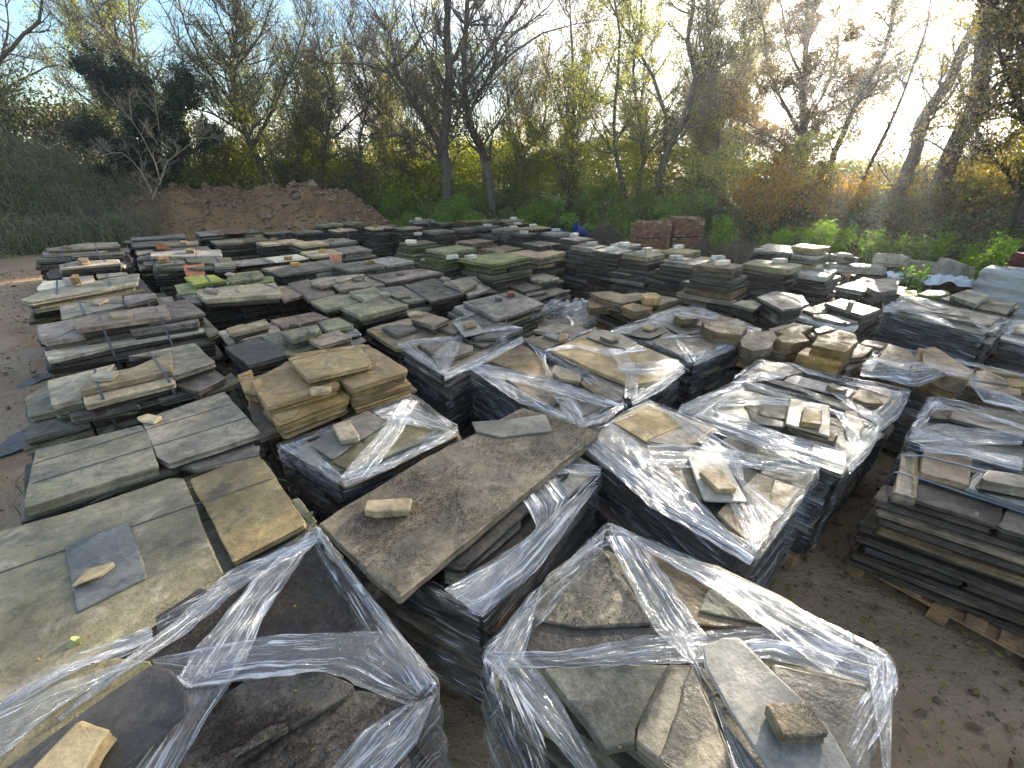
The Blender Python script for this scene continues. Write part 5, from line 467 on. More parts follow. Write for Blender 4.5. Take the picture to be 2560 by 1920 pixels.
LOOSE=[
('stone_offcut', 'stone', 'pale brick shaped stone at the bottom left corner, on the dark slate', [(-1.487,0.669),(-1.462,0.805),(-1.325,0.779),(-1.324,0.728),(-1.306,0.645)],1.17,0.07, 'buffpale'),
('slate', 'slate', 'big dark smooth slate under the pale brick shaped stone at bottom left', [(-1.653,0.679),(-1.562,0.817),(-1.41,1.026),(-1.319,1.014),(-1.203,0.927),(-1.159,0.863),(-1.257,0.7),(-1.261,0.679)],1.085,0.015, 'darkslate'),
('slate', 'slate', 'blue grey roofing slate lying on the huge yellowish slab', [(-2.401,1.693),(-2.2,1.869),(-2.045,1.731),(-1.912,1.598),(-1.808,1.492),(-1.98,1.303),(-2.078,1.395)],1.015,0.012, 'slateblue2'),
('stone_sliver', 'stone', 'leaf shaped stone sliver on the blue grey slate', [(-2.105,1.427),(-2.113,1.515),(-2.029,1.56),(-2.012,1.548),(-2.027,1.486)],1.04,0.02, 'buffpale'),
('sandstone_brick', 'stone', 'brick shaped sandstone block on the long brown slab', [(-0.836,1.865),(-0.845,1.952),(-0.584,1.97),(-0.574,1.865),(-0.773,1.849)],1.1,0.055, 'buff'),
('slate', 'slate', 'long pointed grey slate at the far end of the brown slab', [(-0.317,2.897),(-0.062,2.927),(0.265,3.016),(0.307,2.764),(-0.082,2.677),(-0.268,2.748)],1.05,0.015, 'slate2'),
('slate', 'slate', 'square cornered slate under the block on the small wrapped pallet', [(-1.534,2.71),(-1.43,2.919),(-1.252,3.224),(-1.011,3.019),(-1.17,2.754),(-1.277,2.513)],1.01,0.015, 'slate2'),
('sandstone_brick', 'stone', 'square sandstone block on the slate left of the wide film ribbon', [(-1.421,2.902),(-1.313,2.983),(-1.161,2.759),(-1.152,2.725),(-1.27,2.68)],1.065,0.05, 'buff'),
('slate', 'slate', 'pale rounded slate under the diamond shaped stone', [(1.231,2.477),(1.311,2.575),(1.487,2.55),(1.457,2.297),(1.428,2.025),(1.169,2.043)],1.03,0.015, 'slatepale'),
('stone_offcut', 'stone', 'diamond shaped brown stone on the pale slate', [(1.215,2.261),(1.29,2.308),(1.371,2.282),(1.385,2.091),(1.26,2.085)],1.09,0.045, 'buff'),
('slate', 'slate', 'long bluish slate, broad at the bottom right of the nearest right pallet', [(0.78,1.107),(0.882,1.151),(0.951,1.149),(1.012,1.025),(1.074,0.913),(1.108,0.827),(1.108,0.652),(0.849,0.652),(0.784,0.879),(0.761,1.033)],1.08,0.018, 'slateblue2'),
('stone_offcut', 'stone', 'chunky square yellow brown stone with pitted face on the bluish slate', [(0.895,0.87),(1.055,0.882),(1.059,0.787),(1.049,0.779),(0.9,0.77)],1.15,0.06, 'pitted'),
('slate', 'slate', 'torn grey slate under the brown offcut on the wrapped pallet', [(0.245,3.574),(0.462,4.238),(0.708,4.013),(0.576,3.691),(0.495,3.409)],1.01,0.015, 'slate2'),
('stone_offcut', 'stone', 'long brown offcut lying on the torn grey slate', [(0.402,3.922),(0.454,3.986),(0.684,3.839),(0.651,3.72),(0.469,3.787)],1.06,0.045, 'buff'),
('slate', 'slate', 'pointed slate under the mossy stone on the big buff slab', [(0.899,4.939),(1.135,5.196),(1.309,5.097),(1.46,4.732),(1.277,4.513),(1.063,4.704)],1.03,0.012, 'slate2'),
('stone_offcut', 'stone', 'mossy brick shaped stone in the middle of the pointed slate', [(1.045,4.83),(1.12,4.922),(1.256,4.77),(1.239,4.712),(1.141,4.672)],1.08,0.04, 'mossgrey'),
('slate', 'slate', 'square slate on the wrapped pallet nearest the left rows', [(-0.764,5.352),(-0.508,5.484),(-0.317,4.982),(-0.564,4.798)],1.07,0.012, 'slate2'),
('stone_offcut', 'stone', 'pale square stone on the slate of the wrapped pallet nearest the left rows', [(-0.614,5.215),(-0.492,5.314),(-0.434,5.125),(-0.564,5.026)],1.11,0.035, 'buff'),
('stone_offcut', 'stone', 'tan stone resting on the slates in front of the boulder pallet', [(1.652,5.208),(1.751,5.312),(1.867,5.242),(1.74,5.121)],1.06,0.035, 'buff'),
('slate', 'slate', 'irregular slate under the tan stone in front of the boulder pallet', [(1.437,5.047),(1.677,5.348),(1.945,5.348),(2.0,5.177),(1.657,4.892),(1.508,4.953)],1.025,0.012, 'slate'),
('slate', 'slate', 'pale square slab tilted on the wrapped pallet, a brown stone on it', [(2.155,2.914),(2.446,3.345),(2.71,3.214),(2.387,2.724)],1.08,0.02, 'slatepale'),
('stone_offcut', 'stone', 'brick sized brown stone on the pale square slab', [(2.233,2.856),(2.411,3.094),(2.518,3.033),(2.364,2.811)],1.15,0.05, 'buff'),
('slate', 'slate', 'long slate plank on the wrapped pallet behind the pale square', [(2.649,3.783),(2.824,3.949),(3.024,3.76),(3.223,3.606),(3.05,3.442),(2.737,3.671)],1.03,0.015, 'slate2'),
('stone_offcut', 'stone', 'dark hexagonal stone on the long slate plank', [(2.94,3.611),(3.021,3.641),(3.074,3.504),(2.996,3.471),(2.924,3.525)],1.09,0.05, 'brown'),
('stone_offcut', 'stone', 'small brown stone on the front golden slab', [(-1.705,3.198),(-1.674,3.241),(-1.52,3.241),(-1.504,3.157),(-1.641,3.117)],1.12,0.04, 'buff'),
('stone_offcut', 'stone', 'thin pale stone on the pair of wet grey slabs', [(-2.943,2.915),(-2.9,2.973),(-2.755,2.93),(-2.758,2.848),(-2.87,2.859)],1.09,0.03, 'buffpale'),
('stone_offcut', 'stone', 'white flaky stone on the mixed pale and green pallet', [(-3.864,3.574),(-3.886,3.677),(-3.7,3.688),(-3.648,3.549),(-3.753,3.524)],1.15,0.04, 'pale2'),
('stone_offcut', 'stone', 'thin buff stone lying on the purplish plank', [(-5.166,5.367),(-4.931,5.408),(-4.779,5.236),(-5.001,5.187)],1.2,0.04, 'buff'),
('stone_offcut', 'stone', 'lone buff stone on the greenish half hidden pallet', [(-6.248,6.259),(-6.341,6.525),(-6.186,6.498),(-6.09,6.195)],1.1,0.04, 'buff'),
('stone_offcut', 'stone', 'brown cube of stone on the narrow pale edged planks', [(-8.997,9.119),(-9.229,9.42),(-9.04,9.42),(-8.735,9.09),(-8.789,8.976)],1.2,0.09, 'sandpale'),
('stone_offcut', 'stone', 'long brown lump on the left end of the green stained pallet', [(-7.401,9.193),(-7.645,9.577),(-7.43,9.545),(-7.23,9.267)],1.2,0.08, 'sandpale'),
('stone_offcut', 'stone', 'rough orange brown lump behind the moss edged slab', [(-7.311,7.146),(-7.531,7.443),(-7.452,7.463),(-7.14,7.146)],1.24,0.1, 'sandpale'),
('stone_offcut', 'stone', 'red brown stone on the two pale grey planks', [(-7.53,10.271),(-7.68,10.557),(-7.466,10.46),(-7.304,10.216)],1.24,0.07, 'sandpale'),
('stone_offcut', 'stone', 'square brown stone on the tile pallet at the far left block', [(-8.856,11.923),(-9.045,12.293),(-8.804,12.168),(-8.622,11.875)],1.2,0.06, 'sandpale'),
('stone_offcut', 'stone', 'flat brown stone on the weathered buff planks', [(-11.166,11.065),(-11.284,11.275),(-11.027,11.169),(-10.867,10.963)],1.18,0.05, 'sandpale'),
('stone_offcut', 'stone', 'pale chunk on the left end of the thick yellow lit slab', [(-4.752,6.576),(-4.826,6.774),(-4.577,6.666),(-4.466,6.43)],1.22,0.05, 'buff'),
('stone_offcut', 'stone', 'small pale stone on the bright green mossy slabs', [(-5.193,7.843),(-5.225,8.011),(-5.075,7.955),(-5.014,7.81)],1.19,0.04, 'buff'),
('stone_offcut', 'stone', 'dark flat stone behind the riven blocks', [(-2.854,5.271),(-2.838,5.324),(-2.717,5.308),(-2.681,5.208)],1.14,0.04, 'dark2'),
('stone_offcut', 'stone', 'lichen covered shard on the riven block', [(-2.329,4.654),(-2.311,4.746),(-2.212,4.7),(-2.188,4.587),(-2.226,4.544)],1.26,0.04, 'lichen'),
('stone_offcut', 'stone', 'round grey pebble on the upper small slab of the brownish pallet', [(-2.742,7.408),(-2.7,7.511),(-2.575,7.439),(-2.533,7.258),(-2.643,7.239)],1.24,0.04, 'mossgrey'),
('stone_offcut', 'stone', 'tiny brown stone on the single long plank', [(-2.187,8.139),(-2.144,8.256),(-2.028,8.22),(-2.018,8.071)],1.14,0.04, 'brown'),
('stone_offcut', 'stone', 'small grey stone beside the red brick', [(-0.253,6.393),(-0.221,6.426),(-0.139,6.413),(-0.145,6.299),(-0.233,6.28)],1.15,0.05, 'dark2'),
('red_brick', 'brick', 'single red brick on the grey pallet beside the crumpled film', [(-0.085,6.717),(0.034,6.731),(0.055,6.544),(-0.058,6.524)],1.17,0.06, 'redbrick'),
('stone_offcut', 'stone', 'pale strip of stone on the pallet left of the first wrapped one', [(-1.375,5.476),(-1.346,5.534),(-1.189,5.546),(-1.162,5.419),(-1.324,5.391)],1.17,0.05, 'buff'),
('stone_cube', 'stone', 'small standing stone cube on the shiny wet flags', [(4.61,5.795),(4.722,5.911),(4.744,5.833),(4.636,5.719)],1.25,0.15, 'grey'),
('boulder', 'stone', 'golden rounded boulder on the rough brown stone pallet', [(2.006,6.619),(2.13,6.744),(2.278,6.723),(2.288,6.484),(2.192,6.387),(1.997,6.387)],1.16,0.12, 'sandpale'),
('boulder', 'stone', 'yellow mossed boulder left of the flat mossy one at the right', [(6.532,7.229),(6.803,7.486),(7.04,7.433),(6.768,7.082),(6.509,7.034)],0.98,0.25, 'yellowmoss'),
('boulder', 'stone', 'flat bright mossed boulder beside the concrete block heap', [(6.855,7.229),(7.29,7.486),(7.575,7.433),(7.439,7.229),(6.994,7.034)],0.98,0.25, 'brightmoss2'),
('brown_board', 'board', 'thin reddish brown board lying across the flags by the soil mound', [(-9.18,14.0),(-9.66,15.394),(-8.485,14.771),(-8.35,13.78)],1.165,0.012, 'board'),
('small_slate', 'slate', 'small slate shard beside the block on the low stack behind the wrapped pallets', [(0.544,4.741),(0.578,4.985),(0.683,4.985),(0.661,4.8)],1.08,0.05, 'buff'),
]
LONGSLAB=[(-1.084, 1.815), (-1.04, 1.879), (-0.612, 2.426), (-0.326, 2.711), (0.084, 3.152), (0.279, 3.025), (0.656, 2.772), (0.518, 2.593), (-0.046, 1.925), (-0.294, 1.624), (-0.525, 1.352), (-0.668, 1.459)]
TILES=[([(-6.765, 9.012, 1.13), (-6.435, 9.194, 1.13), (-6.179, 8.744, 0.98), (-6.496, 8.648, 0.98)], 'terracotta tile leaning on the front of the green stained pallet'), ([(-4.312, 10.429, 1.12), (-4.005, 10.429, 1.12), (-3.963, 10.211, 0.97), (-4.2, 10.179, 0.97)], 'terracotta tile hanging off the pallet with broken tile pieces'), ([(-9.481, 11.916, 1.13), (-9.076, 11.962, 1.13), (-9.115, 11.916, 1.0), (-9.446, 11.851, 1.0)], 'terracotta tile leaning on the far left pallet of grey planks')]
LEAF=(-1.852, 1.167)
BLOCKLAB={'g1': ['white block on the left edge of the narrow mossy stack', 'second white block, on the right corner of the narrow mossy stack'], 'g2': ['greenish white block in the middle of the broad bright green stack'], 'g3': ['white block at the left end of the flat pale green slab'], 'r0': ['white block left of the pale split stone face in the dark row'], 'r1': ['white block directly in front of the large blue bag'], 'r2': ['white block on the brown topped slab above the grey pallet feet'], 'r3': ['white block on the slab that sticks out third along the dark row'], 'r4': ['white block on the greenish slab above the red pallet feet'], 'r5': ['biggest white block, on the wide flat clean edged stack'], 'r6': ['flat white block on the peak of the boulder tower'], 'r7': ['long upright white block before the slanting slate pile'], 'r8': ['flat white bar below the small golden column'], 'r9': ['white block on the thick slab below the right brick pallet'], 'r10': ['white block on the low stack below the left brick pallet'], 'r11': ['tiny white block peeping between two stacks below the bricks'], 'r12': ['white block at the left shoulder of the boulder tower'], 'r13': ['white block on the flat slab left of the blue bags'], 'r14': ['white block on the far greenish slab nearest the blue bags'], 'r15': ['white block on a left corner behind the mossy stacks'], 'r16': ['white block on an edge just beyond the mossy stacks'], 'r17': ['small white block under the hedge left of the blue bags'], 'r18': ['white block behind the brown lumpy walling stone'], 'k2': ['brown pebble on the pale yellow square slab by the mound'], 'k3': ['small brown cube on the lit yellow top over dark courses'], 'k5': ['brown pebble on the buff square of the tall round shouldered stack'], 'k6': ['grey block at the right end of the buff capping slab'], 'k9': ['tiny white stone at the left end of the last row by the hedge'], 'k13': ['white block on its side behind the narrow mossy stack'], 'k14': ['pale bar lying across a dark stack in the second last row'], 'k15': ['white block at the right of the second last row'], 'k16': ['white stone on the farthest stack against the hedge'], 'l2': ['brown stone on the sagging grey blocks below the thin flags'], 'l3': ['round brown stone behind the lit yellow slabs'], 'l4': ['square brown stone on the long pale yellow plank'], 'l5': ['brown stone beside the broken clay tile pieces'], 'l6': ['orange brown stone on the thin white edged slates'], 'l7': ['flat buff stone on the dark riven slabs'], 'l8': ['dark stone on the curved rustic slabs']}
TREES=[
{'name': 'ash_tree', 'label': 'tall bare twin trunked tree in the centre with a fan of fine dark twigs', 'cat': 'tree', 'group': '', 'tw': 1300, 'leaf': 'brownleaf', 'n': 1800, 'lsz': 0.05, 'ln': 2.6, 'dens': 1.3, 'up': 0.3, 'bark': 'bark', 'limbs': [([(-3.52,25.0,1.15),(-3.35,25.0,3.05),(-3.53,25.0,3.79),(-3.24,25.0,5.41),(-3.0,25.0,7.29),(-3.01,25.0,8.87),(-2.65,25.0,11.11)],0.368,0.112),([(-1.1,25.0,1.15),(-1.24,25.17,2.72),(-1.56,25.33,4.0),(-2.11,25.5,5.01),(-2.39,25.67,6.37),(-2.3,25.83,8.18),(-1.95,26.0,11.11)],0.272,0.091),([(-3.54,25.0,3.69),(-4.29,24.7,5.17),(-5.29,24.4,6.52),(-5.68,24.1,7.02),(-6.76,23.8,7.26),(-8.19,23.5,7.29)],0.128,0.021),([(-3.51,25.0,4.1),(-4.6,25.38,5.6),(-5.65,25.75,7.29),(-5.89,26.12,8.87),(-6.85,26.5,10.18)],0.136,0.035),([(-3.62,25.0,3.26),(-4.44,24.75,4.25),(-5.11,24.5,4.41),(-5.79,24.25,4.57),(-6.23,24.0,4.41)],0.096,0.021),([(-5.65,25.0,7.29),(-4.44,25.33,8.35),(-4.01,25.67,9.53),(-3.8,26.0,10.81)],0.064,0.021),([(-3.11,25.0,6.37),(-3.93,24.67,8.01),(-4.39,24.33,8.87),(-4.44,24.0,10.5)],0.08,0.021),([(-3.0,25.0,7.29),(-2.05,25.0,8.87),(-1.36,25.0,10.5)],0.072,0.028),([(-2.16,25.0,5.41),(-1.25,24.75,6.84),(-0.13,24.5,7.74),(1.27,24.25,8.44),(2.76,24.0,8.78)],0.096,0.021),([(-2.38,25.0,6.56),(-0.99,25.5,8.27),(0.29,26.0,9.78),(0.9,26.5,10.81)],0.096,0.028),([(-1.56,25.0,4.0),(-0.48,25.33,5.41),(0.09,25.67,6.74),(1.63,26.0,7.29)],0.064,0.014),([(-5.68,25.0,7.02),(-6.65,25.33,8.01),(-7.88,25.67,8.44),(-8.76,26.0,8.35)],0.056,0.014),([(-1.25,25.0,6.84),(-0.35,25.0,8.35),(1.55,25.0,9.53),(2.35,25.0,10.34)],0.064,0.021)]},
{'name': 'multistem_tree', 'label': 'leaning multi stemmed tree with yellow green leaves right of the bare twin trunk', 'cat': 'tree', 'group': '', 'tw': 600, 'leaf': 'yellowleaf', 'n': 20000, 'lsz': 0.085, 'ln': 2.0, 'dens': 1.0, 'up': 0.3, 'bark': 'bark', 'limbs': [([(5.8,24.0,1.66),(5.59,24.0,2.41),(5.1,24.0,3.75),(4.85,24.0,5.12),(4.89,24.0,6.76),(4.83,24.0,8.3),(4.22,24.0,10.19)],0.128,0.035),([(6.56,24.0,1.66),(6.41,24.17,2.41),(6.7,24.33,3.75),(6.15,24.5,5.31),(5.7,24.67,7.11),(5.85,24.83,9.1),(5.8,25.0,10.19)],0.128,0.035),([(7.58,24.0,1.66),(7.33,23.83,2.52),(7.49,23.67,3.75),(8.13,23.5,5.31),(8.24,23.33,6.76),(7.57,23.17,7.96),(7.53,23.0,9.88)],0.216,0.07),([(7.47,24.0,3.91),(7.41,24.2,5.31),(6.7,24.4,6.76),(5.67,24.6,8.13),(4.84,24.8,9.1),(4.24,25.0,10.04)],0.112,0.035),([(4.99,24.0,3.75),(4.12,23.5,4.54),(3.39,23.0,5.31)],0.056,0.014),([(6.7,24.0,3.75),(7.48,24.0,4.54),(8.09,24.0,4.93)],0.048,0.014),([(8.13,24.0,5.31),(8.91,24.33,6.41),(9.02,24.67,7.96),(9.16,25.0,9.26)],0.064,0.021)]},
{'name': 'oak_tree', 'label': 'dark brown leaved broad tree at centre right, above the orange shrub', 'cat': 'tree', 'group': '', 'tw': 700, 'leaf': 'brownleaf', 'n': 62000, 'lsz': 0.085, 'ln': 2.0, 'dens': 1.0, 'up': 0.3, 'bark': 'bark', 'limbs': [([(13.73,23.0,3.71),(12.75,23.33,3.71),(11.46,23.67,4.47),(9.59,24.0,5.2)],0.072,0.021),([(13.29,23.0,5.2),(14.39,22.67,5.38),(15.34,22.33,6.26),(15.54,22.0,7.43)],0.072,0.021),([(13.02,23.0,6.43),(11.83,23.0,7.75),(11.29,23.0,8.99),(10.67,23.0,9.88)],0.072,0.021),([(14.22,23.0,1.28),(14.03,23.0,2.32),(13.29,23.0,5.2),(12.73,23.0,7.43),(12.09,23.0,9.88)],0.224,0.07),([(13.56,23.0,4.28),(11.98,22.67,5.73),(10.84,22.33,6.93),(10.09,22.0,8.38)],0.104,0.028),([(13.45,23.0,4.65),(14.16,23.33,6.08),(14.53,23.67,7.43),(14.44,24.0,8.84)],0.104,0.028),([(13.72,23.0,3.52),(11.94,22.5,4.28),(10.31,22.0,4.84)],0.08,0.021),([(13.73,23.0,3.71),(14.9,23.0,4.47),(15.71,23.0,5.2)],0.08,0.021)]},
{'name': 'thin_tree', 'label': 'straight slim trunk left of the dark brown leaved tree', 'cat': 'tree', 'group': '', 'tw': 700, 'leaf': 'olive', 'n': 34000, 'lsz': 0.08, 'ln': 2.0, 'dens': 1.0, 'up': 0.3, 'bark': 'bark', 'limbs': [([(10.95,24.0,1.44),(10.51,24.0,2.93),(9.74,24.0,5.31),(9.2,24.0,7.11),(8.68,24.0,8.62),(8.27,24.0,10.19)],0.16,0.049),([(9.74,24.0,5.31),(10.51,24.33,6.94),(10.93,24.67,8.62),(10.78,25.0,10.04)],0.08,0.028),([(9.27,24.0,6.76),(8.19,23.5,7.96),(7.75,23.0,9.26)],0.064,0.021)]},
{'name': 'leaning_tree', 'label': 'slim tree leaning right in front of the bright sky gap', 'cat': 'tree', 'group': '', 'tw': 260, 'leaf': 'olive', 'n': 6000, 'lsz': 0.08, 'ln': 1.6, 'dens': 1.0, 'up': 0.3, 'bark': 'darkbark', 'limbs': [([(14.68,22.0,1.75),(14.52,22.0,3.58),(14.88,22.0,5.52),(15.15,22.0,6.43),(15.46,22.0,7.91),(15.0,22.0,9.57)],0.16,0.07),([(14.88,22.0,5.52),(15.66,22.0,6.11),(16.59,22.0,6.75)],0.04,0.014)]},
{'name': 'leaning_tree', 'label': 'forked leaning tree between the slim one and the thickest trunk', 'cat': 'tree', 'group': '', 'tw': 300, 'leaf': 'goldleaf', 'n': 7000, 'lsz': 0.08, 'ln': 1.4, 'dens': 1.0, 'up': 0.3, 'bark': 'darkbark', 'limbs': [([(13.63,17.0,-0.14),(13.58,17.0,0.71),(13.99,17.0,2.52),(14.06,17.0,3.76),(13.79,17.0,4.31),(14.33,17.0,5.48),(14.34,17.0,6.46),(14.58,17.0,7.49),(14.49,17.0,8.24)],0.272,0.112),([(14.06,17.0,3.76),(14.37,17.17,4.71),(14.85,17.33,5.35),(15.22,17.5,5.85)],0.072,0.021),([(13.79,17.0,4.31),(13.76,16.83,5.03),(14.26,16.67,5.98),(13.97,16.5,7.27)],0.064,0.021)]},
{'name': 'big_leaning_tree', 'label': 'thickest trunk at the right, curving up and right', 'cat': 'tree', 'group': '', 'tw': 260, 'leaf': 'goldleaf', 'n': 5000, 'lsz': 0.08, 'ln': 1.5, 'dens': 1.0, 'up': 0.3, 'bark': 'darkbark', 'limbs': [([(14.79,16.0,-0.47),(14.66,16.0,0.67),(14.46,16.0,1.89),(14.42,16.0,3.57),(14.58,16.0,4.84),(14.16,16.0,6.24),(13.51,16.0,7.92)],0.32,0.189),([(14.52,16.0,4.34),(14.84,16.0,5.2),(15.62,16.0,5.68)],0.096,0.035),([(14.48,16.0,3.43),(14.91,16.17,3.83),(15.28,16.33,4.59),(16.13,16.5,5.2)],0.096,0.035)]},
{'name': 'slender_tree', 'label': 'slender sapling leaning right just left of the forked leaning tree', 'cat': 'tree', 'group': '', 'tw': 160, 'leaf': 'olive', 'n': 2500, 'lsz': 0.08, 'ln': 1.3, 'dens': 1.0, 'up': 0.3, 'bark': 'darkbark', 'limbs': [([(14.59,20.0,1.11),(14.74,20.0,2.39),(14.98,20.0,4.09),(15.2,20.0,5.2),(15.26,20.0,5.95),(15.25,20.0,7.65),(15.09,20.0,8.83)],0.08,0.028),([(14.6,20.0,1.66),(15.07,20.17,3.59),(15.35,20.33,4.09),(15.58,20.5,5.81)],0.056,0.021)]},
{'name': 'edge_tree', 'label': 'dark leafy tree at the right edge of the photo', 'cat': 'tree', 'group': '', 'tw': 600, 'leaf': 'goldleaf', 'n': 24000, 'lsz': 0.075, 'ln': 1.4, 'dens': 1.0, 'up': 0.3, 'bark': 'darkbark', 'limbs': [([(14.79,13.0,0.55),(14.33,13.0,1.82),(13.76,13.0,3.64),(12.65,13.0,5.6),(12.04,13.0,6.96)],0.16,0.07),([(14.3,13.0,2.06),(13.53,13.0,2.76),(12.76,13.0,3.32)],0.064,0.021),([(13.76,13.0,3.64),(12.74,13.0,4.56),(11.96,13.0,5.42),(11.41,13.0,6.3)],0.072,0.021),([(12.75,13.0,5.42),(11.82,13.0,6.13),(10.92,13.0,6.64)],0.056,0.021)]},
{'name': 'bare_tree', 'label': 'bare branched tree reaching in at the top left corner', 'cat': 'tree', 'group': '', 'tw': 420, 'leaf': 'brownleaf', 'n': 500, 'lsz': 0.05, 'ln': 2.4, 'dens': 1.0, 'up': 0.3, 'bark': 'bark', 'limbs': [([(-27.59,24.0,1.87),(-25.48,24.0,5.31),(-23.25,24.0,7.46),(-21.93,24.0,8.21),(-20.93,24.0,8.79),(-19.97,24.0,10.04)],0.176,0.042),([(-23.3,24.0,7.37),(-22.24,24.0,8.62),(-21.79,24.0,9.88)],0.064,0.021),([(-25.48,24.0,5.31),(-23.07,24.0,6.59),(-21.02,24.0,7.29),(-19.83,24.0,7.11)],0.08,0.014),([(-26.11,24.0,4.35),(-23.31,24.33,5.68),(-21.56,24.67,5.68),(-20.74,25.0,4.54)],0.064,0.014)]},
{'name': 'bare_tree', 'label': 'bare leaning tree rising behind the dark ivy covered tree', 'cat': 'tree', 'group': '', 'tw': 560, 'leaf': 'brownleaf', 'n': 800, 'lsz': 0.05, 'ln': 2.4, 'dens': 1.0, 'up': 0.3, 'bark': 'bark', 'limbs': [([(-18.1,26.0,1.8),(-18.24,26.0,5.31),(-18.64,26.0,7.09),(-19.08,26.0,8.21),(-19.5,26.0,9.2),(-19.87,26.0,10.64)],0.16,0.042),([(-18.66,26.0,7.66),(-18.5,26.33,8.93),(-18.57,26.67,10.14),(-18.41,27.0,10.8)],0.08,0.028),([(-18.64,26.0,7.09),(-19.46,26.0,7.66),(-19.73,26.0,8.93),(-20.89,26.0,9.8)],0.056,0.014),([(-18.24,26.0,5.31),(-16.08,26.0,7.85),(-16.26,26.0,9.28),(-16.71,26.0,10.47)],0.08,0.021)]},
{'name': 'willow_tree', 'label': 'large grey green willow like tree left of centre, filling the upper left', 'cat': 'tree', 'group': '', 'tw': 850, 'leaf': 'greyleaf', 'n': 30000, 'lsz': 0.06, 'ln': 2.4, 'dens': 1.0, 'up': 0.45, 'bark': 'bark', 'limbs': [([(-12.9,25.0,1.61),(-12.8,25.0,2.5),(-13.25,25.0,4.0),(-13.51,25.0,5.6),(-13.37,25.0,7.29),(-12.66,25.0,9.03),(-11.96,25.0,10.81)],0.2,0.056),([(-13.25,25.0,4.0),(-11.71,25.33,5.99),(-10.64,25.67,7.65),(-9.86,26.0,9.2)],0.104,0.028),([(-13.51,25.0,5.6),(-14.31,24.67,7.11),(-14.58,24.33,8.35),(-14.42,24.0,9.53)],0.104,0.028),([(-13.43,25.0,7.11),(-11.73,25.0,8.53),(-10.76,25.0,9.86)],0.08,0.021),([(-13.06,25.0,3.37),(-11.39,25.0,4.41),(-10.05,25.0,5.21)],0.064,0.021),([(-13.44,25.0,4.61),(-14.6,25.0,5.41),(-15.85,25.0,5.8)],0.08,0.021)]},
{'name': 'thorn_tree', 'label': 'reddish twiggy thorn tree between the willow like tree and the bare twin trunk', 'cat': 'tree', 'group': '', 'tw': 850, 'leaf': 'redleaf', 'n': 7000, 'lsz': 0.055, 'ln': 1.9, 'dens': 1.0, 'up': 0.3, 'bark': 'bark', 'limbs': [([(-10.09,25.0,1.38),(-10.0,25.0,2.5),(-9.4,25.0,4.41),(-8.76,25.0,5.99),(-8.93,25.0,7.47),(-9.09,25.0,8.87)],0.104,0.028),([(-7.86,25.0,1.38),(-7.93,25.2,2.5),(-7.87,25.4,4.41),(-7.14,25.6,6.18),(-7.33,25.8,7.83),(-7.75,26.0,9.2)],0.096,0.028),([(-9.04,25.0,4.41),(-7.45,25.0,5.6),(-6.21,25.0,6.37)],0.056,0.014),([(-9.4,25.0,4.41),(-10.16,25.0,5.8),(-10.28,25.0,7.29)],0.056,0.014)]},
{'name': 'ivy_tree', 'label': 'dense dark evergreen ivy covered tree at the left', 'cat': 'tree', 'group': '', 'tw': 560, 'leaf': 'darkgreen', 'n': 52000, 'lsz': 0.1, 'ln': 1.1, 'dens': 1.0, 'up': 0.3, 'bark': 'bark', 'limbs': [([(-16.76,22.0,1.55),(-16.54,22.0,2.73),(-16.07,22.0,4.57),(-16.03,22.0,5.77)],0.2,0.084),([(-16.21,22.0,4.22),(-17.02,22.0,5.27),(-17.28,22.0,6.11)],0.096,0.035),([(-16.24,22.0,3.86),(-14.73,22.0,4.92),(-14.09,22.0,5.61)],0.096,0.035),([(-16.54,22.0,2.73),(-17.81,22.0,3.3),(-18.42,22.0,3.86)],0.08,0.035),([(-16.47,22.0,2.92),(-14.8,22.0,3.49),(-14.05,22.0,3.86)],0.08,0.035)]},
{'name': 'hazel_tree', 'label': 'dead pale branched bush before the dark ivy covered tree', 'cat': 'shrub', 'group': '', 'tw': 130, 'leaf': 'none', 'n': 0, 'lsz': 0.05, 'ln': 0.9, 'dens': 1.0, 'up': 0.3, 'bark': 'palebark', 'limbs': [([(-15.75,20.5,1.82),(-15.18,20.5,2.56),(-15.12,20.5,3.27),(-15.29,20.5,4.12),(-15.52,20.5,4.78)],0.04,0.01),([(-15.25,20.5,2.38),(-14.63,20.5,3.27),(-13.68,20.5,3.78),(-13.08,20.5,4.12)],0.032,0.008),([(-15.68,20.5,2.01),(-15.88,20.5,3.09),(-16.36,20.5,3.61),(-16.85,20.5,3.61)],0.032,0.008),([(-15.18,20.5,2.56),(-15.1,20.5,3.61),(-14.56,20.5,4.29),(-14.42,20.5,4.94)],0.024,0.007)]},
{'name': 'understory_tree', 'label': 'green leafy sapling under the willow like tree, left of the soil mound crest', 'cat': 'tree', 'group': '', 'tw': 420, 'leaf': 'yellowleaf', 'n': 11000, 'lsz': 0.08, 'ln': 1.7, 'dens': 1.0, 'up': 0.3, 'bark': 'bark', 'limbs': [([(-15.45,24.5,0.72),(-15.11,24.5,2.29),(-14.34,24.5,3.87),(-14.22,24.5,5.36)],0.088,0.021),([(-15.19,24.5,1.63),(-13.54,24.9,3.67),(-12.57,25.3,4.97)],0.056,0.014),([(-15.19,24.5,1.63),(-15.63,24.1,3.67),(-15.9,23.7,4.77)],0.056,0.014),([(-15.06,24.5,2.29),(-13.86,24.5,4.38),(-13.37,24.5,5.74)],0.048,0.014)]},
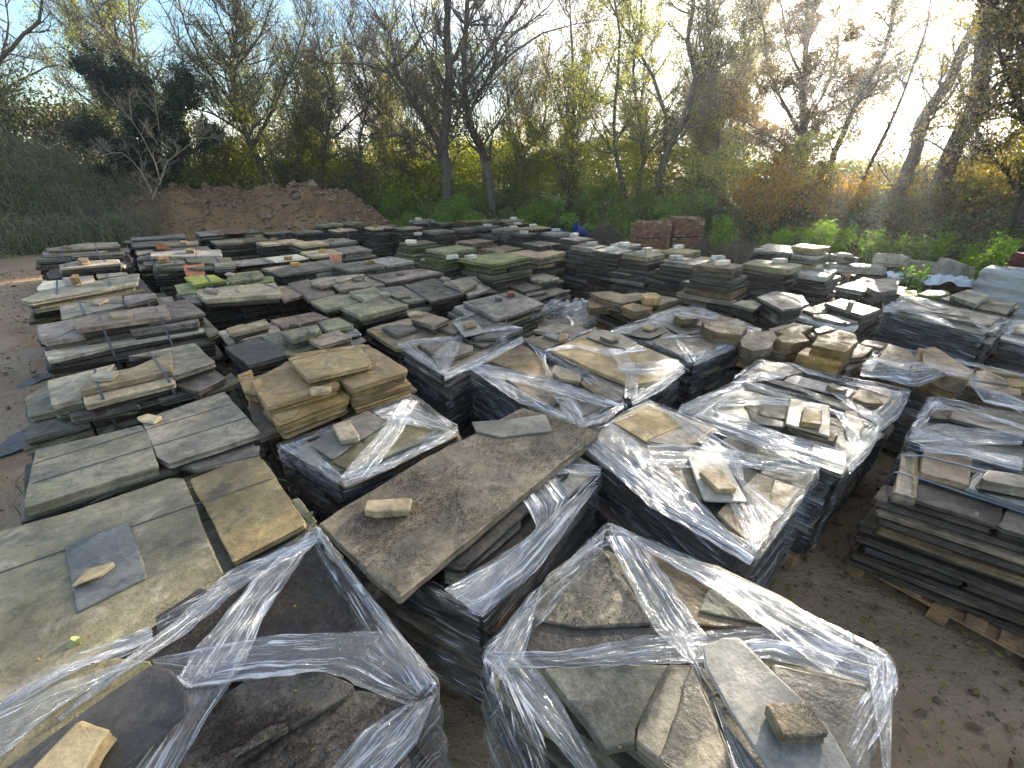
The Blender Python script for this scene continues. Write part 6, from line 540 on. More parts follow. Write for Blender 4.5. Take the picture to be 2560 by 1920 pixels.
{'name': 'understory_tree', 'label': 'olive sapling directly behind the middle of the soil mound', 'cat': 'tree', 'group': '', 'tw': 420, 'leaf': 'olive', 'n': 11000, 'lsz': 0.08, 'ln': 1.7, 'dens': 1.0, 'up': 0.3, 'bark': 'bark', 'limbs': [([(-11.5,24.5,0.72),(-11.28,24.5,2.29),(-10.58,24.5,4.08),(-10.54,24.5,5.74)],0.088,0.021),([(-11.3,24.5,1.63),(-9.77,24.9,3.87),(-8.86,25.3,5.36)],0.056,0.014),([(-11.3,24.5,1.63),(-11.86,24.1,3.87),(-12.15,23.7,5.16)],0.056,0.014),([(-11.23,24.5,2.29),(-10.14,24.5,4.58),(-9.72,24.5,6.11)],0.048,0.014)]},
{'name': 'understory_tree', 'label': 'young olive tree left of the twin trunk base', 'cat': 'tree', 'group': '', 'tw': 420, 'leaf': 'olive', 'n': 11000, 'lsz': 0.08, 'ln': 1.7, 'dens': 1.0, 'up': 0.3, 'bark': 'bark', 'limbs': [([(-6.03,26.5,0.56),(-5.98,26.5,2.25),(-5.46,26.5,4.07),(-5.62,26.5,5.77)],0.088,0.021),([(-5.93,26.5,1.54),(-4.68,26.9,3.85),(-3.96,27.3,5.36)],0.056,0.014),([(-5.93,26.5,1.54),(-6.69,26.1,3.85),(-7.11,25.7,5.15)],0.056,0.014),([(-5.93,26.5,2.25),(-5.11,26.5,4.61),(-4.86,26.5,6.18)],0.048,0.014)]},
{'name': 'understory_tree', 'label': 'bright yellow green tree right of the twin trunk base', 'cat': 'tree', 'group': '', 'tw': 420, 'leaf': 'yellowleaf', 'n': 11000, 'lsz': 0.08, 'ln': 1.7, 'dens': 1.0, 'up': 0.3, 'bark': 'bark', 'limbs': [([(0.37,26.5,0.56),(0.23,26.5,2.25),(0.55,26.5,3.96),(0.19,26.5,5.57)],0.088,0.021),([(0.37,26.5,1.54),(1.49,26.9,3.74),(2.11,27.3,5.15)],0.056,0.014),([(0.37,26.5,1.54),(-0.78,26.1,3.74),(-1.43,25.7,4.94)],0.056,0.014),([(0.28,26.5,2.25),(0.91,26.5,4.51),(0.99,26.5,5.98)],0.048,0.014)]},
{'name': 'understory_tree', 'label': 'second bright yellow green tree, left of the leaning multi stemmed one', 'cat': 'tree', 'group': '', 'tw': 420, 'leaf': 'yellowleaf', 'n': 11000, 'lsz': 0.08, 'ln': 1.7, 'dens': 1.0, 'up': 0.3, 'bark': 'bark', 'limbs': [([(3.31,26.5,0.56),(3.08,26.5,2.25),(3.3,26.5,4.18),(2.85,26.5,5.98)],0.088,0.021),([(3.25,26.5,1.54),(4.12,26.9,3.96),(4.58,27.3,5.57)],0.056,0.014),([(3.25,26.5,1.54),(2.11,26.1,3.96),(1.47,25.7,5.36)],0.056,0.014),([(3.13,26.5,2.25),(3.56,26.5,4.72),(3.54,26.5,6.38)],0.048,0.014)]},
{'name': 'understory_tree', 'label': 'low olive tree behind the slim straight trunk', 'cat': 'tree', 'group': '', 'tw': 420, 'leaf': 'olive', 'n': 11000, 'lsz': 0.08, 'ln': 1.7, 'dens': 1.0, 'up': 0.3, 'bark': 'bark', 'limbs': [([(10.79,26.5,0.56),(10.33,26.5,2.25),(10.38,26.5,3.74),(9.76,26.5,5.15)],0.088,0.021),([(10.6,26.5,1.54),(11.24,26.9,3.52),(11.58,27.3,4.72)],0.056,0.014),([(10.6,26.5,1.54),(9.21,26.1,3.52),(8.44,25.7,4.51)],0.056,0.014),([(10.39,26.5,2.25),(10.57,26.5,4.29),(10.42,26.5,5.57)],0.048,0.014)]},
{'name': 'understory_tree', 'label': 'green gold bush between the leaning trunks', 'cat': 'tree', 'group': '', 'tw': 420, 'leaf': 'goldleaf', 'n': 11000, 'lsz': 0.08, 'ln': 1.7, 'dens': 1.0, 'up': 0.3, 'bark': 'bark', 'limbs': [([(18.07,21.0,1.02),(17.43,21.0,2.37),(17.81,21.0,2.08),(17.63,21.0,1.8)],0.088,0.021),([(17.76,21.0,1.8),(18.55,21.4,1.89),(19.25,21.8,1.41)],0.056,0.014),([(17.76,21.0,1.8),(16.89,20.6,1.89),(16.64,20.2,1.22)],0.056,0.014),([(17.47,21.0,2.37),(17.86,21.0,2.55),(18.1,21.0,2.18)],0.048,0.014)]},
{'name': 'understory_tree', 'label': 'gold leaved bush right of the thickest trunk', 'cat': 'tree', 'group': '', 'tw': 420, 'leaf': 'goldleaf', 'n': 11000, 'lsz': 0.08, 'ln': 1.7, 'dens': 1.0, 'up': 0.3, 'bark': 'bark', 'limbs': [([(18.21,18.0,1.28),(17.58,18.0,2.43),(17.88,18.0,2.27),(17.71,18.0,2.11)],0.088,0.021),([(17.89,18.0,1.94),(18.44,18.4,2.11),(18.97,18.8,1.78)],0.056,0.014),([(17.89,18.0,1.94),(17.19,17.6,2.11),(17.04,17.2,1.61)],0.056,0.014),([(17.61,18.0,2.43),(17.86,18.0,2.67),(18.03,18.0,2.43)],0.048,0.014)]},
{'name': 'understory_tree', 'label': 'brownish thicket tree left of the dark ivy covered tree', 'cat': 'tree', 'group': '', 'tw': 420, 'leaf': 'redleaf', 'n': 11000, 'lsz': 0.08, 'ln': 1.7, 'dens': 1.0, 'up': 0.3, 'bark': 'bark', 'limbs': [([(-24.08,25.0,0.68),(-23.48,25.0,2.28),(-22.82,25.0,3.05),(-22.82,25.0,3.79)],0.088,0.021),([(-23.66,25.0,1.61),(-22.02,25.4,2.83),(-21.15,25.8,3.37)],0.056,0.014),([(-23.66,25.0,1.61),(-24.2,24.6,2.83),(-24.7,24.2,3.16)],0.056,0.014),([(-23.43,25.0,2.28),(-22.24,25.0,3.58),(-21.86,25.0,4.21)],0.048,0.014)]},
{'name': 'understory_tree', 'label': 'dark green tree over the bramble bank at the left edge', 'cat': 'tree', 'group': '', 'tw': 420, 'leaf': 'darkolive', 'n': 11000, 'lsz': 0.08, 'ln': 1.7, 'dens': 1.0, 'up': 0.3, 'bark': 'bark', 'limbs': [([(-25.17,23.0,0.85),(-24.53,23.0,2.32),(-23.68,23.0,3.42),(-23.44,23.0,4.47)],0.088,0.021),([(-24.73,23.0,1.7),(-22.74,23.4,3.23),(-21.6,23.8,4.09)],0.056,0.014),([(-24.73,23.0,1.7),(-25.16,22.6,3.23),(-25.52,22.2,3.9)],0.056,0.014),([(-24.48,23.0,2.32),(-23.01,23.0,3.9),(-22.42,23.0,4.84)],0.048,0.014)]},
]
# ---------------- ground ----------------
BX=[-60,-30,-19,-14,-5,2,6,10,12,15,25,60];BY=[3,9,16.5,20.8,21.5,23,20.5,17.5,14.8,10,3,-6]
def bank_d(x,y): return y-np.interp(x,BX,BY)
def bank_h(x,y):
    d=bank_d(x,y);t=np.clip(d/6,0,1);t=t*t*(3-2*t)
    left=np.clip((-x-14)/8,0,1)
    return t*(1.35+1.6*left)+np.clip(d-6,0,40)*.02
def hn(x,y,s=1.,seed=0):
    return np.array([mn.noise((a*s,b*s,seed)) for a,b in zip(np.ravel(x),np.ravel(y))]).reshape(np.shape(x))
def make_ground():
    xs=np.unique(np.r_[np.linspace(-110,-32,10),np.arange(-32,30,.32),np.linspace(30,110,10)])
    ys=np.unique(np.r_[np.linspace(-60,-1,8),np.arange(-1,34,.32),np.linspace(34,110,12)])
    X,Y=np.meshgrid(xs,ys)
    Z=bank_h(X,Y)+.03*hn(X,Y,.8)+.018*hn(X,Y,2.9,3)+ .15*np.clip(bank_d(X,Y),0,2)*hn(X,Y,.5,5)
    # puddle hollows along the left track
    for px,py,r in((-5.7,4.3,.6),(-7.2,6.0,.4)):
        Z-=.07*np.exp(-((X-px)**2+(Y-py)**2)/r**2)
    n,m=X.shape;idx=np.arange(n*m).reshape(n,m)
    F=np.stack([idx[:-1,:-1],idx[:-1,1:],idx[1:,1:],idx[1:,:-1]],-1).reshape(-1,4)
    me=mesh_np('ground',np.stack([X.ravel(),Y.ravel(),Z.ravel()],1),F,True)
    me.materials.append(M_mud);me.materials.append(M_bank)
    cx=X.ravel()[F].mean(1);cy=Y.ravel()[F].mean(1);me.polygons.foreach_set('material_index',(bank_d(cx,cy)>.3).astype(np.int32))
    tag(link('ground',me),kind='structure')
    w,nt,N,Lk=newmat('puddle_water');o=N.new('ShaderNodeOutputMaterial');b=N.new('ShaderNodeBsdfPrincipled');b.inputs['Base Color'].default_value=(.05,.04,.03,1);b.inputs['Roughness'].default_value=.25;b.inputs['Specular IOR Level'].default_value=.25;Lk.new(b.outputs[0],o.inputs[0])
    for (px,py,rx,ry) in((-5.8,4.3,.22,.45),(-7.3,6.0,.14,.3)):
        a=np.linspace(0,2*np.pi,40,endpoint=False);rr=1+.15*np.sin(3*a+px)+.08*np.sin(7*a)
        V=np.stack([px+rx*rr*np.cos(a),py+ry*rr*np.sin(a),np.full(40,-.03)],1);V=np.r_[V,[[px,py,-.03]]]
        F=[[i,(i+1)%40,40] for i in range(40)]
        tag(link('puddle',mesh_np('puddle',V,np.array(F)),w),kind='structure')
make_ground()
def mound_h(x,y):
    rx=np.interp(x,[-24,-21.5,-18.5,-16,-13,-10,-7.9,-6.4,-4.9],[0,.9,1.8,2.4,2.15,2.5,2.1,1.15,0])
    yc=np.interp(x,[-20,-14,-8,-4],[21.5,22.8,22.3,21.5]);w=np.interp(x,[-20,-14,-8,-4],[2.0,3.4,3.8,2.0])
    t=np.clip(1-np.abs(y-yc)/w,0,1);return rx*(t*t*(3-2*t))**.8
def make_mound():
    xs=np.arange(-24,-4.8,.1);ys=np.arange(17.8,27,.1);X,Y=np.meshgrid(xs,ys)
    Z=mound_h(X,Y);e=np.clip(Z,0,1)
    Z=Z+e*(.3*hn(X,Y,.9)+.2*hn(X,Y,2.6,1)+.1*hn(X,Y,6,2))-.12+np.clip(bank_h(X,Y)-.0,0,9)*(Z<.05)*0
    n,m=X.shape;idx=np.arange(n*m).reshape(n,m);F=np.stack([idx[:-1,:-1],idx[:-1,1:],idx[1:,1:],idx[1:,:-1]],-1).reshape(-1,4)
    tag(link('soil_mound',mesh_np('soil_mound',np.stack([X.ravel(),Y.ravel(),Z.ravel()],1),F,True),M_soil),kind='structure')
    # clods and stones on it : one uncountable scatter
    k=7000;x=rng.uniform(-22.5,-5,k);y=rng.uniform(18.2,23,k);z=mound_h(x,y);ok=z>.05;x,y,z=x[ok],y[ok],z[ok];k=len(x)
    z=z+np.clip(z,0,1)*(.3*hn(x,y,.9)+.2*hn(x,y,2.6,1)+.1*hn(x,y,6,2))-.12
    rocks('soil_clods',x,y,z,rng.gamma(1.1,.038,k)+.015,M_clod,'stuff')
def rocks(name,x,y,z,s,mat,kind,sq=.7):
    base=np.array([[1,0,0],[-1,0,0],[0,1,0],[0,-1,0],[0,0,1],[0,0,-1]],float)
    k=len(x);V=base[None]*(rng.uniform(.5,1.2,(k,6,1)));V=V+rng.normal(0,.2,(k,6,3))
    a=rng.uniform(0,6.28,k);c,sn=np.cos(a)[:,None],np.sin(a)[:,None]
    X=V[...,0]*c-V[...,1]*sn;Y=V[...,0]*sn+V[...,1]*c
    V=np.stack([X,Y*rng.uniform(.6,1,(k,1)),V[...,2]*sq],-1)*s[:,None,None]+np.stack([x,y,z+s*.15],1)[:,None]
    f=np.array([[0,2,4],[2,1,4],[1,3,4],[3,0,4],[2,0,5],[1,2,5],[3,1,5],[0,3,5]])
    F=(f[None]+np.arange(k)[:,None,None]*6).reshape(-1,3)
    return tag(link(name,mesh_np(name,V.reshape(-1,3),F),mat),kind=kind)
make_mound()
k=11000;x=np.r_[rng.uniform(-16,-3,k),rng.uniform(1,7,k//2)];y=np.r_[rng.uniform(1,16,k),rng.uniform(.8,12,k//2)]
rocks('pebbles',x,y,np.zeros(len(x))+.01,rng.gamma(1.4,.009,len(x))+.004,SM['brown'],'stuff',.5)

# ---------------- stone slabs ----------------
def slab_mesh(P,z,th,step,seed,amp=1.,rough=1.,origin=None,chip=1.):
    """irregular flagstone: P outline (xy), top at z"""
    g=np.random.default_rng(seed)
    P=np.asarray(P,float)
    if .5*np.sum(P[:,0]*np.roll(P[:,1],-1)-P[:,1]*np.roll(P[:,0],-1))<0:P=P[::-1]
    Q=np.r_[P,P[:1]];per=np.linalg.norm(np.diff(Q,axis=0),axis=1).sum()
    C=[]
    for a_,b_ in zip(Q[:-1],Q[1:]):
        L_=np.linalg.norm(b_-a_);k_=max(2,int(round(L_/step)));cr_=min(.012,.06*L_)/max(L_,1e-6)
        u_=np.r_[cr_,np.arange(1,k_)/k_];C.append(a_+(b_-a_)*u_[:,None])
        C.append((b_-(b_-a_)*cr_)[None])
    C=np.concatenate(C);n=len(C)
    t=np.roll(C,-1,0)-np.roll(C,1,0);t/=np.linalg.norm(t,axis=1,keepdims=True)+1e-9;nr=np.stack([t[:,1],-t[:,0]],1)
    st=per/n
    base=fnoise(n,st,g.integers(1e9))*.007*amp
    ctr=C.mean(0)
    rings=[];zs=[]
    def ring(off,zz):
        rings.append(C+nr*off[:,None]);zs.append(zz)
    hz=z-th
    ring(base-.012-.006*np.abs(fnoise(n,st,g.integers(1e9))),np.full(n,hz))
    ring(base+fnoise(n,st,g.integers(1e9))*.006*rough,hz+th*(.18+.05*fnoise(n,st,g.integers(1e9))))
    ring(base+fnoise(n,st,g.integers(1e9))*.007*rough-.002,hz+th*(.5+.08*fnoise(n,st,g.integers(1e9))))
    ring(base+fnoise(n,st,g.integers(1e9))*.006*rough,hz+th*(.8+.04*fnoise(n,st,g.integers(1e9))))
    ch=np.clip(fnoise(n,st,g.integers(1e9))-.55,0,2)*.022*chip
    ring(base-.001-ch*.6,np.full(n,z)-.003-ch*.35)
    ring(base-.007-ch,np.full(n,z)-.0002)
    side=len(rings)
    top=rings[-1]
    ks=[.94,.7,.35] if step<.05 else ([.8] if step<.1 else [])
    for k in ks:
        r=ctr+(top-ctr)*k;rings.append(r);zs.append(np.full(n,z))
    V=np.concatenate([np.c_[r,zz] for r,zz in zip(rings,zs)])
    V=np.r_[V,[[ctr[0],ctr[1],z]]]
    m=len(rings)
    if ks:
        i0=side*n;vx=V[i0:]
        V[i0:,2]+=.0015*amp*np.array([mn.noise((a*4,b*4,seed%97)) for a,b in vx[:,:2]])
    F=[];i=np.arange(n);j=(i+1)%n
    Fq=[np.stack([k*n+i,k*n+j,(k+1)*n+j,(k+1)*n+i],1) for k in range(m-1)]
    Fq=np.concatenate(Fq);cI=len(V)-1
    Ft=np.stack([(m-1)*n+i,(m-1)*n+j,np.full(n,cI)],1)
    sm=np.zeros(len(Fq)+len(Ft),bool);
    o=np.array([ctr[0],ctr[1],z-th]) if origin is None else np.asarray(origin,float)
    return mesh_np('slab',V-o,[Fq,Ft],False),o
SEED=[100]
def slab(P,z,th,mat,parent=None,pl=(0,0,0),step=.05,name='slab',amp=1.,rough=1.,chip=1.,tilt=None):
    SEED[0]+=1
    me,o=slab_mesh(P,z,th,step,SEED[0],amp,rough,chip=chip)
    ob=link(name,me,SM[mat],parent,tuple(o-np.array(pl)))
    return ob
def quad_pt(Q,u,v):
    Q=np.asarray(Q);return (1-u)*(1-v)*Q[0]+u*(1-v)*Q[1]+u*v*Q[2]+(1-u)*v*Q[3]
def courses(root,pl,Q,z0,z1,lay,mats,step,shrink=.0,maxh=99,rag=.03):
    """irregular courses filling quad Q (long axis 0->1) from z0 to z1"""
    z=z0;Q0=np.asarray(Q,float);c0=Q0.mean(0);ex=(Q0[1]-Q0[0]+Q0[2]-Q0[3])/2;ey=(Q0[3]-Q0[0]+Q0[2]-Q0[1])/2
    while z<z1-.012:
        fx=rnd.uniform(1-rag*1.6,1+rag*.5);fy=rnd.uniform(1-rag*1.6,1+rag*.5);sh=ex*rnd.uniform(-rag,rag)*.5+ey*rnd.uniform(-rag,rag)*.5
        Q=np.array([c0+sh+ex*x*fx/2+ey*y*fy/2 for x,y in((-1,-1),(1,-1),(1,1),(-1,1))])
        th=min(rnd.uniform(*lay),z1-z)
        if z1-(z+th)<lay[0]*.6: th=z1-z
        n=rnd.choice([1,2,2,2,3]);cuts=[0]+sorted(rnd.uniform(.25,.75) if n==2 else (k+rnd.uniform(.7,1.3))/n for k in range(n-1))+[1]
        split=rnd.random()<.35
        e=[rnd.uniform(-.045,.04) for _ in range(4)]
        for a,b in zip(cuts[:-1],cuts[1:]):
            for (c,d) in ([(0,.5),(.5,1)] if split else [(0,1)]):
                u0=a+(.006 if a else -e[0]+rnd.uniform(0,.03));u1=b-(.006 if b<1 else e[1]+rnd.uniform(0,.03))
                v0=c+(.008 if c else rnd.uniform(-.045,.045));v1=d-(.008 if d<1 else rnd.uniform(-.045,.045))
                P=[quad_pt(Q,u0,v0+rnd.uniform(-.01,.01)),quad_pt(Q,u1,v0+rnd.uniform(-.01,.01)),quad_pt(Q,u1+rnd.uniform(-.01,.01),v1),quad_pt(Q,u0+rnd.uniform(-.01,.01),v1)]
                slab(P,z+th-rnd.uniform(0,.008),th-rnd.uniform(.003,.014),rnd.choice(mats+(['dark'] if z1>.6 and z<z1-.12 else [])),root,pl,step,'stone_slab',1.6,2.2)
        z+=th
def pallet(root,pl,Q,mat,h=.14,name='wooden_pallet'):
    Q=np.asarray(Q);m=MB();c=Q.mean(0);ax=Q[1]-Q[0]+Q[2]-Q[3];ax/=np.linalg.norm(ax);ay=np.array([-ax[1],ax[0]])
    w=max(.9,np.linalg.norm(Q[1]-Q[0]+Q[2]-Q[3])/2-.02);d=max(.75,np.linalg.norm(Q[3]-Q[0]+Q[2]-Q[1])/2-.02)
    c=np.array([*c,0])-np.array([pl[0],pl[1],0])
    A=np.array([*ax,0]);B=np.array([*ay,0])
    for k in(-1,0,1):
        m.box(c+B*k*(d/2-.05)+[0,0,.011],(w,.1,.022),ax)
        for j in(-1,0,1): m.box(c+B*k*(d/2-.05)+A*j*(w/2-.07)+[0,0,.022+(h-.066)/2],(.14,.1,h-.068),ax)
    for j in(-1,0,1): m.box(c+A*j*(w/2-.07)+[0,0,h-.033],(.145,d,.02),ax)
    nb=7
    for k in range(nb): m.box(c+B*((k/(nb-1)-.5)*(d-.1))+[0,0,h-.0115],(w,.1,.021),ax)
    return m.build(name,mat,root),ax,ay,c,w,d
def zfun(sl,zbase):
    def f(x,y):
        z=np.full(np.shape(x),zbase,float)
        for P,zz,th,_ in sl:
            z=np.where(inpoly(x,y,P)&(zz>z),zz,z)
        return z
    return f
def hull_up(t,z):
    """upper convex hull of (t,z) evaluated at t"""
    st=[]
    for i in range(len(t)):
        while len(st)>=2 and (z[st[-1]]-z[st[-2]])*(t[i]-t[st[-2]])<=(z[i]-z[st[-2]])*(t[st[-1]]-t[st[-2]]): st.pop()
        st.append(i)
    return np.interp(t,t[st],z[st])
def strap(root,pl,a,b,zf,zlow,w=.018,mat=None,name='strap'):
    a=np.asarray(a,float);b=np.asarray(b,float);d=(b-a);L=np.linalg.norm(d);u=d/L;nrm=np.array([-u[1],u[0]])
    ext=.02;t=np.linspace(-ext,L+ext,60);x=a[0]+u[0]*t;y=a[1]+u[1]*t
    z=zf(x,y)+.004;z=hull_up(t,z)
    pts=[np.array([*(a-u*(ext-.03)),zlow]),]+[np.array([x[i],y[i],z[i]]) for i in range(60)]+[np.array([*(b+u*(ext-.03)),zlow])]
    P=resample(np.array(pts),90);h=.0012
    V=[];N3=np.array([*nrm,0])
    T=np.gradient(P,axis=0);T/=np.linalg.norm(T,axis=1,keepdims=True);Nn=np.cross(T,N3)
    for s,hh in((-1,0),(1,0),(1,1),(-1,1)): V.append(P+N3*s*w/2-Nn*h*(2*hh-1)+Nn*0)
    V=np.stack(V,1).reshape(-1,3)-np.array(pl)
    n=len(P);F=[]
    for i in range(n-1):
        for j in range(4):F.append([i*4+j,i*4+(j+1)%4,i*4+4+(j+1)%4,i*4+4+j])
    return link(name,mesh_np(name,V,np.array(F)),mat or M_strap,root)
def film(root,pl,foot,z,sl,bands,zlow,seed):
    g=np.random.default_rng(seed);zf=zfun(sl,z-.01)
    foot=np.asarray(foot,float)
    if .5*np.sum(foot[:,0]*np.roll(foot[:,1],-1)-foot[:,1]*np.roll(foot[:,0],-1))<0:foot=foot[::-1]
    Q=np.r_[foot,foot[:1]];per=np.linalg.norm(np.diff(Q,axis=0),axis=1).sum();dist=np.linalg.norm(foot.mean(0));st=.018 if dist<3.2 else .035
    n=int(per/st);C=resample(Q,n+1)[:-1]
    for _ in range(int(.03/st)+1):C=(np.roll(C,1,0)+2*C+np.roll(C,-1,0))/4
    t=np.roll(C,-1,0)-np.roll(C,1,0);t/=np.linalg.norm(t,axis=1,keepdims=True);nr=np.stack([t[:,1],-t[:,0]],1)
    s=np.arange(n)*st
    rim=z+.012+.012*fnoise(n,st,g.integers(1e9))
    edgez=zf(C[:,0]-nr[:,0]*.05,C[:,1]-nr[:,1]*.05)
    k=max(3,int(.12/st));e=np.array([np.max(np.take(edgez,range(i-k,i+k+1),mode='wrap')) for i in range(n)])
    ker=np.ones(2*k+1)/(2*k+1);e=np.convolve(np.r_[e[-k:],e,e[:k]],ker,'valid')
    rim=np.maximum(rim,e+.008)
    Vs=[];UV=[];rows=22 if dist<3.2 else 13
    for r in range(rows):
        f=r/(rows-1);zz=zlow+(rim-zlow)*f
        skew=s*.35+f*2.1
        off=.014+.006*np.sin(skew*9+f*7)+.005*fnoise(n,st,seed*31+r//2)+.007*np.sin(f*rows*1.1+2*np.sin(s*3))-.02*(1-f)*(np.sin(s*2.3+seed)>.2)
        Vs.append(np.c_[C+nr*off[:,None],zz+.004*fnoise(n,st,seed*17+r)]);UV.append(np.c_[s+f*.0,np.full(n,f*(z-zlow))+s*.06])
    lw=.045+.035*np.clip(fnoise(n,st,g.integers(1e9))+.5,0,2)
    for q in(.12,.4,.7,1.):
        inn=C-nr*(lw*q)[:,None]
        zi=np.maximum(zf(inn[:,0],inn[:,1])+.006,rim-(.004+.02*q))+.004*fnoise(n,st,g.integers(1e9))*q
        Vs.append(np.c_[inn,zi]);UV.append(np.c_[s,(z-zlow)+lw*q+s*.06])
    V=np.concatenate(Vs);U=np.concatenate(UV);m=len(Vs);i=np.arange(n);j=(i+1)%n
    F=[np.concatenate([np.stack([k*n+i,k*n+j,(k+1)*n+j,(k+1)*n+i],1) for k in range(m-1)])]
    F[0]=F[0][~np.isin(F[0][:,0]%n,[n-1])]  # open seam keeps the coordinates clean
    base=len(V);Vb=[V];Ub=[U];Fb=F
    for bi,(A,B) in enumerate(bands):
        L=max(np.linalg.norm(np.diff(np.array(A),axis=0),axis=1).sum(),.05);M=max(6,int(L/(.02 if dist<3.2 else .035)))
        a=resample(A,M);b=resample(B,M);NN=22 if dist<3.2 else 11
        w=np.linspace(0,1,NN);P=a[:,None]*(1-w[None,:,None])+b[:,None]*w[None,:,None]
        X,Y=P[...,0],P[...,1];Z=np.maximum(zf(X,Y),z-.005)
        kk=max(1,int(.1/(L/M)))
        Zp=np.pad(Z,((kk,kk),(0,0)),'edge');Z=np.max([Zp[i:i+M] for i in range(2*kk+1)],0)
        Zp=np.pad(Z,((kk,kk),(2,2)),'edge');Z=np.mean([Zp[i:i+M,q:q+NN] for i in range(2*kk+1) for q in range(5)],0)
        Z=np.maximum(Z,zf(X,Y))+.009+.004*bi/3
        ridge=g.normal(size=NN);ridge[0]=ridge[-1]=1.4
        gather=1-.75*np.exp(-np.minimum(np.arange(M),M-1-np.arange(M))*L/M/.12)
        Z=Z+.0065*ridge[None]*(.6+.4*np.sin(np.linspace(0,9,M))[:,None])+.004*np.sin(np.linspace(0,40*L,M)[:,None]+w[None]*9)*gather[:,None]
        wid=np.linalg.norm(a-b,axis=1)
        Vb.append(np.stack([X,Y,Z],-1).reshape(-1,3));uu=np.broadcast_to(np.linspace(0,L,M)[:,None],(M,NN));vv=w[None]*np.full((M,1),max(wid.mean(),.05))
        Ub.append(np.stack([uu+3*bi+100,vv+bi],-1).reshape(-1,2))
        idx=base+np.arange(M*NN).reshape(M,NN);Fb.append(np.stack([idx[:-1,:-1],idx[1:,:-1],idx[1:,1:],idx[:-1,1:]],-1).reshape(-1,4));base+=M*NN
    V=np.concatenate(Vb)-np.array(pl)
    return link('stretch_wrap',mesh_np('stretch_wrap',V,np.concatenate(Fb),True,np.concatenate(Ub)),M_film,root)
def clip_foot(P):
    """4-corner quad for the courses under a foot outline"""
    P=np.asarray(P,float)
    if len(P)==4:return P
    c=P.mean(0);d=P-c;U,S,Vt=np.linalg.svd(d,full_matrices=False)
    idx={'s1':[6,0,1,4],'s2':[5,0,2,4]}
    return P
FOOTQ={'s1':(0,1,2,4),'s2':(0,1,3,5)}
def split_layer(P,z,mat,root,pl,step):
    P=np.asarray(P,float);c=P.mean(0);a=rnd.uniform(0,6.28);n=np.array([math.cos(a),math.sin(a)]);D=(P-c)@n;off=rnd.uniform(-.25,.35)*abs(D).max()
    out=[]
    for i in range(len(P)):
        p,q=P[i],P[(i+1)%len(P)];dp,dq=(p-c)@n-off,(q-c)@n-off
        if dp>0:out.append(p)
        if dp*dq<0:
            x=p+(q-p)*dp/(dp-dq);out.append(x+np.array([rnd.uniform(-.03,.03),rnd.uniform(-.03,.03)]))
    if len(out)<3:return
    O=np.array(out);cc=O.mean(0);O=cc+(O-cc)*.965
    ob=slab(O,z+.0055,.006,mat,root,pl,step,'split_layer',2.6,.6,chip=1.4);return ob
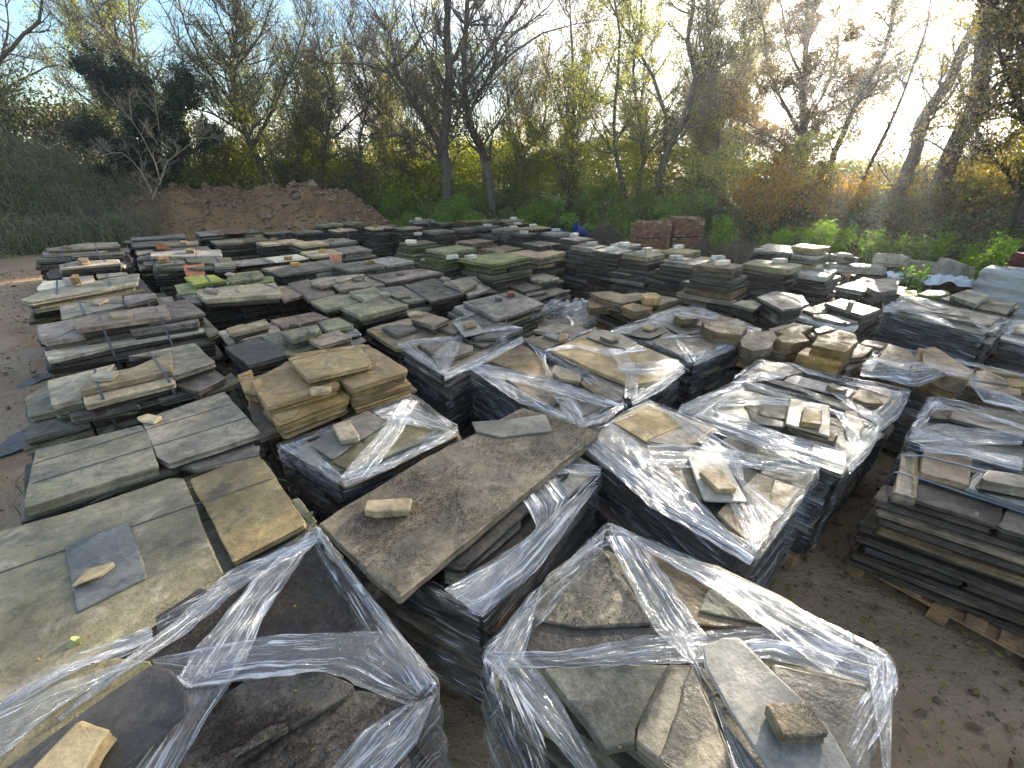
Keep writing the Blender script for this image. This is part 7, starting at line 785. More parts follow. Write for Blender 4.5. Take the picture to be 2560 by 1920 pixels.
for st_i,s in enumerate(STACKS):
    foot=np.array(s['foot']);Q=foot if len(foot)==4 else foot[list({'s1':(5,0,2,3),'s2':(5,0,2,4)}[s['k']])]
    if s['k']=='s1': Q=np.array([foot[5],foot[0],foot[1],foot[3]])
    if s['k']=='s2': Q=np.array([foot[5],foot[0],foot[2],foot[3]])
    c=Q.mean(0);pl=(c[0],c[1],0);dist=np.linalg.norm(c)
    nm={'wrap':'wrapped_pallet','strap':'strapped_pallet','loose':'stone_stack'}[s['kind']]
    root=empty(nm,pl);tag(root,s['label'],{'wrap':'wrapped stone pallet','strap':'stone pallet','loose':'stone stack'}[s['kind']],s['group'] or None)
    near=dist<3.4;step=.03 if near else (.05 if dist<6.5 else .09)
    Qi=Q+(c-Q)*(.05 if s['kind']=='wrap' else .0)
    pm=M_wood if s['k'] in('s17','s12') else (M_woodd if s['kind']!='loose' else M_woodd)
    po,pax,pay,pc,pw_,pd_=pallet(root,pl,Qi,pm)
    if s['k']=='s17':
        A=np.array([*pax,0]);B=np.array([*pay,0]);sg=1 if (Q[0]-Q[3])@pay>0 else -1
        p=pc-A*(pw_/2+.0015)+B*sg*(pd_/2-.05)+np.array([0,0,.058])
        tc_=bpy.data.curves.new('stamp','FONT');tc_.body='EPAL';tc_.size=.03;tc_.align_x='CENTER';tc_.align_y='CENTER';tc_.extrude=.0004
        to=bpy.data.objects.new('pallet_stamp',tc_);col.objects.link(to)
        dg=bpy.context.evaluated_depsgraph_get();me=bpy.data.meshes.new_from_object(to.evaluated_get(dg));bpy.data.objects.remove(to)
        M=Vector((-A[0],-A[1],0)).to_track_quat('Z','Y').to_matrix().to_4x4();me.transform(M)
        st_o=link('pallet_stamp',me,M_strap,po,tuple(p))
        aa=np.linspace(0,2*np.pi,33);E_=np.array([B*(.043*math.cos(x))+np.array([0,0,.019*math.sin(x)]) for x in aa])
        V_,F_=tubes(E_[None],np.full((1,33),.0012),4);link('stamp_ring',mesh_np('ring',V_,F_),M_strap,po,tuple(p))
    zt=s['z']-(.05 if s['kind']=='wrap' else 0)
    if s['kind']=='wrap' and s['k'] not in('s1','s3','s10','s15'):
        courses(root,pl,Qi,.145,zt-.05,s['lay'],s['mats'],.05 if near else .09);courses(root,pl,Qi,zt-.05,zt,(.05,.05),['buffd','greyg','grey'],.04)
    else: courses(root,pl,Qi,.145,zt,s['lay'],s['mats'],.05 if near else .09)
    sl=[(np.array(P),z,th,m) for P,z,th,m in s['sl']]
    for P,z,th,m in sl:
        amp=1.4 if m in('sand','sandpale') else 1.
        slab(P,z,th,m,root,pl,step,'stone_slab' if th<.1 else 'stone_block',amp,2. if th>.09 else 1.2)
        if dist<9.5 and rnd.random()<(.2 if dist<1.7 else .45) and m not in('sand','sandpale'): split_layer(P,z,m,root,pl,.025 if dist<4 else .045)
        zz=z-th;cc=P.mean(0)
        while zz>zt+.012:     # what the upper slab rests on
            t2=min(rnd.uniform(*s['lay']),zz-zt)
            if zz-zt-t2<.02:t2=zz-zt
            a=rnd.uniform(-.03,.03);k=rnd.uniform(.9,.965);D=(P-cc)*k;D=np.stack([D[:,0]*math.cos(a)-D[:,1]*math.sin(a),D[:,0]*math.sin(a)+D[:,1]*math.cos(a)],1)
            slab(cc+D,zz-.002,t2-.003,rnd.choice(s['mats']),root,pl,step*1.3,'stone_slab',1.3,1.6);zz-=t2
    zf=zfun(sl,zt)
    for f in s['st']:
        if s['k'] in('s18','s19','s38','s37'): a,b=Q[0]*(1-f)+Q[3]*f,Q[1]*(1-f)+Q[2]*f
        else: a,b=Q[0]*(1-f)+Q[1]*f,Q[3]*(1-f)+Q[2]*f
        e=(b-a)*.015
        strap(root,pl,a-e,b+e,zf,.1,.006 if s['k'] in('s38','s37','s18','s19') else .02,M_bluestrap if s['k']=='s17' else None)
    if s['k']=='s38':
        a,b=Q[0]*.5+Q[3]*.5,Q[1]*.5+Q[2]*.5;strap(root,pl,a,b,zf,.1,.006)
    if s['kind']=='wrap':
        film(root,pl,foot,s['z'],sl,s['bd'],.15 if s['k'] not in('s12',) else .2,st_i+3)
# the long slab lying across the black wrapped pallet
# ---------------- far stacks ----------------
def block(P0,label,mat,z,size=(.22,.11,.075),rot=30):
    w,d,h=size;a=R(rot);c,s_=math.cos(a),math.sin(a)
    P=[(P0[0]+x*c-y*s_,P0[1]+x*s_+y*c) for x,y in((-w/2,-d/2),(w/2,-d/2),(w/2,d/2),(-w/2,d/2))]
    ob=slab(P,z+h,h,mat,None,(0,0,0),.05,'stone_block',.8,.8)
    return tag(ob,label,'stone',None)
for s in FAR:
    c=np.array(s['c']);a=R(s['rot']+45-33 if s['rot']==33 else s['rot']+22);ux=np.array([math.cos(a),math.sin(a)]);uy=np.array([-ux[1],ux[0]])
    def quad(w,d,o=(0,0),j=.0,rz=0):
        b=a+rz;vx=np.array([math.cos(b),math.sin(b)]);vy=np.array([-vx[1],vx[0]])
        return np.array([c+ux*o[0]+uy*o[1]+vx*x*w/2+vy*y*d/2+np.array([rnd.uniform(-j,j),rnd.uniform(-j,j)]) for x,y in((-1,1),(1,1),(1,-1),(-1,-1))])
    if s['group'].startswith('dark'): s['w']*=.93;s['tw']=max(.6,s['tw']-.1)
    Q=quad(s['w'],s['d']);pl=(c[0],c[1],0)
    root=empty('stone_pallet',pl);tag(root,s['label'],'stone pallet',s['group'])
    pallet(root,pl,Q,M_woodr if s['key'] in('r4','r5') else M_woodd)
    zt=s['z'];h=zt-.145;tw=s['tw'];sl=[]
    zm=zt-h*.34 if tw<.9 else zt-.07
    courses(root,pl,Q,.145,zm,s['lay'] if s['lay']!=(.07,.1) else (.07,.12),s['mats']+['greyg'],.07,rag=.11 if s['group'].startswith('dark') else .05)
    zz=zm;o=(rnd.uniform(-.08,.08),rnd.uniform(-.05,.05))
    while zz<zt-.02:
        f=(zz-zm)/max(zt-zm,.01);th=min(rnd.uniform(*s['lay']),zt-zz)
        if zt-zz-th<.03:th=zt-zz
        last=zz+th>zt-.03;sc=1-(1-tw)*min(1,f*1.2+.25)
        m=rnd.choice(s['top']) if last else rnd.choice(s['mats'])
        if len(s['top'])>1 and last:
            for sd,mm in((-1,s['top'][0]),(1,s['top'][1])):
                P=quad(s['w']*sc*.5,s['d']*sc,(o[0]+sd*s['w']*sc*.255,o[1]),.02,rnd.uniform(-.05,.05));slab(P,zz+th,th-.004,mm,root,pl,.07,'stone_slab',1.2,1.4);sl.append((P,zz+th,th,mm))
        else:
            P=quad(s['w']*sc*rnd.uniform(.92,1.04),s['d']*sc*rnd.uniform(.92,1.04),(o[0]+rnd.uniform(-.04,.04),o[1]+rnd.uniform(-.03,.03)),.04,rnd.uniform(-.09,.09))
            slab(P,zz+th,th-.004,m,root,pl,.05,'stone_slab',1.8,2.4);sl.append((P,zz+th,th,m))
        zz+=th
    zf=zfun(sl,zm)
    for f in s['straps']:
        A,B=Q[0]*(1-f)+Q[1]*f,Q[3]*(1-f)+Q[2]*f;strap(root,pl,A,B,zf,.1,.018,M_bluestrap if s['group'].startswith('dark') else None)
    for i,b in enumerate(s['block']):
        zb=float(zf(np.array([b[0]]),np.array([b[1]]))[0])
        gs=s['group'].startswith('strapped') or (s['key'][0]=='k' and b[0]<-3.9)
        lab=BLOCKLAB[s['key']][i]
        block(b,lab,'sandpale' if gs else 'white',zb,(.16,.12,.07) if gs else (.26,.13,.085),rnd.uniform(-10,50))
# ---------------- loose stones and slates ----------------
SUP=[(np.array(p),z,s['kind']=='wrap') for s in STACKS for p,z,th,m in s['sl']]+[(np.array(s['foot']),s['z']-.04,s['kind']=='wrap') for s in STACKS]+[(np.array(LONGSLAB),1.045,False)]
order=sorted(range(len(LOOSE)),key=lambda i:LOOSE[i][4])
for i in order:
    name,cat,label,P,z,th,mat=LOOSE[i]
    P=np.array(P);cc=P.mean(0);pts=[cc]+[cc+(q-cc)*.8 for q in P]
    best=max([zz+(.012 if fm else 0) for q in pts for pp,zz,fm in SUP if inpoly(np.array([q[0]]),np.array([q[1]]),pp)[0]] or [None],key=lambda x:-9 if x is None else x)
    if best is not None and abs(z-th-best)<.16:
        z=best+th+.001
    SUP.append((P,z,False))
    P=np.array(P);dist=np.linalg.norm(P.mean(0))
    ob=slab(P,z,th,mat,None,(0,0,0),.016 if dist<3.4 else (.03 if dist<7 else .05),name,.35 if cat=='slate' else .8,.5 if cat=='slate' else 1.,chip=.5)
    tag(ob,label,cat)
LONG=LONGSLAB
ob=slab(LONG,1.045,.065,'brownslab',None,(0,0,0),.02,'stone_slab',1.2,1.6);tag(ob,'very long brown slab strewn with dead moss, overhanging the black looking wrapped pallet','stone slab')
# ---------------- other objects ----------------
def plate(P3,mat,name,label,cat,th=.014):
    P=np.array(P3,float);n=np.cross(P[1]-P[0],P[3]-P[0]);n/=np.linalg.norm(n)
    K=6;u=np.linspace(0,1,K);U,Vv=np.meshgrid(u,u);S=((1-U)*(1-Vv))[...,None]*P[0]+(U*(1-Vv))[...,None]*P[1]+(U*Vv)[...,None]*P[2]+((1-U)*Vv)[...,None]*P[3]
    S=S+n*(.03*(np.sin(U*np.pi)))[...,None]+rng.normal(0,.001,S.shape)
    o=P.mean(0);A=(S-n*th/2-o).reshape(-1,3);B=(S+n*th/2-o).reshape(-1,3);idx=np.arange(K*K).reshape(K,K);q=np.stack([idx[:-1,:-1],idx[:-1,1:],idx[1:,1:],idx[1:,:-1]],-1).reshape(-1,4)
    ed=np.r_[idx[0,:],idx[1:,-1],idx[-1,-2::-1],idx[-2:0:-1,0]];m=len(ed);e2=np.roll(ed,-1);sq=np.stack([ed,e2,e2+K*K,ed+K*K],1)
    return tag(link(name,mesh_np(name,np.r_[A,B],np.r_[q[:,::-1],q+K*K,sq]),mat,None,tuple(o)),label,cat)
for P3,label in TILES: plate(P3,SM['clay'],'clay_tile',label,'tile')
# brick pallets
def brick_pallet(x,y,w,d,rows,label,rz=12):
    root=empty('brick_pallet',(x,y,0));tag(root,label,'brick pallet','brick pallets by the undergrowth')
    c,s=math.cos(R(rz)),math.sin(R(rz));ax=(c,s);z=.14
    Q=[(x+a*w/2*c-b*d/2*s,y+a*w/2*s+b*d/2*c) for a,b in((-1,1),(1,1),(1,-1),(-1,-1))]
    pallet(root,(x,y,0),[Q[0],Q[1],Q[2],Q[3]],M_woodd)
    for tier in range(2):
        m=MB();hb=.068;n=rows[tier]
        for r in range(n):
            for side in(0,1,2,3):
                L=w if side<2 else d
                hd=(r+side)%2;bl=.215 if hd else .105;k=int(L/bl)
                for i in range(k):
                    if rnd.random()<.03 and r>n-3:continue
                    t=(i+.5)*L/k-L/2;off=(d/2 if side<2 else w/2)-.055+rnd.uniform(-.012,.012)
                    if side==0:px,py=t,-off
                    elif side==1:px,py=t,off
                    elif side==2:px,py=-off,t
                    else:px,py=off,t
                    m.box((px*c-py*s,px*s+py*c,z+hb/2+rnd.uniform(-.002,.002)),(L/k-.02,.1,hb-.014) if side<2 else (.1,L/k-.02,hb-.014),ax,.006)
            z+=hb
        ob=m.build('brick_tier',M_brick,root);m=MB();m.box((0,0,z-n*hb/2),(w-.1,d-.1,n*hb-.01),ax);m.build('brick_core',SM['black'],root)
        if tier==0: z+=.03
    # a ragged top layer of loose bricks
    m=MB()
    for i in range(26):
        px,py=rnd.uniform(-w/2+.1,w/2-.1),rnd.uniform(-d/2+.1,d/2-.1);b=rnd.uniform(0,3)
        m.box((px*c-py*s,px*s+py*c,z+.034+rnd.uniform(0,.004)),(.21,.1,.066),(math.cos(b),math.sin(b)),.006)
    m.build('loose_bricks',M_brick,root)
brick_pallet(5.35,17.5,1.18,1.0,(7,7),'left pallet of old red bricks stacked two tiers high before the undergrowth')
brick_pallet(6.66,17.75,1.18,1.0,(7,9),'right pallet of old red bricks, slightly taller, grass at its foot')
# blue bags
def blue_bag(x,y,z,r,h,label,seed):
    g=np.random.default_rng(seed);n=72;rows=16;V=[]
    ph=g.uniform(0,6.28,6)
    for k in range(rows):
        f=k/(rows-1);a=np.arange(n)/n*2*np.pi
        rr=r*(.75+.35*np.sin(f*2.2))*(1+.08*np.sin(3*a+ph[0])*f+.05*np.sin(9*a+ph[1]+2*f)*f+.02*np.sin(23*a+ph[2]))
        hh=h*f*(.75+.25*np.cos(a-ph[3])+.22*np.sin(2*a+ph[4])*f)+.03*np.sin(11*a+ph[5])*f
        V.append(np.stack([rr*np.cos(a),rr*np.sin(a),hh],1))
    V=np.concatenate(V);i=np.arange(n);j=(i+1)%n
    F=np.concatenate([np.stack([k*n+i,k*n+j,(k+1)*n+j,(k+1)*n+i],1) for k in range(rows-1)])
    root=empty('rubble_bag',(x,y,z));tag(root,label,'bag','blue bags at the back')
    link('bag_sheet',mesh_np('bag',V,F,True),M_blue,root)
    k=40;rr=r*.8*np.sqrt(g.random(k));aa=g.random(k)*6.28
    ob=rocks('rubble_fill',rr*np.cos(aa),rr*np.sin(aa),np.full(k,h*.35)+g.random(k)*.1,g.uniform(.07,.14,k),SM['brown'],None);ob.parent=root
    if 'kind' in ob: del ob['kind']
M_blue=simple('blue_tarpaulin',(.02,.055,.2),.4,(.012,.03,.12),6,.4)
blue_bag(3.3,20.6,.1,.5,.62,'large open blue woven bag slumped full of rubble in front of the hedge',3)
blue_bag(2.05,21.0,.15,.4,.45,'smaller blue bag half hidden left of the large open one',4)
blue_bag(4.3,21.2,.2,.35,.4,'torn blue bag behind the large one, partly under dead stems',5)
# concrete blocks heap
def chunk(name,c,d,mat,label,cat,rz=0,tilt=0,bev=.03,parent=None,group=None):
    m=MB();hx,hy,hz=d;K=5
    # rounded weathered block : subdivided, jittered
    u=np.linspace(-1,1,K);P=[];idx={}
    V=[];F=[]
    for ax_ in range(3):
        for s in(-1,1):
            g=[];
            for a in u:
                row=[]
                for b in u:
                    p=[0,0,0];p[ax_]=s;p[(ax_+1)%3]=a;p[(ax_+2)%3]=b;key=tuple(np.round(p,3))
                    if key not in idx: idx[key]=len(V);V.append(p)
                    row.append(idx[key])
                g.append(row)
            for i in range(K-1):
                for j in range(K-1):
                    q=[g[i][j],g[i+1][j],g[i+1][j+1],g[i][j+1]];F.append(q if s>0 else q[::-1])
    V=np.array(V,float);h=np.array(d)/2;W=V*h
    ext=(np.abs(V)>.99).sum(1)
    W-=np.sign(V)*(np.abs(V)>.99)*((ext>1)*bev)[:,None]
    W+=rng.normal(0,1,W.shape)*.0035*np.clip(max(d),.3,1.2)
    a,t=R(rz),R(tilt);x,z=W[:,0]*math.cos(t)+W[:,2]*math.sin(t),-W[:,0]*math.sin(t)+W[:,2]*math.cos(t)
    W=np.stack([x*math.cos(a)-W[:,1]*math.sin(a),x*math.sin(a)+W[:,1]*math.cos(a),z],1)
    o=link(name,mesh_np(name,W,np.array(F)),mat,parent,c)
    if label:tag(o,label,cat,group)
    return o
for i,(x,y,w) in enumerate([(7.55,10.3,.7),(8.3,10.0,.75),(9.0,9.75,.7),(9.75,9.5,.75)]):
    chunk('stone_block',(x,y,.35),(w,.6,.7),SM['dark'],['dark squared block at the left end of the base under the concrete trough','dark rounded block second from the left under the concrete trough','dark block with upright joints below the pale concrete box','dark block at the right end beside the tall nettle'][i],'stone',-18,0,.05)
root=empty('concrete_trough',(8.0,10.25,.84));tag(root,'grey concrete trough block with a dark square hole, on the dark blocks','concrete block')
chunk('trough_base',(0,0,-.02),(1.15,.5,.2),SM['concrete'],None,None,-18,0,.02,root);chunk('trough_head',(-.28,.05,.2),(.5,.42,.22),SM['concrete'],None,None,-18,4,.05,root)
chunk('hole_shade_plate',(-.30,-.165,.22),(.2,.02,.08),SM['dark'],None,None,-18,4,.004,root)  # dark plate on the face; the hole's shade is only its colour
chunk('concrete_block',(8.85,10.3,1.0),(.7,.12,.28),SM['concrete'],'speckled pale kerb stone leaning behind the trough block','concrete block',-22,3)
chunk('concrete_block',(9.75,9.75,.92),(.45,.35,.34),SM['concrete'],'pale concrete box tipped on its side left of the tall nettle','concrete block',-25,14,.012)
chunk('concrete_wall',(10.9,9.6,.45),(3.4,.14,.9),SM['concrete'],'low concrete panel wall behind the tall nettle at the right','wall',-52,0,.01)
def cloth(name,c,lx,ly,mat,label,cat,seed,amp=.06,rz=0,parent=None):
    g=np.random.default_rng(seed);K,M=34,18;u=np.linspace(-1,1,K);v=np.linspace(-1,1,M);U,Vv=np.meshgrid(u,v)
    edge=1+.15*np.sin(U*7+seed)+.1*np.sin(U*17)
    Z=amp*(np.sin(U*9+Vv*4+seed)+.7*np.sin(U*17-Vv*7)+.5*np.sin(Vv*13+U*5))-.25*np.clip(np.abs(Vv)-.6,0,1)
    a=R(rz);X=U*lx;Y=Vv*ly*edge;P=np.stack([X*math.cos(a)-Y*math.sin(a),X*math.sin(a)+Y*math.cos(a),Z],-1).reshape(-1,3)
    idx=np.arange(K*M).reshape(M,K);F=np.stack([idx[:-1,:-1],idx[:-1,1:],idx[1:,1:],idx[1:,:-1]],-1).reshape(-1,4)
    o=link(name,mesh_np(name,P,F,True),mat,parent,c)
    if label:tag(o,label,cat)
    return o
M_sheet=simple('white_sheet',(.62,.64,.66),.5,(.45,.47,.5),10,.3)
cloth('plastic_sheet',(9.15,9.55,.78),.75,.28,M_sheet,'torn white plastic sheet draped over the dark blocks under the concrete box','plastic sheet',2,.03,-18)
M_bulk=simple('woven_bag',(.40,.39,.36),.7,(.27,.27,.25),5,.4,(1,1,6))
def bulk_bag(x,y,r,h,label,seed):
    g=np.random.default_rng(seed);n=96;rows=30;V=[];ph=g.uniform(0,6.28,8)
    for k in range(rows):
        f=k/(rows-1);a=np.arange(n)/n*2*np.pi;sq=(np.abs(np.cos(a))**5+np.abs(np.sin(a))**5)**(-1/5)
        rr=r*sq*(.92+.12*np.sin(f*3))*(1+.02*np.sin(f*40+2*np.sin(2*a+ph[0]))+.02*np.sin(5*a+ph[1]+f*4))
        rr=rr*(1 if f<.9 else 1-(f-.9)*2.2)
        V.append(np.stack([rr*np.cos(a+.5),rr*np.sin(a+.5),h*min(f/.93,1)*(1+.06*np.sin(2*a+ph[2])*f)-(.0 if f<.93 else (f-.93)*1.2)],1))
    V.append(np.array([[0,0,h*.86]]));V=np.concatenate(V);i=np.arange(n);j=(i+1)%n
    F=np.concatenate([np.stack([k*n+i,k*n+j,(k+1)*n+j,(k+1)*n+i],1) for k in range(rows-1)]);Ft=np.stack([(rows-1)*n+i,(rows-1)*n+j,np.full(n,rows*n)],1)
    return tag(link('bulk_bag',mesh_np('bulk_bag',V,[F,Ft],True),M_bulk,None,(x,y,0)),label,'bulk bag')
bulk_bag(10.1,8.1,.85,1.15,'big sagging white woven bulk bag behind the mossy slabs at the right edge',5)
root=empty('red_tile_stack',(11.9,9.9,0));tag(root,'stack of dark red ridged tiles at the right edge with a plank across it','tile stack')
m=MB()
for k in range(6): m.box((rnd.uniform(-.01,.01),0,.9+k*.055),(.9,.5,.045),(1,-.3),.01)
m.build('ridged_tile',M_red:=simple('red_tiles',(.22,.06,.045),.6,(.12,.035,.03),8,.4),root)
m=MB();m.box((0,0,.43),(1.0,.8,.86),(1,-.3));m.build('base_block',SM['dark'],root)
m=MB();m.box((-.05,-.32,1.05),(.9,.12,.04),(1,-.5));m.build('plank',M_wood,root)
# crumpled film bundle between the grey and the brown pallets
def blob(name,c,rad,mat,seed,sub=5,amp=.35,fr=3.):
    import bmesh
    bm=bmesh.new();bmesh.ops.create_icosphere(bm,subdivisions=sub,radius=1)
    for v in bm.verts:
        p=v.co.copy();n=mn.fractal(p*fr+Vector((seed,0,0)),1.,2.,4)
        n2=abs(mn.noise(p*fr*2+Vector((0,seed,0))))
        k=1+amp*n-amp*.8*n2
        v.co=Vector((p.x*rad[0],p.y*rad[1],p.z*rad[2]))*k
    uvl=bm.loops.layers.uv.new('UVMap')
    for f in bm.faces:
        f.smooth=True
        for l in f.loops:l[uvl].uv=(l.vert.co.x*1.2+l.vert.co.y,l.vert.co.z*1.5+l.vert.co.y*.6)
    me=bpy.data.meshes.new(name);bm.to_mesh(me);bm.free();return link(name,me,mat,None,c)
root=empty('film_bundle',(.95,6.95,0));tag(root,'crumpled bundle of clear film on a low stone heap beside the brown stone pallet','plastic film')
o=blob('crumpled_film',(-.12,-.05,.66),(.42,.36,.26),M_film,3);o.parent=root
o=blob('crumpled_film',(.22,.02,.72),(.3,.28,.22),M_film,9);o.parent=root
courses(root,(.95,6.95,0),np.array([(.5,7.0),(.98,7.5),(1.45,6.9),(.95,6.4)]),0.0,.5,(.08,.12),['dark','brown'],.06)
# hose coil on the mound
P=[];
for t in np.linspace(0,6.28*4,200): P.append((.22*(1+.1*math.sin(t*.7))*math.cos(t),.2*math.sin(t),.02*t/6.28+.03*math.sin(t*1.3)))
P=np.array(P);c_,s_=math.cos(R(50)),math.sin(R(50));P=np.stack([P[:,0],P[:,1]*c_-P[:,2]*s_,P[:,1]*s_+P[:,2]*c_],1)
V,F=tubes(P[None],np.full((1,200),.018),6);tag(link('hose_coil',mesh_np('hose',V,F,True),M_strap,None,(-9.4,20.4,1.95)),'dark coiled hose lying on the crest of the soil mound','hose')
# ---------------- leaves ----------------
def leaf_quads(P,size,g,flat=0.):
    k=len(P);d=g.normal(size=(k,3));d/=np.linalg.norm(d,axis=1,keepdims=True)+1e-9
    if flat:d[:,2]*=(1-flat);d/=np.linalg.norm(d,axis=1,keepdims=True)
    r=g.normal(size=(k,3))
    if flat:r=np.tile([0,0,1.],(k,1))+r*.25
    e=np.cross(d,r);e/=np.linalg.norm(e,axis=1,keepdims=True)+1e-9
    s=(size*g.uniform(.55,1.35,k))[:,None]
    n=np.cross(d,e)
    V=np.stack([P-d*s*.5,P+e*s*.3+n*s*.08,P+d*s*.5,P-e*s*.3+n*s*.08],1).reshape(-1,3)
    F=np.arange(k*4).reshape(k,4)
    return V,F
def set_tint(me,t,rep=4):
    a=me.attributes.new('tint','FLOAT','POINT');a.data.foreach_set('value',np.repeat(np.asarray(t,np.float32),rep))
# ---------------- trees ----------------
def grow(t,seed):
    g=random.Random(seed);L5=[];K=5
    limbs=[];nodes=[]
    for P,r0,r1 in t['limbs']:
        P=np.array(P);n=max(6,int(np.linalg.norm(np.diff(P,axis=0),axis=1).sum()/.45));Q=resample(P,n)
        wob=np.array([[mn.noise((i*.35,seed,a)) for a in(0,7,13)] for i in range(n)])*.12*min(1,r0*8);Q=Q+wob*np.linspace(0,1,n)[:,None]
        rr=r0+(r1-r0)*np.linspace(0,1,n)**.8
        limbs.append((Q,rr))
        T=np.gradient(Q,axis=0);T/=np.linalg.norm(T,axis=1,keepdims=True)
        base=Q[0,2]
        for i in range(n):
            h=(Q[i,2]-base);
            if i<n*.18 and r0>.1:continue
            nodes.append((Q[i],T[i],rr[i],i/n))
    br={1:[],2:[],3:[]}
    N1=int(t['tw']*.16);ln=t['ln'];up=t['up']
    tips=[]
    def branch(p,d,L,r,lev):
        pts=[p];d=np.array(d)
        for i in range(K-1):
            d=d+np.array([g.gauss(0,.16),g.gauss(0,.16),g.gauss(up*.35,.13)]);d/=np.linalg.norm(d);pts.append(pts[-1]+d*L/(K-1))
        pts=np.array(pts);br[lev].append((pts,np.linspace(r,r*.35,K)))
        if lev<3:
            nc={1:6,2:5}[lev]
            for j in range(int(nc*g.uniform(.7,1.3)*t['dens'])):
                f=g.uniform(.2,1);i=min(K-2,int(f*(K-1)));q=pts[i]+(pts[i+1]-pts[i])*(f*(K-1)-i)
                dd=pts[i+1]-pts[i];dd/=np.linalg.norm(dd);rv=np.array([g.gauss(0,1),g.gauss(0,1),g.gauss(.1,.8)]);rv/=np.linalg.norm(rv)
                nd=dd*.75+rv*.8;nd/=np.linalg.norm(nd)
                branch(q,nd,L*g.uniform(.4,.62),r*.5,lev+1)
        else: tips.append(pts)
        if lev==2: tips.append(pts)
    for i in range(N1):
        Q,T,r,f=g.choice(nodes);rv=np.array([g.gauss(0,1),g.gauss(0,1),g.gauss(.3,.5)]);rv/=np.linalg.norm(rv)
        d=T*.5+rv*.9;d/=np.linalg.norm(d)
        branch(Q,d,ln*g.uniform(.5,1.15)*(1-.35*f),min(r*.55,.02*ln+.006),1)
    for Q,rr in limbs:  # limb ends fork on
        for _ in range(4):
            T=Q[-1]-Q[-2];T/=np.linalg.norm(T);d=T+np.array([g.gauss(0,.4),g.gauss(0,.4),g.gauss(0,.3)]);branch(Q[-1],d/np.linalg.norm(d),ln*.9,rr[-1]*.8,1)
    Vs=[];Fs=[];o=0
    for Q,rr in limbs:
        V,F=tubes(Q[None],rr[None],9);Vs.append(V);Fs.append(F+o);o+=len(V)
    for lev,sd in((1,5),(2,3),(3,3)):
        if br[lev]:
            V,F=tubes(np.array([b[0] for b in br[lev]]),np.maximum(np.array([b[1] for b in br[lev]]),{1:.01,2:.006,3:.0042}[lev]),sd);Vs.append(V);Fs.append(F+o);o+=len(V)
    return np.concatenate(Vs),np.concatenate(Fs),tips
def make_tree(t,seed):
    V,F,tips=grow(t,seed);P0=np.array(t['limbs'][0][0][0]);o=np.array([P0[0],P0[1],P0[2]])
    hb=float(bank_h(o[0],o[1]));
    root=empty(t['name'],tuple(o));tag(root,t['label'],t['cat'],t.get('group') or None)
    link('trunk',mesh_np('trunk',V-o,F,True),BK[t['bark']],root)
    if t['n'] and tips:
        g=np.random.default_rng(seed);T=np.array(tips);k=t['n'];i=g.integers(0,len(T),k)
        # leaves gather in clumps : some twigs carry many, others few
        w=g.gamma(.9,1,len(T));i=g.choice(len(T),k,p=w/w.sum());j=g.integers(1,T.shape[1],k)
        P=T[i,j]+g.normal(0,.11,(k,3));V2,F2=leaf_quads(P-o,t['lsz'],g)
        me=mesh_np('crown',V2,F2);tt=np.clip(g.normal(0,.28,len(T)),-.5,.7);set_tint(me,tt[i]);link('crown',me,LM[t['leaf']],root)
    return root
for i,t in enumerate(TREES): make_tree(t,50+i)
# far woodland behind, shared meshes
def generic(seed,leaf,n):
    g=random.Random(seed);l=[]
    x=g.uniform(-.5,.5);l.append(([(0,0,-.5),(x*.4,0,2.5),(x,.3,5),(x*1.6,0,8.5)],.2,.05))
    for k in range(5):
        a=g.uniform(0,6.28);z=g.uniform(1.5,4);s=g.uniform(1.5,2.6);l.append(([(x*z/6,0,z),(math.cos(a)*s*.5,math.sin(a)*s*.5,z+1.6),(math.cos(a)*s,math.sin(a)*s,z+g.uniform(3,4.5))],.09,.03))
    return dict(name='background_tree',label='distant thin tree seen through the gaps behind the nearer trees',cat='tree',group='distant trees behind the yard',limbs=l,tw=520,leaf=leaf,n=n,lsz=.12,ln=1.9,dens=1.,up=.35,bark='bark')
bt=[make_tree(generic(900+k,['olive','yellowleaf','brownleaf','goldleaf'][k],[9000,10000,3500,8000][k]),700+k) for k in range(4)]
spots=[(-27,33),(-22.5,31),(-18,34),(-13,31),(-8.5,34),(-4.5,31.5),(0,34),(4,31),(8.5,33),(13,30),(13,34),(29,20),(30,23),(24,15),(26,15),(27,24),(-31,29),(31,18),(2,39),(-10,40),(14,37),(-15,38)]
for i,(x,y) in enumerate(spots):
    src=bt[i%4]
    if i<4: r=src
    else:
        r=src.copy();col.objects.link(r)
        for ch in src.children:
            c=ch.copy();col.objects.link(c);c.parent=r
    r.location=(x,y,float(bank_h(x,y))-.2);r.rotation_euler=(0,0,i*1.7);s=.8+.3*((i*37)%10)/10;r.scale=(s,s,s)
BM=simple('dead_stems',(.2,.15,.09),.85,(.1,.075,.05),9,.2);BG=simple('dead_grass',(.26,.24,.15),.85,(.13,.13,.07),9,.2)
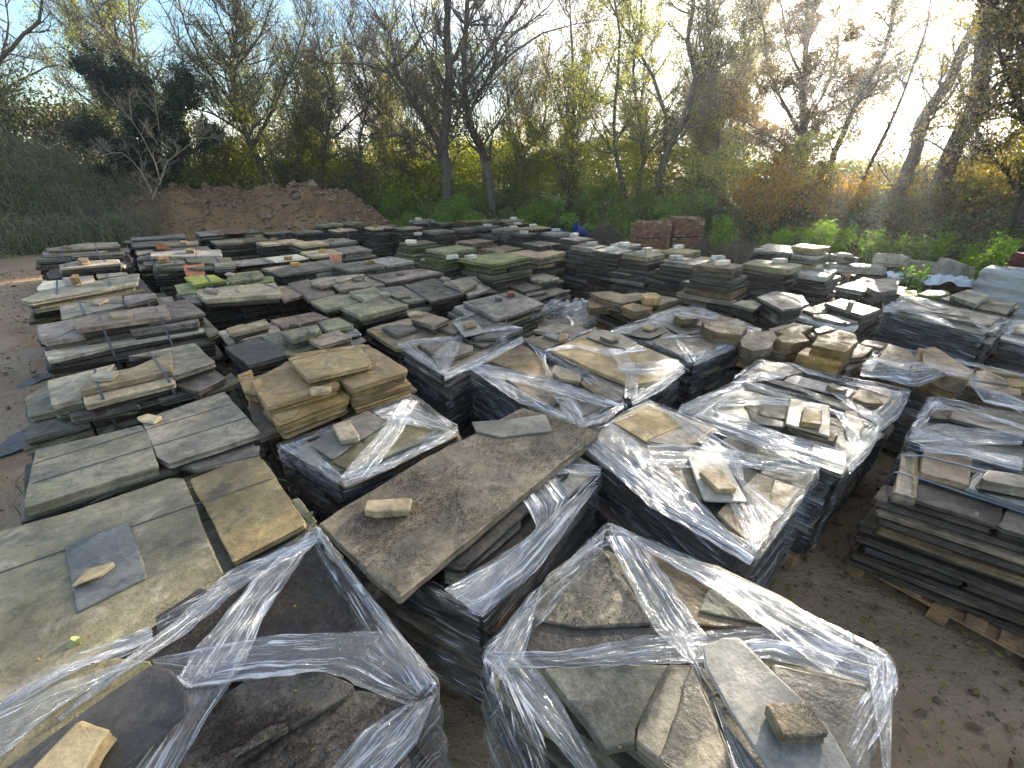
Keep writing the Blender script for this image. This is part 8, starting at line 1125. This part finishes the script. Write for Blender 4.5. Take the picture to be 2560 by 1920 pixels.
# undergrowth masses (uncountable)
def mass(name,label,leaf,n,xr,dr,hfun,size,seed,stems=900,flat=0):
    g=np.random.default_rng(seed);area=(xr[1]-xr[0])*(dr[1]-dr[0]);K=int(area*2.6)
    cx=g.uniform(*xr,K);cd=dr[0]+(dr[1]-dr[0])*g.random(K)**1.25;cy=np.interp(cx,BX,BY)+cd;H0=hfun(cx,cy);r=g.uniform(.28,.75,K)*np.clip(H0,.8,2.4)**.5
    top=H0*np.clip(.75+.5*hn(cx,cy,.5,seed),.35,1.25)*np.clip(.45+.3*np.clip(cd,0,2),.35,1.)*g.uniform(.55,1.1,K)
    tint=np.clip(g.normal(0,.3,K),-.55,.8);w=r**2*top;i=g.choice(K,n,p=w/w.sum())
    a=g.uniform(0,6.28,n);ct=g.random(n)**.6;st=np.sqrt(1-ct**2);rr=1-.28*g.random(n)**2
    N3=np.stack([st*np.cos(a),st*np.sin(a),ct],1);x=cx[i]+r[i]*N3[:,0]*rr;y=cy[i]+r[i]*N3[:,1]*rr
    z=bank_h(x,y)+np.maximum(top[i]-r[i]*.8,0)*g.random(n)**.35*(ct<.45)+np.where(ct<.45,0,top[i]-r[i]*.9)+r[i]*ct*.9*rr
    P=np.stack([x,y,z],1)+g.normal(0,.05,(n,3));V,F=leaf_quads(P,size,g,flat)
    me=mesh_np(name,V,F);set_tint(me,tint[i]+g.normal(0,.1,n));root=link(name,me,LM[leaf]);tag(root,label,'undergrowth',None,'stuff')
    k=stems;x=g.uniform(*xr,k);y=np.interp(x,BX,BY)+g.uniform(dr[0],dr[1],k);z=bank_h(x,y);L=hfun(x,y)*g.uniform(.5,1.3,k)
    a=g.uniform(0,6.28,k);b=g.uniform(.2,1.1,k);t=np.linspace(0,1,6)
    X=x[:,None]+np.cos(a)[:,None]*b[:,None]*L[:,None]*t**1.4;Y=y[:,None]+np.sin(a)[:,None]*b[:,None]*L[:,None]*t**1.4;Z=z[:,None]+L[:,None]*np.sin(t*2.2)
    V,F=tubes(np.stack([X,Y,Z],-1),np.full((k,6),.005 if k>4000 else .006),3)
    c=link('dead_stems',mesh_np('stems',V,F),BG if k>4000 else BM,root)
def far_wood():
    g=np.random.default_rng(77);n=230000;x=g.uniform(-60,60,n);y=np.interp(x,BX,BY)+g.uniform(7.5,17,n);az=np.degrees(np.arctan2(x,y))
    top=3.2+2.*np.array([mn.noise((a*.35,b*.35,3)) for a,b in zip(x,y)])*1.2;top=np.where((az>31)&(az<45),top*.5,top)
    z=bank_h(x,y)+top*g.random(n)**.7;P=np.stack([x,y,z],1);V,F=leaf_quads(P,.17,g)
    tag(link('far_wood',mesh_np('far_wood',V,F),LM['olive']),'far undergrowth of the wood seen between the trunks','wood',None,'stuff')
far_wood()
one=lambda v:(lambda x,y:np.full(np.shape(x),v))
mass('bramble_bank','tangled brambles and dry grass covering the bank at the left','bramble',110000,(-34,-15.5),(-.6,7),lambda x,y:1.1+.9*np.clip((-x-19)/4,0,1),.095,11,9000)
mass('hedge_undergrowth','mixed green undergrowth along the foot of the central trees','undergrowth',110000,(-6.5,9),(.2,5.5),one(1.45),.095,12,500)
mass('mound_scrub','thin scrub and dead grass behind and around the soil mound','bramble',22000,(-17,-6),(3.4,7),one(1.5),.085,13,900)
mass('ivy_bank','dark ivy and brambles covering the shaded bank at the right','ivyground',120000,(8.5,24),(-.3,7),one(1.7),.095,14,700)
mass('green_thicket','yellow green thicket filling the space between the central trunks','yellowleaf',90000,(-16,12.5),(3.5,8.5),lambda x,y:3.4+0*x,.11,15,200)
mass('gold_thicket','olive and gold thicket behind the leaning trunks at the right','goldleaf',50000,(12,26),(3,9),lambda x,y:np.where(np.abs(np.degrees(np.arctan2(x,y))-38)<5,1.4,2.6),.11,16,200)
# individual bushes
def bush(x,y,z,rx,rz_,leaf,n,size,label,name='leafy_bush',cat='shrub',seed=0,stems=26,bark='bark'):
    g=np.random.default_rng(seed+int(abs(x)*100));root=empty(name,(x,y,z));tag(root,label,cat)
    a=g.uniform(0,6.28,stems);b=g.uniform(.05,.9,stems)*rx;t=np.linspace(0,1,6);H_=g.uniform(.6,1.05,stems)*rz_
    P=np.stack([np.cos(a)[:,None]*b[:,None]*t**1.2,np.sin(a)[:,None]*b[:,None]*t**1.2,H_[:,None]*t],-1)+g.normal(0,.02,(stems,6,3))*t[None,:,None]
    V,F=tubes(P,np.linspace(.014,.004,6)[None]*np.ones((stems,1)),4);link('stems',mesh_np('stems',V,F,True),BK[bark],root)
    i=g.integers(0,stems,n);w=g.gamma(1.,1,stems);i=g.choice(stems,n,p=w/w.sum());f=1+4*g.random(n)**.7;j=np.minimum(f.astype(int),4);fr=f-j
    Q=P[i,j]*(1-fr[:,None])+P[i,np.minimum(j+1,5)]*fr[:,None]+g.normal(0,.11*max(rx,.5),(n,3))
    V,F=leaf_quads(Q,size,g);link('crown',mesh_np('crown',V,F),LM[leaf],root)
bush(10.4,18.6,.6,2.0,2.6,'orange',6000,.1,'orange and rust leaved autumn shrub behind the brick pallets','autumn_shrub','shrub',1,60)
bush(12.5,17.8,.5,1.5,2.3,'orange',4000,.1,'second orange leaved shrub, nearer the forked leaning trunk','autumn_shrub','shrub',2,50)
for i,(x,y,z,rx,rz_,n,lab) in enumerate([
 (6.9,14.6,.1,.7,1.5,2600,'bright green leafy weed clump behind the dead brush pile'),
 (7.9,13.4,.1,.7,1.35,2600,'bright green clump behind the slanting slate pile'),
 (9.2,13.2,.1,.85,1.45,3200,'bright green clump behind the small golden column'),
 (10.2,12.4,.1,.7,1.2,2600,'bright green clump between the golden column and the concrete trough'),
 (11.2,12.0,.2,.8,1.3,2800,'bright green clump at the foot of the forked leaning trunk'),
 (9.95,9.15,.2,.33,1.5,1500,'tall narrow nettle plant right of the pale concrete box'),
 (8.75,9.35,.3,.4,.62,700,'small fern hanging over the white plastic sheet'),
 (11.3,10.6,.2,.5,1.2,1300,'leafy sapling beyond the low concrete wall'),
 (-3.9,19.4,.1,.8,.9,2200,'low green weed clump at the right foot of the soil mound'),
 (1.0,21.6,.2,1.,1.5,2600,'sunlit green bush left of the blue bags')]):
    bush(x,y,z,rx,rz_,'fresh' if i!=8 else 'undergrowth',n,.075,lab,'weed_clump','plant',30+i,16)
# dead brush pile
def brush(x,y,r,h,k,label,seed):
    g=np.random.default_rng(seed);a=g.uniform(0,6.28,k);rr=r*np.sqrt(g.random(k));X0=rr*np.cos(a);Y0=rr*np.sin(a);Z0=h*(1-(rr/r)**2)*g.uniform(.3,1,k)
    d=g.normal(size=(k,3));d[:,2]*=.45;d/=np.linalg.norm(d,axis=1,keepdims=True);t=np.linspace(-.5,.5,5);L=g.uniform(.3,.9,k)
    P=np.stack([X0,Y0,Z0],1)[:,None]+d[:,None]*(t[None,:,None]*L[:,None,None])+g.normal(0,.025,(k,5,3));P[...,2]=np.maximum(P[...,2],.01)
    V,F=tubes(P,np.full((k,5),.006),3);return tag(link('brush_pile',mesh_np('brush',V,F),BM,None,(x,y,0)),label,'brush pile')
BM=simple('dead_stems',(.2,.15,.09),.85,(.1,.075,.05),9,.2)
brush(6.1,12.0,1.15,1.15,2600,'heap of dead brown stems between the dark stacks and the slate pile',3)
brush(7.3,15.9,1.0,.9,1300,'dry grass and dead stems at the foot of the right brick pallet',4)
brush(4.0,19.6,.7,1.0,700,'bundle of dead canes leaning over the large blue bag',5)
# ---------------- litter ----------------
def litter():
    g=np.random.default_rng(8);P=[]
    for s in STACKS:
        f=np.array(s['foot']);c=f.mean(0)
        if np.linalg.norm(c)>8:continue
        sl=[(np.array(p),z,th,m) for p,z,th,m in s['sl']];zf=zfun(sl,-1)
        n=90 if np.linalg.norm(c)<3.4 else 26
        q=c+g.uniform(-.85,.85,(n,2));z=zf(q[:,0],q[:,1]);ok=z>0
        P.append(np.c_[q[ok],z[ok]+.004])
    n=150;q=LONG.mean(0)+g.uniform(-.9,.9,(n,2));ok=inpoly(q[:,0],q[:,1],LONG);P.append(np.c_[q[ok],np.full(ok.sum(),1.05)])
    P=np.concatenate(P);V,F=leaf_quads(P,.014,g,.85)
    tag(link('leaf_crumbs',mesh_np('crumbs',V,F),LM['litter']),kind='stuff')
    n=1300;x=np.r_[g.uniform(.6,4.5,n),g.uniform(-12,-3,n)];y=np.r_[g.uniform(.5,4,n),g.uniform(2,14,n)];V,F=leaf_quads(np.stack([x,y,np.full(2*n,.035)],1),.05,g,.8)
    tag(link('leaf_litter',mesh_np('litter',V,F),LM['litter']),kind='stuff')
LONG=np.array(LONG)
litter()
def maple(x,y,z,s,rz,label):
    k=30;V=[[0,0,.004]];
    for i in range(k):
        a=i/k*2*math.pi;r=s*(.5+.5*abs(math.cos(2.5*(a)))**1.4)*(.45+.55*(1-.5*(1-math.cos(a))/1))*(1+.12*math.sin(15*a));V.append([r*math.cos(a+rz),r*math.sin(a+rz),.012*math.sin(3*a)+.008])
    F=[[0,1+i,1+(i+1)%k] for i in range(k)]
    root=empty('fallen_leaf',(x,y,z));tag(root,label,'leaf');link('leaf_blade',mesh_np('leaf',V,np.array(F)),LM['leafgreen'],root)
    t=np.linspace(0,1,8);P=np.stack([-s*.3*0-t*s*1.1*math.cos(rz),-t*s*1.1*math.sin(rz),.006+.02*t],1);Vt,Ft=tubes(P[None],np.full((1,8),.0012),4);link('leaf_stalk',mesh_np('stalk',Vt,Ft),LM['fresh'],root)
maple(LEAF[0],LEAF[1],1.003,.045,2.6,'pale green lobed leaf with its stalk on the huge yellowish slab')
# fine moss debris on the dark slabs (uncountable)
def moss_bits(areas,n,seed):
    g=np.random.default_rng(seed);out=[]
    for poly,z,k in areas:
        poly=np.array(poly);mnx,mxx=poly.min(0),poly.max(0);q=g.uniform(mnx,mxx,(k*3,2));nn=np.array([mn.noise((a*3.5,b*3.5,seed)) for a,b in q]);ok=inpoly(q[:,0],q[:,1],poly)&(nn>g.uniform(-.25,.35,len(q)));q=q[ok][:k]
        out.append(np.c_[q,np.full(len(q),z)])
    P=np.concatenate(out);k=len(P);d=g.normal(size=(k,3));d[:,2]=abs(d[:,2])*.3;d/=np.linalg.norm(d,axis=1,keepdims=True);L=g.uniform(.006,.022,k);t=np.array([0,.5,1])
    Q=P[:,None]+d[:,None]*t[None,:,None]*L[:,None,None]+g.normal(0,.0015,(k,3,3));Q[...,2]=np.maximum(Q[...,2],P[:,2:3]);Q[...,2]+=.0015
    V,F=tubes(Q,np.full((k,3),.0008),3);tag(link('dead_moss',mesh_np('moss',V,F),MOSSM),kind='stuff')
MOSSM=simple('dead_moss',(.05,.03,.024),.8,(.025,.018,.014),30,.1)
s1=[s for s in STACKS if s['k']=='s1'][0]['sl'];s2=[s for s in STACKS if s['k']=='s2'][0]['sl']
moss_bits([(s1[0][0],s1[0][1]+.002,5200),(s1[1][0],s1[1][1]+.002,5200),(s1[2][0],s1[2][1]+.002,1500),(LONG,1.048,7000),(s2[0][0],s2[0][1]+.002,900)],0,4)
print('objects',len(bpy.data.objects),'script',round(time.time()-T0,1),'s')

# ---------------- haze added for lens glare ----------------
def glare_haze():  # thin volume added mainly to imitate lens glare and lift dark trees
    m=MB();m.box((0,0,6.2),(236,236,15.6),(1,0),.001)
    mt=bpy.data.materials.new('glare_air');mt.use_nodes=True;nt=mt.node_tree;nt.nodes.clear();o=nt.nodes.new('ShaderNodeOutputMaterial');p=nt.nodes.new('ShaderNodeVolumePrincipled')
    p.inputs['Color'].default_value=(.93,.95,1,1);p.inputs['Density'].default_value=HZ;p.inputs['Anisotropy'].default_value=.75;nt.links.new(p.outputs[0],o.inputs['Volume'])
    tag(m.build('glare_haze',mt),kind='stuff')
HZ=.0012
glare_haze()
